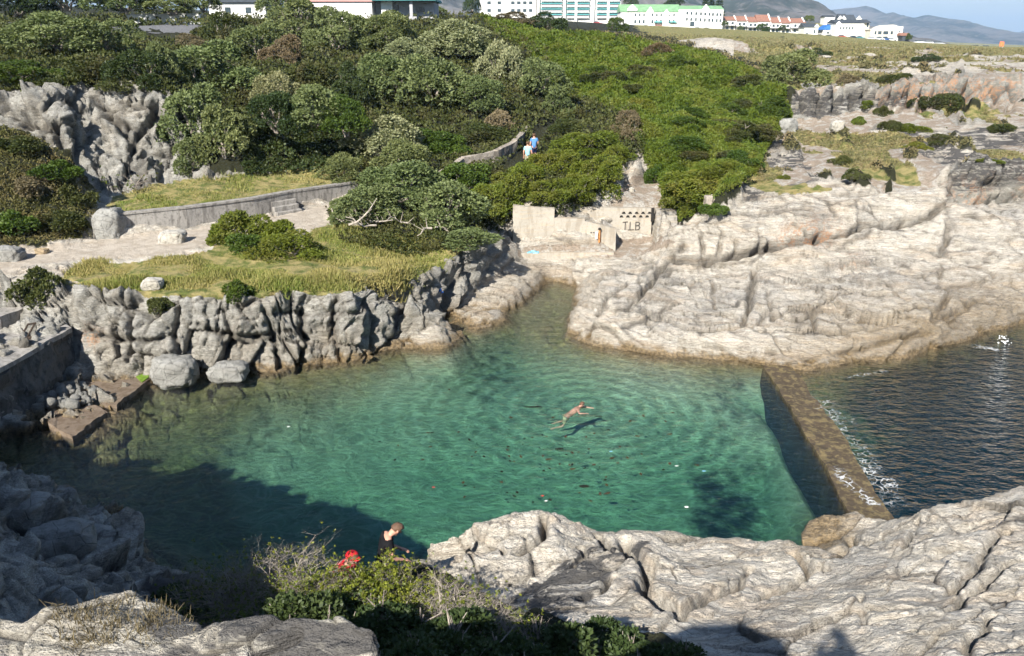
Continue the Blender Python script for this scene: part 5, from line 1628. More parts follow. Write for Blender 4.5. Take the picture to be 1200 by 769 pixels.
# leafy undergrowth below them, its shade painted in with darker leaves
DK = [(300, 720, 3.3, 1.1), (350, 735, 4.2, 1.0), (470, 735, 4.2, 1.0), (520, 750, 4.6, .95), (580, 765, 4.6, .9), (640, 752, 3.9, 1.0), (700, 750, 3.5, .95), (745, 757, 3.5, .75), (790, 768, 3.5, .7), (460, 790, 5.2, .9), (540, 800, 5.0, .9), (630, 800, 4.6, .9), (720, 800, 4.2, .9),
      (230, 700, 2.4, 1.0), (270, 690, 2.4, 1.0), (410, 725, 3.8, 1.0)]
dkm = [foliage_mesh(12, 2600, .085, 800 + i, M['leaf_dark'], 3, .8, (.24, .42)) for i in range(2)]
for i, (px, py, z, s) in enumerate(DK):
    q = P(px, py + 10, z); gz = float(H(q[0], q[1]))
    root = empty('shrub', (q[0], q[1], min(q[2], gz + .9) - .3), rng.random() * 6, 'leafy undergrowth shrub coloured dark to look shaded, at the bottom of the picture', 'shrub', 'shaded undergrowth below the foreground thicket')
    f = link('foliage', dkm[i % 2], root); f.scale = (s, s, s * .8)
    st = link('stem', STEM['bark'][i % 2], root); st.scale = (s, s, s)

# ------------------------------------------------------------------ masses nobody could count
def sample_cells(poly_sel, n, near_pow, dmin, dmax, seed=1):
    """random ground points inside pixel polygons, evenly over the picture"""
    rs = np.random.default_rng(seed)
    xs = []
    for _ in range(12):
        px = rs.uniform(-60, 1260, n); py = rs.uniform(12, 340, n)
        k = np.zeros(n, bool)
        for q in poly_sel: k |= inpoly(px, py, q)
        xs.append(np.stack([px[k], py[k]], 1))
        if sum(len(a) for a in xs) > n: break
    return np.concatenate(xs)[:n]


def picks(pp, t0=20., tmax=260., steps=420):
    """vectorised ground hits for many pixels"""
    u = (pp[:, 0] - 600) / FPX; v = (pp[:, 1] - 384.5) / FPX
    b = CT - v * ST; c = -ST - v * CT
    T = t0 * (tmax / t0) ** (np.arange(steps) / (steps - 1.))
    hit = np.full(len(pp), np.nan)
    act = np.arange(len(pp))
    for k, t in enumerate(T):
        if len(act) == 0: break
        hh = H(u[act] * t, b[act] * t) > CAMZ + c[act] * t
        j = act[hh]; hit[j] = t * (1 - rng.random(len(j)) * (1 - (T[0] / T[1]))); act = act[~hh]
    ok = ~np.isnan(hit)
    t = hit[ok]
    x, y = u[ok] * t, b[ok] * t
    return x, y, H(x, y)


def terrain_normals(x, y, e=.35):
    gx = (H(x + e, y) - H(x - e, y)) / (2 * e); gy = (H(x, y + e) - H(x, y - e)) / (2 * e)
    return unit(np.stack([-gx, -gy, np.ones_like(gx)], 1))


def mass(name, polys, n, size, mat, label, cat, k=3, seed=1, mix=None, aspect=.55, spread=.8, lift=.12, jit=None, hole=()):
    pp = sample_cells(polys, n, 0, 0, 0, seed)
    for q in hole: pp = pp[~inpoly(pp[:, 0], pp[:, 1], q)]
    x, y, z = picks(pp)
    if jit: x = x + rng.normal(size=len(x)) * jit; y = y + rng.normal(size=len(x)) * jit; z = H(x, y)
    nn = terrain_normals(x, y)
    d = np.hypot(x, y)
    lum = np.abs(vnoise(x * 1.25, y * 1.25, z * 1.25, 210)); lum2 = np.abs(vnoise(x * .5, y * .5, z * .5, 211))
    up_ = (lift * (1 - lum * 1.6) + lift * 1.4 * (1 - 1.7 * lum2)) * np.clip(d / 70, .6, 1.6)
    p = np.stack([x, y, z], 1) + nn * (up_ + rng.random(len(x)) * .10)[:, None]
    nn = unit(nn + np.array([0, -.25, .2]))
    v, f, t = cards(p, nn, size * np.clip(d / 60, .6, 2.2), k, spread, aspect)
    tt = np.repeat(np.clip(.5 - .7 * (lum - .3), 0, 1), 4 * k)
    o = link(name, mesh_np(name, v, f, mat, {'tone': np.clip(t * .6 + tt * .5, 0, 1)}))
    return tag(o, label, cat, None, 'stuff')


HILL = [[(560, 20), (640, 40), (700, 42), (745, 50), (800, 60), (835, 66), (880, 84), (920, 105), (925, 140), (905, 160), (885, 200), (860, 218), (840, 232), (800, 255), (778, 240), (775, 215), (755, 180), (735, 140), (700, 118), (660, 112), (640, 100), (620, 60), (580, 40)]]
mass('thicket', HILL, 95000, .17, M['leaf_mat'], 'smooth dense green thicket covering the whole hillside in the centre', 'thicket', 3, 3)
SLOPE = [[(-60, 20), (560, 20), (640, 60), (660, 110), (745, 130), (760, 180), (735, 185), (720, 215), (690, 240), (650, 252), (607, 238), (590, 262), (545, 290), (480, 300), (400, 285), (385, 250), (430, 218), (420, 195), (300, 203), (290, 205), (280, 150), (235, 120), (190, 112), (140, 98), (100, 100), (70, 108), (30, 108), (-80, 115)]]
mass('undergrowth', SLOPE, 42000, .20, M['leaf_mix'], 'mixed scrub undergrowth filling the wooded slope between the trees', 'undergrowth', 3, 4, lift=.16, hole=[[(112, 32), (232, 32), (232, 50), (112, 50)], [(600, 200), (618, 192), (640, 160), (662, 138), (650, 134), (628, 150), (606, 180), (590, 200)]])
mass('undergrowth', [[(280, 150), (330, 138), (420, 152), (425, 198), (360, 205), (286, 207)]], 9000, .2, M['leaf_dark'], 'undergrowth coloured dark for the deep shade of the bank above the grass strip', 'undergrowth', 3, 14, lift=.25)  # dark leaf colour paints in the bank's deep shade
MOUND = [[(-60, 148), (0, 150), (40, 162), (78, 186), (114, 232), (110, 276), (50, 288), (-60, 298)]]
mass('creeper', MOUND, 15000, .12, M['leaf_creeper'], 'creeper and scrub covering the steep mound at the left edge', 'creeper', 3, 5, lift=.10)
HEATH = [[(640, 36), (735, 38), (860, 43), (860, 72), (740, 62), (640, 46)], [(860, 42), (1200, 58), (1200, 110), (1000, 110), (930, 100), (880, 80), (850, 62)], [(900, 145), (1200, 130), (1200, 185), (1000, 200), (880, 215), (900, 170)]]
def heath():
    pp = sample_cells(HEATH, 24000, 0, 0, 0, 6); x, y, z = picks(pp)
    mk = masks(x, y, H(x, y, ZG), only=('grass',))
    k = (mk['grass'] + mk['veg'] > .5) & (rng.random(len(x)) < .9); x, y, z = x[k], y[k], z[k]
    nn = terrain_normals(x, y); v, f, t = cards(np.stack([x, y, z], 1), nn, .14 * np.clip(np.hypot(x, y) / 60, .6, 2.4), 3, .8, .5)
    tag(link('heath', mesh_np('heath', v, f, M['leaf_heath'], {'tone': t})), 'patchy low heath plants over the rocky plateau', 'heath', None, 'stuff')
heath()


def grass(name, polys, n, hgt, label, seed, hvar=None):
    rs = np.random.default_rng(seed)
    pp = sample_cells(polys, n, 0, 0, 0, seed); x, y, z = picks(pp)
    nn = np.repeat(np.array([[0, 0, 1.]]), len(x), 0)
    clump = np.clip(vnoise(x * .8, y * .8, x * 0, 220) + .45, .15, 1.3)
    k = 3
    P_ = np.repeat(np.stack([x, y, z - .03], 1), k, 0); P_[:, :2] += rs.normal(size=(len(P_), 2)) * .05
    h_ = np.repeat(clump, k) * hgt * (.6 + .8 * rs.random(len(P_)))
    d = unit(np.array([0, 0, 1.]) + rs.normal(size=P_.shape) * .38)
    s = unit(np.cross(d, rs.normal(size=P_.shape))) * .022
    tip = P_ + d * h_[:, None]; mid = P_ + d * (h_ * .5)[:, None] + 0
    v = np.stack([P_ - s, P_ + s, tip + s * .25, tip - s * .25], 1).reshape(-1, 3)
    f = np.arange(len(v)).reshape(-1, 4)
    t = np.repeat(np.clip(rs.random(len(P_)) * .6 + np.repeat(vnoise(x * .35, y * .35, x * 0, 221), k) * .5 + .2, 0, 1), 4)
    tag(link(name, mesh_np(name, v, f, M['grass'], {'tone': t})), label, 'grass', None, 'stuff')


grass('grass', GRASS[:1], 34000, .20, 'rough yellow-green grass on the terrace between footpath and cliff', 31)
grass('grass', GRASS[1:], 16000, .20, 'green grass strip between the low path wall and the back cliff', 32)
EDGE = [[(100, 338), (160, 345), (300, 352), (400, 338), (470, 325), (520, 305), (530, 318), (480, 345), (400, 358), (300, 372), (200, 362), (120, 356)]]
grass('grass', EDGE, 5000, .42, 'straw-coloured tall grass fringe along the cliff edge', 33)
FGG = [[(60, 700), (240, 715), (330, 735), (210, 769), (90, 769)]]
def fg_tufts():
    rs = np.random.default_rng(44)
    px = rs.uniform(60, 230, 90); py = 728 + (px - 20) * .02 + rs.normal(size=90) * 14
    pts = [pick(a, b_) for a, b_ in zip(px, py)]
    p = np.array([q for q in pts if q]); p = np.repeat(p, 14, 0); p[:, :2] += rs.normal(size=(len(p), 2)) * .04
    d = unit(np.array([0, 0, 1.]) + rs.normal(size=p.shape) * .6); h_ = .03 + .09 * rs.random(len(p)); s = unit(np.cross(d, rs.normal(size=p.shape))) * .004
    tip = p + d * h_[:, None]
    v = np.stack([p - s, p + s, tip + s * .3, tip - s * .3], 1).reshape(-1, 3); f = np.arange(len(v)).reshape(-1, 4)
    tag(link('dry_grass', mesh_np('dry_grass', v, f, M['leaf_dry'], {'tone': np.repeat(rs.random(len(p)), 4)})), 'dry brown grass tufts rooted in the sunlit rock at the bottom left', 'dry grass', None, 'stuff')
fg_tufts()
# ------------------------------------------------------------------ town, road, mountains
tick('far')
M['white'] = simple('white_plaster', (.78, .77, .73), .8, .2, .06, .8)
M['cream'] = simple('cream_plaster', (.66, .62, .53), .8, .2, .06, .8)
M['glass'] = simple('dark_window_glass', (.05, .07, .08), .15, .5, .2, 1)
M['teal'] = simple('turquoise_awning', (.12, .38, .38), .7, .2, .1, 1)
M['green_roof'] = simple('green_sheet_roof', (.20, .36, .19), .7, .3, .15, .6)
M['red_roof'] = simple('terracotta_tiles', (.27, .14, .10), .8, .2, .2, 1.5)
M['dark_roof'] = simple('dark_slate_roof', (.06, .07, .08), .7, .3, .2, 1)
M['grey_wall'] = simple('grey_plaster', (.42, .42, .43), .8, .2, .08, 1)
M['pink'] = simple('pinkish_fascia', (.55, .30, .28), .8, .2, .05, 1)
M['tyre'] = simple('black_rubber', (.02, .02, .02), .8, .2)


class Fac:
    """a building whose front faces the bay; u runs along the front, metres"""
    def __init__(s, name, px0, px1, Y, pyb, label, cat, group=None, depth=12):
        a, b = Q(px0, pyb, Y), Q(px1, pyb, Y)
        s.o = empty(name, (a[0], Y, 0), 0, label, cat, group); s.x0 = a[0]; s.W = b[0] - a[0]
        s.zb = min(a[2], b[2], float(H((a[0] + b[0]) / 2, Y))) - .6
        s.za = a[2]; s.k = Y / 1000 * 1.0; s.Y = Y; s.pyb = pyb; s.px0 = px0; s.D = depth
        s.o.location.z = s.zb; s.o.rotation_euler = (0, 0, 0)
    def X(s, px): return Q(px, s.pyb, s.Y)[0] - s.x0
    def Z(s, py): return Q(s.px0, py, s.Y)[2] - s.zb
    def box(s, name, px0, px1, pyt, pyb, mat, y0=0, y1=None, sink=0):
        m = MB(); x0, x1 = s.X(px0), s.X(px1); z1 = s.Z(pyt); z0 = s.Z(pyb) - sink if pyb is not None else 0
        y1 = s.D if y1 is None else y1
        m.box((x0 + x1) / 2, (y0 + y1) / 2, (z0 + z1) / 2, x1 - x0, y1 - y0, z1 - z0)
        return m.build(name, M[mat], s.o)
    def win(s, px, py, w, h, y=-.03, frame=True):
        """window centred at pixel, size in pixels"""
        m = MB(); x = s.X(px); z = s.Z(py); ww = w * s.k; hh = h * s.k
        m.box(x, y - .02, z, ww, .08, hh)
        return m.build('window', M['glass'], s.o)
    def gable(s, name, px0, px1, py_eave, py_ridge, mat, y0=0, y1=None, along='x', over=.4):
        """pitched roof; ridge along x (seen from the side) or along y (gable to the front)"""
        y1 = s.D if y1 is None else y1
        x0, x1 = s.X(px0) - over, s.X(px1) + over; ze, zr = s.Z(py_eave), s.Z(py_ridge); m = MB()
        if along == 'x':
            ym = (y0 + y1) / 2
            m.solid([(x0, y0 - over, ze), (x0, y1 + over, ze), (x0, ym, zr)], (x1 - x0, 0, 0))
        else:
            xm = (x0 + x1) / 2
            m.solid([(x0, y0 - over, ze), (x1, y0 - over, ze), (xm, y0 - over, zr)], (0, y1 - y0 + 2 * over, 0))
        return m.build(name, M[mat], s.o)
    def dutch(s, px, w, pyb, pyt):
        """curved white gable standing up from the front"""
        m = MB(); x = s.X(px); h = w * s.k / 2; z0, z1 = s.Z(pyb), s.Z(pyt); H_ = z1 - z0
        pr = [(-h, 0), (-h, .35 * H_), (-h * .75, .42 * H_), (-h * .62, .62 * H_), (-h * .35, .70 * H_), (-h * .3, .86 * H_), (0, H_), (h * .3, .86 * H_), (h * .35, .70 * H_), (h * .62, .62 * H_), (h * .75, .42 * H_), (h, .35 * H_), (h, 0)]
        m.solid([(x + a, -.35, z0 + b) for a, b in pr], (0, .5, 0))
        return m.build('gable', M['white'], s.o)


# white gabled house above the wooded slope
f = Fac('white_house', 340, 437, 116, 34, 'white house with a large blank wall and shaded veranda above the trees', 'house', None, 9)
f.box('wall', 340, 437, 2, 40, 'white', 0, 9, 2)
f.box('fascia', 338, 439, -1, 2, 'pink', -.25, 9.2)
f.gable('roof', 338, 439, -1, -22, 'dark_roof', 0, 9)
f.box('wing_wall', 437.2, 508, 1, 40, 'grey_wall', 1.6, 9, 2)
f.box('porch_wall', 447, 460, 1.5, 40, 'white', .6, 1.6, 2)
f.box('sliding_door', 438.5, 446, 3, 17, 'glass', 1.52, 1.6)
w_ = f.win(463.5, 11, 5, 10, 1.56); f.win(492, 11, 9, 5, 1.56)
f.box('porch_column', 481, 484.5, 1, 34, 'grey_wall', -.2, .1)
f.box('veranda_roof', 437.5, 512, -2, .8, 'teal', -.8, 9.2)
c = Q(425, 33, 111.5)
gc = empty('garden_chair', (c[0], c[1], c[2] - .45), .4, 'turquoise garden lounger below the blank white house wall', 'garden chair')
m = MB(); m.box(0, 0, .4, 1.1, .55, .08); m.build('seat', M['teal'], gc)
m = MB(); m.box(-.62, 0, .65, .1, .55, .6); m.build('backrest', M['teal'], gc)
for sx in (-.45, .45):
    for sy in (-.22, .22):
        m = MB(); m.box(sx, sy, .12, .06, .06, .52); m.build('leg', M['teal'], gc)
c2 = P(0, 0, 30)
f = Fac('white_cottage', 246, 312, 132, 22, 'white cottage glimpsed through the trees right of the road', 'house', None, 8)
f.box('wall', 246, 312, 3, 28, 'white', 0, 8, 3); f.gable('roof', 246, 312, 3, -12, 'dark_roof', 0, 8); f.win(268, 12, 6, 6); f.win(292, 12, 6, 6)
f = Fac('garden_wall', 150, 236, 100, 32, 'white garden wall dappled with shade behind the road', 'wall', None, .4)
f.box('wall_panel', 150, 236, 17, 34, 'white', 0, .3, 1); f.box('coping', 149, 237, 16.2, 17, 'white', -.05, .35)

# apartment block with balconies
f = Fac('apartment_block', 556, 727, 455, 24, 'large white apartment block with turquoise awnings over its balconies', 'apartment block', None, 18)
f.box('wing_wall', 562, 628, -45, 26, 'white', 4, 18, 3)
f.box('tower_wall', 629, 727, -50, 27, 'white', 0, 18, 3)
for cx_ in (573, 585, 601, 608, 615, 622):
    for py in (-22, -9, 3, 12): f.win(cx_, py, 4, 3.2, 3.95)
for j, py in enumerate((-20, -13.5, -7, -.5, 6, 12.5, 19)):
    for (a, b) in ((634, 658), (664, 673), (676, 690), (699, 711), (713, 725)):
        m = MB(); x0, x1 = f.X(a), f.X(b); z = f.Z(py + 2.2)
        m.box((x0 + x1) / 2, -.7, z, x1 - x0, 1.5, .18); bal = m.build('balcony', M['white'], f.o)
        m = MB(); m.box((x0 + x1) / 2, -1.42, z + .55, x1 - x0, .06, .9); rl = m.build('railing', M['grey_wall'], bal)
        m = MB(); m.box((x0 + x1) / 2, .02, f.Z(py) + .05, (x1 - x0) * .9, .10, 1.9); m.build('window', M['glass'], f.o)
        m = MB(); m.solid([(x0 - .2, -.05, f.Z(py - 2.3)), (x1 + .2, -.05, f.Z(py - 2.3)), (x1 + .2, -1.7, f.Z(py - 1.2)), (x0 - .2, -1.7, f.Z(py - 1.2))], (0, 0, .12)); m.build('awning', M['teal'], f.o)
for cx_ in (630.5, 661, 674.5, 694.5, 712):
    f.box('pillar', cx_ - 1.4, cx_ + 1.4, -50, 25, 'white', -1.6, 0, 2)

# green roofed hotel
f = Fac('hotel', 727, 848, 425, 33, 'long white hotel with green roofs and curved gables', 'hotel', None, 14)
f.box('wall', 727, 794, 14, 33, 'white', 0, 14, 3); f.box('wing_wall', 794.2, 846, 11.5, 35, 'white', -.6, 14, 3)
f.gable('roof', 727, 796, 14, 4.5, 'green_roof', 0, 14); f.gable('roof', 796, 846, 11.5, 6, 'green_roof', 0, 14)
for gx, w_, pb, pt_ in ((740, 11, 13, 5), (761, 8, 16, 8), (780, 8, 18, 11), (825.5, 8, 13, 5)): f.dutch(gx, w_, pb, pt_)
for cx_ in (744, 749, 754, 764, 769, 774, 784, 789): 
    f.win(cx_, 25.5, 2, 3.6); f.win(cx_, 17.5, 1.6, 3)
for cx_ in (804, 809, 814.5, 820, 825, 830, 834, 839, 843):
    f.win(cx_, 15.5 + (cx_ - 804) * .05, 2, 3, -.66); f.win(cx_, 22.5 + (cx_ - 804) * .05, 1.8, 3.4, -.66)
f.box('awning', 766, 775, 25, 26.5, 'teal', -1.2, 0); f.box('awning', 784, 792, 25, 26.5, 'teal', -1.2, 0); f.box('porch_wall', 767, 775, 29, 31.5, 'red_roof', -1.6, -1.4)
f.box('entrance', 808, 813, 25.5, 31, 'glass', -.75, -.6)

# terrace of red roofed houses
rows_ = [(846, 862, 24, 19, 40), (861, 875, 25, 18.5, 40), (874, 888, 26, 19.5, 40), (887, 902, 25.5, 17, 41), (901, 914, 27, 20, 41), (913, 926, 27.5, 20.5, 41), (925, 942, 27, 21, 42)]
labs = ['leftmost white house of the red-roofed row beside the hotel', 'second white house of the red-roofed row, small gable', 'white house with a wide blank gable in the red-roofed row', 'tallest white house of the red-roofed row', 'house with a dark porch right of the tallest in the row', 'narrow red-roofed house near the right of the row', 'last house of the red-roofed row, before the dark-roofed cottage']
for (a, b, pe, pr, pb), lab in zip(rows_, labs):
    f = Fac('row_house', a, b, 430, pb, lab, 'house', 'red roofed row houses by the road', 10)
    f.box('wall', a, b, pe, pb, 'white', 0, 10, 2); f.gable('roof', a, b, pe, pr, 'red_roof', 0, 10)
    m = MB(); x0 = f.X(b) - .5
    m.solid([(x0, -.5, f.Z(pe) - .2), (x0, 5, f.Z(pr) + .5), (x0, 5, f.Z(pr) - .6), (x0, -.5, f.Z(pe) - 1.4)], (.6, 0, 0)); m.build('parapet', M['white'], f.o)
    f.win(a + (b - a) * .35, pe + 3.2, 2.6, 2.6); f.win(a + (b - a) * .72, pe + 3.2, 2.6, 2.6)
    f.win(a + (b - a) * .35, pe + 9, 3, 3.2); f.win(a + (b - a) * .72, pe + 9, 3, 3.2)
    f.box('porch_roof', a + 1, b - 1, pe + 6, pe + 6.6, 'dark_roof', -1.6, 0)
f = Fac('cottage', 941, 959, 420, 42, 'small white cottage with a steep dark roof', 'house', None, 9)
f.box('wall', 942, 958, 32, 42, 'white', 0, 9, 2); f.gable('roof', 942, 956, 32, 27, 'dark_roof', 0, 9); f.dutch(956, 5, 32, 28); f.win(954, 37, 1.6, 4); f.win(945, 40, 3, 2)
f = Fac('boathouse', 963, 976, 422, 42, 'little white house with a bright blue gable', 'house', None, 8)
f.box('wall', 964, 976, 35, 42, 'white', 0, 8, 2); M['blue'] = simple('blue_boards', (.04, .16, .45), .6, .3, .1); f.gable('roof', 963, 977, 35, 29, 'blue', 0, 8, 'y'); f.win(970, 38.5, 3, 2)
f = Fac('church_hall', 976, 1017, 415, 44, 'big white hall with a row of arched dark windows and a flat dark roof edge', 'hall', None, 12)
f.box('wall', 978, 1011, 27.5, 44, 'white', 0, 12, 2); f.box('side_wall', 1011.2, 1018, 26, 45, 'cream', 1, 12, 2); f.gable('roof', 978, 1018, 27, 22.5, 'dark_roof', 0, 12)
for cx_ in (984, 987.5, 991, 994.5, 998): f.win(cx_, 33, 1.5, 3)
f.win(1016, 29, 2, 5, .96); f.win(1016, 37, 2, 5, .96); f.dutch(981, 6, 29, 25)
f = Fac('hill_house', 964, 1008, 600, 26, 'white houses with steep black gables on the green rise', 'house', None, 14)
f.box('wall', 966, 978, 20, 26, 'white', 0, 8, 6); f.gable('roof', 966, 977, 20, 17.5, 'dark_roof', 0, 8)
f.box('wing_wall', 980, 1006, 23, 27, 'white', 0, 10, 6); f.gable('roof', 984, 992, 23, 16, 'dark_roof', .5, 9); f.gable('roof', 993, 1002, 23, 17, 'dark_roof', .5, 9)
for gx in (988, 1006, 984): f.dutch(gx, 6, 24, 18.5)
f = Fac('pavilion', 1017, 1057, 410, 46, 'white pavilion with a shallow rounded roof and wide windows', 'pavilion', None, 12)
f.box('wall', 1019, 1047, 35, 46, 'cream', 0, 12, 2); f.box('end_wall', 1046.8, 1056, 31, 47, 'white', -.5, 12, 2)
m = MB(); xs_ = np.linspace(f.X(1030), f.X(1056), 10); z0_ = f.Z(35); hh_ = f.Z(29) - z0_
m.solid([(x, 0, z0_ + hh_ * math.sin(math.pi * i / 9) ** .7 if 0 < i < 9 else z0_) for i, x in enumerate(xs_)][::-1], (0, 11.8, 0)); m.build('roof', M['cream'], f.o)
f.box('parapet', 1018, 1031, 34, 35, 'cream', -.2, 12)
for cx_, w_ in ((1025, 2), (1030, 4), (1037, 5.5), (1044, 2.5)): f.win(cx_, 38.5, w_, 3.4)
for cx_, w_ in ((1030, 5), (1037, 5)): f.win(cx_, 44, w_, 2)
f.win(1052.5, 37, 1.2, 2, -.55); f.win(1052.5, 42, 1.2, 2, -.55)
f = Fac('beach_hut', 1056, 1068, 405, 48, 'dark low kiosk at the right end of the pavilion', 'kiosk', None, 6)
f.box('wall', 1057, 1066, 42, 48, 'dark_roof', 0, 6, 2); f.gable('roof', 1056, 1066, 42, 38.5, 'red_roof', 0, 6)

# parked cars
def car_mesh():
    m = MB()
    pr = [(-2.1, .25), (-2.15, .75), (-1.9, .98), (-1.3, 1.02), (.75, 1.0), (1.7, .86), (2.1, .7), (2.15, .3)]
    m.solid([(x, -.82, z) for x, z in pr][::-1], (0, 1.64, 0)); bmesh.ops.recalc_face_normals(m.b, faces=m.b.faces)
    bmesh.ops.bevel(m.b, geom=[e for e in m.b.edges], offset=.07, segments=2, affect='EDGES')
    b = bpy.data.meshes.new('body'); m.b.to_mesh(b); m.b.free()
    m = MB(); pr = [(-1.75, .98), (-1.4, 1.42), (-.9, 1.5), (.1, 1.48), (.95, 1.0)]
    m.solid([(x, -.72, z) for x, z in pr][::-1], (0, 1.44, 0)); bmesh.ops.recalc_face_normals(m.b, faces=m.b.faces)
    g = bpy.data.meshes.new('windows'); m.b.to_mesh(g); m.b.free(); g.materials.append(M['glass'])
    m = MB(); m.box(-.45, 0, 1.5, 1.3, 1.36, .05, 0, .02); r_ = bpy.data.meshes.new('roof_panel'); m.b.to_mesh(r_); m.b.free()
    m = MB(); bmesh.ops.create_cone(m.b, cap_ends=True, segments=14, radius1=.32, radius2=.32, depth=.2, matrix=Matrix.Rotation(math.pi / 2, 4, 'X')); w_ = bpy.data.meshes.new('wheel'); m.b.to_mesh(w_); m.b.free(); w_.materials.append(M['tyre'])
    return b, g, r_, w_
CB, CG, CR, CWh = car_mesh()
CC = {'white': (.75, .75, .75), 'silver': (.42, .43, .45), 'red': (.45, .04, .04), 'blue': (.05, .12, .30), 'dark': (.04, .045, .05), 'teal': (.06, .22, .25)}
CM = {k: simple('car_paint_' + k, v, .3, .5, .03) for k, v in CC.items()}
cars = [(700, 27.5, 'red', 'red car parked under the apartment block'), (755, 32, 'blue', 'blue car parked at the left end of the hotel'), (781, 33.5, 'white', 'white car at the hotel porch between the awnings'), (785, 34, 'silver', 'silver car tucked right of the white one at the hotel porch'),
        (818, 34.5, 'teal', 'greenish car near the right wing of the hotel'), (826, 34.8, 'dark', 'dark car at the right wing of the hotel'), (862, 37.5, 'silver', 'silver car at the left end of the red-roofed row'), (876, 38, 'blue', 'blue car in front of the red-roofed row'),
        (892, 39.5, 'white', 'white car left of the round street tree'), (915, 41, 'white', 'white car right of the round street tree'), (928, 41.5, 'silver', 'silver car before the last red-roofed house'), (961, 43, 'dark', 'dark car between the cottage and the blue gable'),
        (972, 43, 'silver', 'silver car in front of the blue gabled house'), (987, 43.5, 'red', 'dark red car in front of the hall'), (998, 44.2, 'dark', 'dark car in front of the arched windows'), (1008, 44.8, 'teal', 'greenish car at the right corner of the hall'),
        (1022, 45.5, 'white', 'white car at the left end of the pavilion'), (1031, 46, 'white', 'white car in the middle before the pavilion'), (1036, 46.4, 'blue', 'blue car in the middle before the pavilion'), (1045, 46.8, 'white', 'white car at the right end of the pavilion'),
        (1078, 50.2, 'white', 'white car alone on the road right of the kiosk'), (1086, 50.6, 'white', 'white car following another right of the kiosk'), (1100, 51.5, 'silver', 'silver car far right on the road'), (1144, 56, 'dark', 'dark car on the heath beside a blue and white one'), (1153, 56.5, 'blue', 'blue car on the far right of the heath near the orange sign')]
for px, py, cn, lab in cars:
    q = Q(px, py, 408 if px < 1060 else 330); gz = float(H(q[0], q[1]))
    r_ = empty('parked_car', (q[0], q[1], q[2] - .6), rng.choice([0, math.pi]) + rng.normal() * .06, lab, 'car', 'cars parked along the sea road')
    for nm_, me in (('body', CB), ('windows', CG), ('roof_panel', CR)):
        o = link(nm_, me, r_)
        if nm_ != 'windows':
            if not me.materials: me.materials.append(CM[cn])
            o.material_slots[0].link = 'OBJECT'; o.material_slots[0].material = CM[cn]
    for sx in (-1.3, 1.3):
        for sy in (-.78, .78): link('wheel', CWh, r_, None, (sx, sy, .32))
q = Q(1173, 57.5, 300)
sg = empty('signboard', (q[0], q[1], q[2]), 0, 'orange board on two posts at the far right of the heath', 'sign')
m = MB(); m.box(0, 0, 1.6, 1.5, .08, 1.5); m.build('board', simple('orange_paint', (.75, .20, .08), .6, .3), sg)
for sx in (-.5, .5):
    m = MB(); m.box(sx, .08, .5, .1, .08, 2.6); m.build('post', M['grey_wall'], sg)

# the road strip seen through the gap in the shrubs, and the sea road
def ribbon(name, pts, w, mat, up=.08):
    V, F = [], []
    for i, p_ in enumerate(pts):
        a = Vector(pts[max(i - 1, 0)][:2]); b = Vector(pts[min(i + 1, len(pts) - 1)][:2]); d = (b - a).normalized(); n = Vector((-d.y, d.x))
        for s_ in (-1, -.5, 0, .5, 1):
            q = Vector(p_[:2]) + n * w * s_; V.append((q.x, q.y, max(float(H(q.x, q.y)), p_[2] if len(p_) > 2 else -99) + up))
    for i in range(len(pts) - 1):
        for j in range(4): F.append((i * 5 + j, i * 5 + j + 1, i * 5 + j + 6, i * 5 + j + 5))
    o = link(name, mesh_np(name, np.array(V), np.array(F), mat)); tag(o, kind='structure'); return o
M['asphalt'] = simple('asphalt', (.16, .16, .165), .85, .3, .12, 4, .2)
ribbon('road', [(x, 90.5 + 0 * x) for x in np.linspace(-75, -30, 24)], 4.4, M['asphalt'], .12)
ribbon('road', [(x, 404 + .0 * x) for x in np.linspace(30, 200, 50)], 3.5, M['asphalt'], .1)

# trees of the town and along the left skyline
FT = [(12, 6, 40, 24, 104, 'dark', 'dark spreading tree in the top left corner'), (70, -2, 46, 26, 104, 'dark', 'tall dark tree behind the widest left shrub'), (138, 4, 44, 20, 98, 'milk', 'tree with pale leaves hanging over the garden wall'),
      (196, 10, 36, 13, 98, 'milk', 'low branching tree shading the garden wall right side'), (236, 4, 26, 18, 104, 'milk', 'leafy tree left of the white cottage'), (330, 4, 26, 22, 110, 'milk', 'tree filling the gap between the cottage and the gabled house'),
      (553, 4, 9, 16, 300, 'dark', 'dark cypress at the left edge of the apartment block'), (791, 4, 12, 7, 520, 'dark', 'round tree behind the hotel roof'), (738, 6, 8, 10, 520, 'dark', 'dark tree between the apartment block and the hotel'),
      (868, 35, 5, 4, 405, 'milk', 'small tree in front of the red-roofed row'), (893, 35, 9, 6, 404, 'deep', 'round green street tree in front of the red-roofed row'), (918, 34, 5, 4, 405, 'deep', 'small round tree right of the big street tree'), (849, 29, 4, 4, 404, 'deep', 'small tree at the hotel corner'),
      (949, 23, 6, 5, 560, 'bright', 'yellowish tree on the green rise'), (975, 36, 6, 5, 432, 'deep', 'green tree behind the blue gabled house'), (1066, 45, 4, 5, 402, 'deep', 'dark bush by the kiosk')]
for px, py, rx, ry, y, kd, lab in FT: bush(px, py, rx, ry, kd, lab, 'trees of the town and skyline', 'tree', 'tree', y=y)
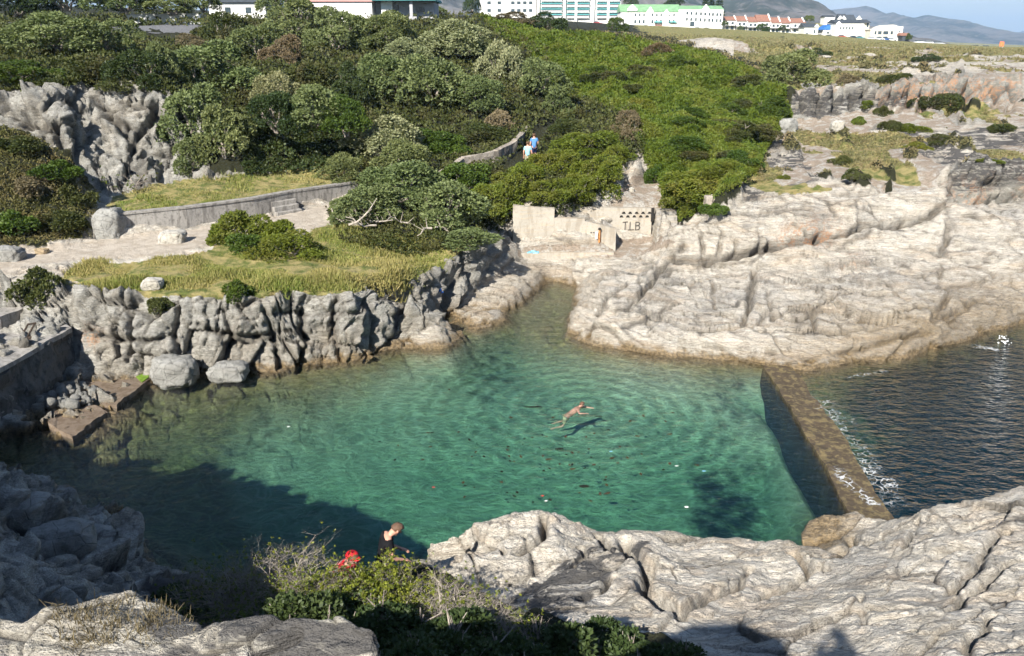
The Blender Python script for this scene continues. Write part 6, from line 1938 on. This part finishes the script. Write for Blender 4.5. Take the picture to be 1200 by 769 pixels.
# layered pines behind the hotel
def pine(px, py, hpx, Y, lab):
    q = Q(px, 20, Y); top = Q(px, py, Y)[2]; base = q[2] - 6; h = top - base
    r_ = empty('pine_tree', (q[0], Y, base), rng.random() * 6, lab, 'tree', 'pines behind the hotel')
    m = MB(); m.tube((0, 0, 0), (0, 0, h * .97), .35, .06, 8); m.build('trunk', M['bark'], r_)
    rs = np.random.default_rng(int(px)); n = 1800
    t = rs.random(n) ** .8; lay = np.round(t * 11) / 11; rad = (1 - lay) * h * .22 * rs.random(n) ** .5 + .2; a = rs.random(n) * 6.283
    p = np.stack([np.cos(a) * rad, np.sin(a) * rad, h * (.15 + .83 * lay) + rad * .12], 1)
    v, f_, tt = cards(p, unit(np.stack([np.cos(a), np.sin(a), .2 + 0 * a], 1)), .7, 2, .5)
    link('crown', mesh_np('crown', v, f_, M['leaf_dark'], {'tone': tt}), r_)
pine(826, -6, 20, 470, 'tall pine directly behind the right gable of the hotel'); pine(833, -4, 20, 480, 'middle pine right of the hotel gable'); pine(842, -8, 24, 475, 'biggest pine at the right end of the hotel')

# mountains
def mountain(pts, D, depth, label_, seed, amp=.22, n1=260, n2=70):
    xs_ = np.array([Q(p[0], 51.5, D)[0] for p in pts]); zs_ = np.array([Q(p[0], p[1], D)[2] for p in pts])
    X_ = np.linspace(xs_[0], xs_[-1], n1); T = np.linspace(-1, 1, n2)
    zr = np.interp(X_, xs_, zs_)
    Xg, Tg = np.meshgrid(X_, T, indexing='ij')
    Yg = D + Tg * depth * np.where(Tg < 0, 1., .6)
    sc_ = depth / 2.2
    rid = 1 - np.abs(fbm(Xg / sc_ * 1.6 + seed, Yg / sc_ * .8, 0 * Xg, 5, seed))
    prof = (1 - np.abs(Tg)) ** 1.15
    hz = np.maximum(zr[:, None] - 0, 0)
    det = amp * hz * (rid - .75) * np.clip(np.abs(Tg) * 4, 0, 1) * (1 - np.abs(Tg)) ** .4 * 1.6
    Zg = hz * prof + det + vnoise(Xg / sc_ * 9, Yg / sc_ * 9, 0 * Xg, seed + 9) * hz * .012 - 12 * np.abs(Tg) ** 3
    v = np.stack([Xg, Yg, Zg], -1).reshape(-1, 3); idx = np.arange(n1 * n2).reshape(n1, n2)
    f_ = np.stack([idx[:-1, :-1], idx[1:, :-1], idx[1:, 1:], idx[:-1, 1:]], -1).reshape(-1, 4)
    tag(link('mountain', mesh_np('mountain', v, f_, M['mountain'], smooth=False)), kind='structure')
m_, nt = newmat('mountain_rock'); N = NT(nt); p = N.pos()
n1 = N.noise(p, .004, 6, .7); n2 = N.noise(p, .02, 5, .7)
cm = N.mix(N.rng(n1, .42, .58), (.035, .042, .028), (.14, .125, .11)); cm = N.mix(N.math('MULTIPLY', N.rng(n2, .5, .62), .7), cm, (.18, .165, .15))
N.out(N.bsdf(cm, .95, .1)); M['mountain'] = m_
mountain([(300, 40), (420, -10), (560, -60), (650, -70), (760, -62), (850, -40), (895, -22), (918, -6), (932, 0), (945, 9), (956, 20), (966, 29), (978, 36), (995, 44), (1015, 52)], 2300, 900, 'A', 41, .30)
mountain([(860, 40), (900, 25), (950, 15), (962, 11.5), (978, 10.5), (995, 8.5), (1008, 6), (1018, 9), (1030, 16), (1040, 13.5), (1055, 19), (1068, 20), (1080, 17), (1096, 20), (1110, 28), (1125, 35), (1140, 40.5), (1155, 45), (1175, 48), (1210, 50.4), (1300, 51.2)], 5200, 1500, 'B', 53, .22)
mountain([(1080, 51), (1130, 49), (1148, 46.5), (1163, 43), (1178, 42), (1190, 38.5), (1202, 35), (1225, 30), (1300, 22), (1420, 30)], 9000, 1800, 'C', 67, .2)
# ------------------------------------------------------------------ people
tick('people')
M['skin'] = simple('skin', (.55, .30, .21), .6, .4, .06, 8)
M['skin_red'] = simple('sunburnt_skin', (.50, .28, .21), .55, .4, .08, 8)
M['hair_b'] = simple('brown_hair', (.09, .05, .025), .7, .3, .3, 30)
M['hair_g'] = simple('short_brown_hair', (.12, .07, .045), .7, .3, .3, 30)
M['black_cloth'] = simple('black_cloth', (.012, .012, .014), .9, .1, .2, 20)
M['red_cloth'] = simple('red_cloth', (.60, .02, .03), .8, .2, .12, 12)
M['blue_shirt'] = simple('blue_shirt', (.10, .24, .52), .85, .2, .15, 12)
M['cyan_shirt'] = simple('pale_blue_shirt', (.30, .55, .62), .85, .2, .12, 12)
M['navy'] = simple('navy_cloth', (.02, .03, .09), .85, .2, .15, 12)
M['khaki'] = simple('pale_trunks', (.34, .34, .22), .85, .2, .12, 12)
M['eye'] = simple('dark_eye', (.01, .01, .01), .3, .5)


def skin_mesh(name, verts, edges, radii, root=0, sub=2):
    me = bpy.data.meshes.new(name + '_cage'); me.from_pydata([tuple(v) for v in verts], edges, [])
    o = bpy.data.objects.new(name + '_cage', me); COL.objects.link(o)
    md = o.modifiers.new('s', 'SKIN'); md.use_smooth_shade = True
    for i, r_ in enumerate(radii):
        sv = me.skin_vertices[0].data[i]
        sv.radius = (r_, r_) if not hasattr(r_, '__len__') else r_; sv.use_root = (i == root)
    ms = o.modifiers.new('u', 'SUBSURF'); ms.levels = sub; ms.render_levels = sub
    bpy.context.view_layer.update()
    dg = bpy.context.evaluated_depsgraph_get()
    out = bpy.data.meshes.new_from_object(o.evaluated_get(dg)); out.name = name
    bpy.data.objects.remove(o); bpy.data.meshes.remove(me)
    for p_ in out.polygons: p_.use_smooth = True
    return out


def person(J, root, skin, hair=None, parts=(), face=(0, 1, 0), hairlen=.0):
    """J: joints pelvis, chest, neck, head, and for L/R: shoulder, elbow, wrist, hip, knee, ankle"""
    V, E, RR = [], [], []
    def add(p, r_, par=None):
        V.append(Vector(p)); RR.append(r_)
        if par is not None: E.append((par, len(V) - 1))
        return len(V) - 1
    pel = add(J['pelvis'], .145); ab = add(Vector(J['pelvis']).lerp(Vector(J['chest']), .5), .125, pel); ch = add(J['chest'], .155, ab)
    nk = add(J['neck'], .058, ch); hd0 = add(Vector(J['neck']).lerp(Vector(J['head']), .55), .07, nk); hd = add(J['head'], .098, hd0); ht = add(Vector(J['head']) + (Vector(J['head']) - Vector(J['neck'])).normalized() * .07, .085, hd)
    for s_ in 'LR':
        sh = add(J['shoulder' + s_], .072, ch); el = add(J['elbow' + s_], .046, sh); fm = add(Vector(J['elbow' + s_]).lerp(Vector(J['wrist' + s_]), .35), .043, el); wr = add(J['wrist' + s_], .027, fm)
        d = (Vector(J['wrist' + s_]) - Vector(J['elbow' + s_])).normalized(); side = d.cross(Vector((0, 0, 1)));
        if side.length < .2: side = d.cross(Vector((1, 0, 0)))
        side.normalize(); nrm = side.cross(d).normalized()
        pm = add(V[wr] + d * .07, (.040, .022), wr)
        for k, (o_, l_) in enumerate(((-.033, .062), (-.011, .074), (.011, .070), (.033, .055))):
            a = add(V[pm] + d * .028 + side * o_, .0095, pm); b_ = add(V[a] + d * l_ * .55 - nrm * .008, .009, a); add(V[b_] + d * l_ * .45 - nrm * .02, .0075, b_)
        a = add(V[wr] + d * .03 + side * .035, .012, wr); add(V[a] + d * .04 + side * .018, .010, a)
        hp = add(J['hip' + s_], .098, pel); kn = add(J['knee' + s_], .060, hp); cf = add(V[kn].lerp(Vector(J['ankle' + s_]), .3), .056, kn); an = add(J['ankle' + s_], .036, cf)
        fd = J.get('foot', (0, 1, 0)); ft = add(V[an] + Vector(fd) * .10 + Vector((0, 0, -.05)), (.042, .028), an); add(V[ft] + Vector(fd) * .10 + Vector((0, 0, -.01)), (.038, .020), ft)
    body = skin_mesh('body', V, E, RR)
    ob = link('body', body, root, skin)
    # nose, ears and eyes belong to the head
    h = Vector(J['head']); upv = (Vector(J['head']) - Vector(J['neck'])).normalized(); fv = Vector(face).normalized(); fv = (fv - upv * fv.dot(upv) * .6).normalized(); sv = fv.cross(upv).normalized()
    b = bmesh.new(); b.from_mesh(body)
    bmesh.ops.create_icosphere(b, subdivisions=2, radius=.018, matrix=Matrix.Translation(h + fv * .108 - upv * .012) @ Matrix.Diagonal((1, 1, 1.4, 1)))
    for q in (-1, 1): bmesh.ops.create_icosphere(b, subdivisions=2, radius=.026, matrix=Matrix.Translation(h + sv * q * .092) @ Matrix.Diagonal((.7, .8, 1.25, 1)))
    bmesh.ops.create_icosphere(b, subdivisions=2, radius=.035, matrix=Matrix.Translation(h + fv * .065 - upv * .085))
    b.to_mesh(body); b.free()
    for q in (-1, 1):
        m = MB(); m.ball(h + fv * .094 + sv * q * .034 + upv * .018, .0125, 2); m.build('eye', M['eye'], root, smooth=True)
    if hair:
        b = bmesh.new(); bmesh.ops.create_uvsphere(b, u_segments=24, v_segments=16, radius=.112)
        rot = Matrix((sv, fv, upv)).transposed()
        dl = []
        for v in b.verts:
            c = v.co.copy(); n = c.normalized()
            line = -.25 + (.75 if n.y > .35 else (.15 if n.y > 0 else -.35 - hairlen))
            if n.z < line: dl.append(v)
            v.co = c * (1 + .06 * fbm(np.array([n.x * 6]), np.array([n.y * 6]), np.array([n.z * 6]), 2, 400)[0]) * (1.0 if n.z > 0 else .98)
        bmesh.ops.delete(b, geom=dl, context='VERTS')
        for v in b.verts: v.co = h + upv * .025 - fv * .008 + rot @ v.co
        me = bpy.data.meshes.new('hair'); b.to_mesh(me); b.free()
        for p_ in me.polygons: p_.use_smooth = True
        o = link('hair', me, root, hair); md = o.modifiers.new('t', 'SOLIDIFY'); md.thickness = .012
    # garments: looser skins over the same joints
    for nm_, mat, chain in parts:
        V2, E2, R2 = [], [], []
        for i, (p_, r_, par) in enumerate(chain):
            V2.append(Vector(p_)); R2.append(r_)
            if par is not None: E2.append((par, i))
        link(nm_, skin_mesh(nm_, V2, E2, R2), root, mat)
    return root


def stand(h=1.75, lean=(0, 0), armL=None, armR=None, stride=.0, headfwd=0.0, face=(0, 1, 0)):
    k = h / 1.75; lx, ly = lean
    v = lambda x, y, z: Vector((x + lx * max(z - .9, 0), y + ly * max(z - .9, 0), z)) * k
    J = {'pelvis': v(0, 0, .95), 'chest': v(0, .0, 1.30), 'neck': v(0, .01 + headfwd * .3, 1.49), 'head': v(0, .03 + headfwd, 1.63 - abs(headfwd) * .2)}
    for s_, q in (('L', -1), ('R', 1)):
        arm = armL if s_ == 'L' else armR
        J['shoulder' + s_] = v(q * .17, 0, 1.41)
        if arm: J['elbow' + s_], J['wrist' + s_] = v(*arm[0]), v(*arm[1])
        else: J['elbow' + s_], J['wrist' + s_] = v(q * .24, -.02, 1.12), v(q * .25, .08, .88)
        J['hip' + s_] = v(q * .09, 0, .88); J['knee' + s_] = v(q * .10, q * stride * .5 + .03, .48); J['ankle' + s_] = v(q * .10, q * stride, .08)
    return J


def shirt(J, sleeve=True, r=1.13, tank=False, hem=.0):
    c = [(Vector(J['pelvis']) + Vector((0, 0, -.13 - hem)), .158 * r, None), (Vector(J['pelvis']).lerp(Vector(J['chest']), .5), .135 * r, 0), (J['chest'], .158 * r, 1), (Vector(J['chest']).lerp(Vector(J['neck']), .72), .075 * r, 2)]
    for s_ in 'LR':
        sh = Vector(J['shoulder' + s_])
        if tank: c.append((sh.lerp(Vector(J['chest']), .12), .082 * r, 2))
        else:
            c.append((sh, .076 * r, 2)); c.append((sh.lerp(Vector(J['elbow' + s_]), .6), .060 * r, len(c) - 1))
    return c


def shorts(J, r=1.12, long=False):
    c = [(Vector(J['pelvis']) + Vector((0, 0, .04)), .148 * r, None)]
    for s_ in 'LR':
        hp = Vector(J['hip' + s_]); kn = Vector(J['knee' + s_]); c.append((hp, .103 * r, 0)); c.append((hp.lerp(kn, .85), .078 * r, len(c) - 1))
        if long: c.append((Vector(J['ankle' + s_]) + Vector((0, 0, .05)), .055 * r, len(c) - 1))
    return c


def head_at(px, py, ztop, h):
    q = P(px, py, ztop)
    return (q[0], q[1], ztop - h)


def place_head(px, py, h):
    """ground spot where a figure of height h shows its head top at the pixel"""
    a, b, c = ray(px, py)
    best = None
    for t in np.arange(6, 90, .05):
        g = float(H(a * t, b * t, ZG)); e = CAMZ + c * t - (g + h)
        if e <= 0: best = (a * t, b * t, g); break
    return best


# walkers seen from behind
s_ = place_head(626, 156.5, 1.75)
r_ = empty('person', s_, .1, 'walker in a deep blue shirt, the higher of the pair on the path', 'person')
J = stand(1.75, stride=.14, armR=((.26, .02, 1.14), (.24, .22, 1.0)))
person(J, r_, M['skin'], M['hair_b'], (('shirt', M['blue_shirt'], shirt(J)), ('shorts', M['navy'], shorts(J))))
s_ = place_head(618.5, 166, 1.72)
r_ = empty('person', s_, -.1, 'walker in a pale blue shirt, the lower of the pair on the path', 'person')
J = stand(1.72, stride=-.14)
person(J, r_, M['skin'], M['hair_b'], (('shirt', M['cyan_shirt'], shirt(J)), ('shorts', M['khaki'], shorts(J))))
# dark clad figure by the water, looking down to the right
s_ = head_at(447, 617.5, 3.62, 1.68)
r_ = empty('person', s_, -1.25, 'person with short brown hair and a black top, head bowed, by the dark water', 'person')
J = stand(1.75, lean=(0, .18), headfwd=.10, armL=((-.24, .12, 1.12), (-.16, .34, 1.05)), armR=((.24, .1, 1.12), (.14, .34, 1.0)))
J['head'] = Vector(J['head']) + Vector((0, .02, -.03))
person(J, r_, M['skin'], M['hair_g'], (('sleeveless_top', M['black_cloth'], shirt(J, r=1.16)), ('trousers', M['navy'], shorts(J, long=True))), face=(0, 1, -.5), hairlen=.1)
# red capped figure bending beside
s_ = head_at(397, 641.5, 3.5, 1.50)
r_ = empty('person', s_, -2.4, 'person in a bright red cap and red top stooping behind the foreground thicket', 'person')
J = stand(1.62, lean=(0, .55), headfwd=.06)
person(J, r_, M['skin'], M['hair_b'], (('top', M['red_cloth'], shirt(J)), ('trousers', M['navy'], shorts(J, long=True))))
m = MB(); hh = Vector(J['head']); m.ball(hh + Vector((0, -.01, .045)), .114, 3, (1, 1.08, .78)); m.build('cap', M['red_cloth'], r_, smooth=True)
m = MB(); m.ball(hh + Vector((0, .13, .05)), .07, 2, (1.1, 1.2, .18)); m.build('cap_peak', M['red_cloth'], r_, smooth=True)
# swimmer
r_ = empty('person', (SWIM[0], SWIM[1], -.12), -.12, 'bare chested swimmer with short hair doing breaststroke in the green pool', 'person')
r_.scale = (.78, .78, .78)
J = {'pelvis': (-.52, 0, -.36), 'chest': (-.17, 0, -.03), 'neck': (.02, 0, .12), 'head': (.11, 0, .25),
     'shoulderL': (-.02, .18, .03), 'elbowL': (.22, .34, -.02), 'wristL': (.48, .26, -.01), 'shoulderR': (-.04, -.19, .02), 'elbowR': (.02, -.40, -.04), 'wristR': (.27, -.42, -.01),
     'hipL': (-.60, .10, -.42), 'kneeL': (-.72, .30, -.74), 'ankleL': (-1.08, .30, -.86), 'hipR': (-.60, -.10, -.42), 'kneeR': (-.72, -.30, -.74), 'ankleR': (-1.08, -.30, -.84), 'foot': (-1, 0, 0)}
person(J, r_, M['skin_red'], M['hair_g'], (('trunks', M['khaki'], shorts({k: Vector(v) for k, v in J.items()})),), face=(1, 0, 0))
# the photographer, his shadow on the rocks
r_ = empty('person', (.03, -.30, 10.33), 0, 'photographer on the cliff edge with both hands raised, his shadow on the rocks', 'person')
J = stand(1.78, armL=((-.30, .10, 1.30), (-.09, .20, 1.56)), armR=((.30, .10, 1.30), (.09, .20, 1.56)))
person(J, r_, M['skin'], M['hair_b'], (('shirt', M['blue_shirt'], shirt(J)), ('shorts', M['navy'], shorts(J))))

# ------------------------------------------------------------------ cloths left about, floating things, foam
def cloth(px, py, w, d, h, mat, label, cat, seed, z=None, rz=0.):
    q = pick(px, py) if z is None else P(px, py, z)
    b = bmesh.new(); bmesh.ops.create_grid(b, x_segments=14, y_segments=10, size=.5)
    for v in b.verts:
        x, y = v.co.x, v.co.y; n = fbm(np.array([x * 5 + seed]), np.array([y * 5]), np.array([0.]), 3, 410)[0]
        v.co = Vector((x * w + n * .05, y * d, h * (.5 + .5 * n) * (1 - 1.6 * max(abs(x), abs(y)) ** 2) + .03))
    me = bpy.data.meshes.new(cat); b.to_mesh(me); b.free()
    for p_ in me.polygons: p_.use_smooth = True
    o = link(cat.replace(' ', '_'), me, None, mat, q); o.rotation_euler = (0, 0, rz)
    md = o.modifiers.new('t', 'SOLIDIFY'); md.thickness = .02
    return tag(o, label, cat)
M['towel'] = simple('blue_white_towel', (.20, .48, .66), .9, .1, .6, 5)
M['blue_cloth'] = simple('bright_blue_cloth', (.03, .14, .50), .9, .1, .2, 6)
cloth(624, 298.5, .65, .4, .22, M['towel'], 'blue and white towel lying on the ledge at the left of the landing', 'towel', 1)
cloth(514, 345, .45, .3, .35, M['blue_cloth'], 'bright blue cloth bundle on the rocks in the shaded cleft', 'cloth', 2)
cloth(346, 272, .18, .15, .1, M['blue_cloth'], 'tiny blue scrap in the grass below the stone steps', 'cloth scrap', 3)

scrap = {'brown': simple('brown_leaf', (.06, .035, .015), .8), 'dark': simple('dark_weed', (.012, .014, .008), .8), 'white': simple('white_scrap', (.7, .7, .68), .7), 'red': simple('red_scrap', (.5, .06, .05), .7), 'blue': simple('blue_scrap', (.2, .4, .6), .7)}
def float_mesh(seed, n=7):
    rs = np.random.default_rng(seed); m = MB(); pts = [(math.cos(a) * rs.uniform(.6, 1.1), math.sin(a) * rs.uniform(.4, .8)) for a in np.linspace(0, 6.283, n + 1)[:-1]]
    m.prism(pts, -.3, .3); bmesh.ops.recalc_face_normals(m.b, faces=m.b.faces)
    me = bpy.data.meshes.new('floating_leaf'); m.b.to_mesh(me); m.b.free(); me.materials.append(scrap['brown']); return me
fm = [float_mesh(i) for i in range(3)]
rs = np.random.default_rng(77)
FL = []
for i in range(110):
    u_ = rs.random(); px = rs.normal(640, 110); py = rs.normal(535, 38)
    if inpoly(np.array([px]), np.array([py]), [(300, 490), (520, 440), (840, 455), (960, 560), (900, 615), (660, 615), (520, 600), (400, 545)])[0]: FL.append((px, py))
for i, (px, py) in enumerate(FL):
    o = link('floating_leaf', fm[i % 3], None, None, P(px, py, .012)); s_ = rs.uniform(.025, .075)
    o.scale = (s_ * rs.uniform(1, 1.8), s_, .012); o.rotation_euler = (0, 0, rs.random() * 6)
    k = 'dark' if rs.random() < .45 else 'brown'
    o.material_slots[0].link = 'OBJECT'; o.material_slots[0].material = scrap[k]
    tag(o, 'small dark leaf or weed scrap floating on the pool', 'floating leaf', 'leaf scraps floating on the pool')
def fl(name, px, py, sx, sy, mat, label, cat):
    o = link(name, float_mesh(int(px)), None, None, P(px, py, .015)); o.scale = (sx * .62, sy * .62, .02); o.data.materials.clear(); o.data.materials.append(mat); tag(o, label, cat)
fl('paper_scrap', 338, 500, .09, .07, scrap['white'], 'whitish scrap with pink edge floating at the left of the lit water', 'scrap')
fl('plastic_lid', 805, 594, .11, .10, scrap['white'], 'round white lid floating beside the dark weed patch', 'lid')
fl('yellow_card', 667, 611, .07, .16, simple('yellow_card', (.75, .70, .12), .7), 'yellow card floating close to the near rocks', 'card')
fl('paper_scrap', 640, 587, .08, .07, scrap['white'], 'white scrap floating above the near rocks left of the yellow card', 'scrap')
fl('red_scrap', 636, 581, .09, .06, scrap['red'], 'red scrap floating beside a white one', 'scrap')
fl('red_scrap', 508, 571, .08, .05, scrap['red'], 'reddish scrap floating left of centre near the shadow edge', 'scrap')
fl('blue_scrap', 825, 552, .13, .05, scrap['blue'], 'pale blue scrap floating in the right half of the pool', 'scrap')
fl('blue_scrap', 716, 529, .08, .05, scrap['blue'], 'pale blue scrap floating below the swimmer', 'scrap')
fl('paper_scrap', 793, 546, .10, .05, scrap['white'], 'cream scrap floating in the middle of the right half of the pool', 'scrap')
fl('seaweed_raft', 625, 477, .75, .13, scrap['dark'], 'long dark strand of weed floating left of the swimmer', 'seaweed')
fl('seaweed_raft', 702, 488, .30, .09, scrap['dark'], 'short dark strand of weed floating below right of the swimmer', 'seaweed')
fl('seaweed_raft', 655, 526, .30, .16, scrap['dark'], 'dark leafy clump of weed floating below the swimmer', 'seaweed')
fl('seaweed_raft', 684, 570, .30, .22, scrap['dark'], 'squarish dark clump of weed above the yellow card', 'seaweed')


m_, nt = newmat('sea_foam'); N = NT(nt); p = N.pos()
fa = N.attr('foam')
w_ = N.noise(p, 1.6, 4, .6); cc = N.new('ShaderNodeVectorMath', operation='ADD', i_0=p)
sc2 = N.new('ShaderNodeVectorMath', operation='SCALE', i_0=N.new('ShaderNodeTexNoise', i_Scale=1.8, i_Vector=p, i_Detail=3.).outputs['Color']); sc2.inputs['Scale'].default_value = 1.1; N.l.new(sc2.outputs[0], cc.inputs[1])
ed = N.voro(cc.outputs[0], 3.2, 'DISTANCE_TO_EDGE')
al = N.math('ADD', N.rng(ed, .0, .13, .75, 0.), N.math('ADD', fa, -.62)); al = N.math('ADD', al, N.math('MULTIPLY', N.math('SUBTRACT', w_, .5), 1.1)); al = N.math('MULTIPLY', N.rng(al, .32, 1.05), .6)
al = N.math('MULTIPLY', al, N.rng(fa, .0, .25))
tb = N.new('ShaderNodeBsdfTransparent'); mx = N.new('ShaderNodeMixShader'); N.l.new(al, mx.inputs[0]); N.l.new(tb.outputs[0], mx.inputs[1]); N.l.new(N.bsdf((.85, .87, .87), .7, .3), mx.inputs[2]); N.out(mx.outputs[0]); M['foam'] = m_


def foam(pts, width, label, seed, z=.03, peak=.9):
    """lacy strip along a line given in photo pixels; width in metres, fading sideways"""
    wp = [P(x, y, z) for x, y in pts]; V, A = [], []; n = 60; m_n = 13
    xs_ = np.array([q[0] for q in wp]); ys_ = np.array([q[1] for q in wp]); t = np.linspace(0, 1, n); tt = np.linspace(0, 1, len(wp))
    cx_, cy_ = np.interp(t, tt, xs_), np.interp(t, tt, ys_)
    for i in range(n):
        j0, j1 = max(0, i - 1), min(n - 1, i + 1); d = np.array([cx_[j1] - cx_[j0], cy_[j1] - cy_[j0]]); d /= np.linalg.norm(d) + 1e-9; nn = np.array([-d[1], d[0]])
        for j in range(m_n):
            s = (j / (m_n - 1) - .5) * 2
            q = np.array([cx_[i], cy_[i]]) + nn * s * width
            V.append((q[0], q[1], z + .01 * math.sin(i * 1.3 + j))); A.append(peak * (1 - abs(s)) * min(1, 6 * t[i], 6 * (1 - t[i])))
    idx = np.arange(n * m_n).reshape(n, m_n); F = np.stack([idx[:-1, :-1], idx[1:, :-1], idx[1:, 1:], idx[:-1, 1:]], -1).reshape(-1, 4)
    o = link('sea_foam', mesh_np('sea_foam', np.array(V), F, M['foam'], {'foam': np.array(A)})); tag(o, label, 'foam', None, 'stuff')
foam([(948, 452), (962, 470), (985, 500), (1005, 530), (1025, 560), (1045, 592), (1056, 606)], 1.15, 'lacy white foam drifting along the sea side of the concrete wall', 1, .03, .66)
foam([(979, 541), (986, 556), (1000, 572), (1018, 586), (1036, 596)], .34, 'thin white wash line sliding over the near end of the concrete wall', 2, .17, 1.05)
foam([(1010, 545), (1030, 560), (1050, 575)], .9, 'scattered foam threads beyond the near end of the wall', 3, .03, .7)
foam([(1135, 404), (1155, 408), (1175, 412)], .5, 'white foam line under the far right rocks', 4, .04, 1.1)
foam([(985, 445), (1000, 441), (1030, 436), (1050, 430)], .3, 'thin foam at the waterline of the headland beyond the wall', 5, .04, .8)
q = P(1175, 402, 0); m = MB(); rs = np.random.default_rng(5)
for k in range(26):
    a = rs.random() * 6.28; h_ = rs.random() ** 1.5 * .5; rr_ = (1 - h_) * .35 * rs.random()
    m.ball((rr_ * math.cos(a), rr_ * math.sin(a), h_ * .6), rs.uniform(.015, .045) * (1.2 - h_), 1)
tag(m.build('splash', simple('spray', (.85, .87, .88), .8), None, q, True), 'small white splash against the rocks at the far right', 'splash')
# ------------------------------------------------------------------ air
m_, nt = newmat('hazy_air'); N = NT(nt)
pv = N.new('ShaderNodeVolumePrincipled'); pv.inputs['Color'].default_value = (.46, .67, .96, 1); pv.inputs['Density'].default_value = 1.25e-4; pv.inputs['Anisotropy'].default_value = .0
N.out(None, pv.outputs[0])
b = MB(); b.box(3000, 5800, 160, 19000, 12200, 352); tag(b.build('haze', m_), kind='stuff'); bpy.data.objects['haze']['label'] = 'pale blue air between the viewer and the mountains'
bpy.data.objects['haze']['category'] = 'haze'
# ------------------------------------------------------------------ light
SD = Vector((.375, .838, -.648)).normalized()
el = math.asin(-SD.z)
w = bpy.data.worlds.new('World'); sc.world = w; w.use_nodes = True
nt = w.node_tree; nt.nodes.clear(); N = NT(nt)
sky = N.new('ShaderNodeTexSky'); sky.sky_type = 'NISHITA'; sky.sun_disc = False
sky.sun_elevation = el; sky.sun_rotation = math.atan2(-SD.x, -SD.y) % (2 * math.pi)
sky.air_density = 1.0; sky.dust_density = .35; sky.ozone_density = 1.0; sky.altitude = 10
gen = N.new('ShaderNodeTexCoord').outputs['Generated']
# pale veil kept to the low sky, thinned above to darken the fill light
cl = N.noise(N.mapping(gen, (2.2, 2.2, 14)), 2.2, 6, .6, .4)
clf = N.math('MULTIPLY', N.math('ADD', .6, N.math('MULTIPLY', N.rng(cl, .40, .66), .4)), 1.0)
lowz = N.rng(N.new('ShaderNodeSeparateXYZ', i_0=gen).outputs[2], .0, .22, 1., .06)
clf = N.math('MULTIPLY', clf, lowz)
skc = N.mix(clf, N.mix(1.0, sky.outputs[0], (.74, .92, 1.12), 'MULTIPLY'), (9.0, 9.6, 10.4))
bg = N.new('ShaderNodeBackground', i_Strength=.05); N.l.new(skc, bg.inputs[0])
o = N.new('ShaderNodeOutputWorld'); N.l.new(bg.outputs[0], o.inputs[0])
sl = bpy.data.lights.new('sun', 'SUN'); sl.energy = 5.0; sl.angle = R(.53); sl.color = (1.0, .95, .87)
so = bpy.data.objects.new('sun', sl); COL.objects.link(so); so.location = (-20, -40, 60)
so.rotation_euler = SD.to_track_quat('-Z', 'Y').to_euler()
sc.view_settings.view_transform = 'Standard'; sc.view_settings.look = 'None'
sc.view_settings.exposure = 1.05; sc.view_settings.gamma = 1.0; sc.view_settings.use_curve_mapping = False
sc.cycles.use_denoising = True
try: sc.cycles.denoiser = 'OPENIMAGEDENOISE'
except Exception: pass
sc.cycles.max_bounces = 6; sc.cycles.diffuse_bounces = 2; sc.cycles.glossy_bounces = 2; sc.cycles.transmission_bounces = 2
sc.cycles.transparent_max_bounces = 8; sc.cycles.volume_bounces = 0
sc.cycles.use_adaptive_sampling = True; sc.cycles.adaptive_threshold = .04
sc.cycles.caustics_reflective = False; sc.cycles.caustics_refractive = False
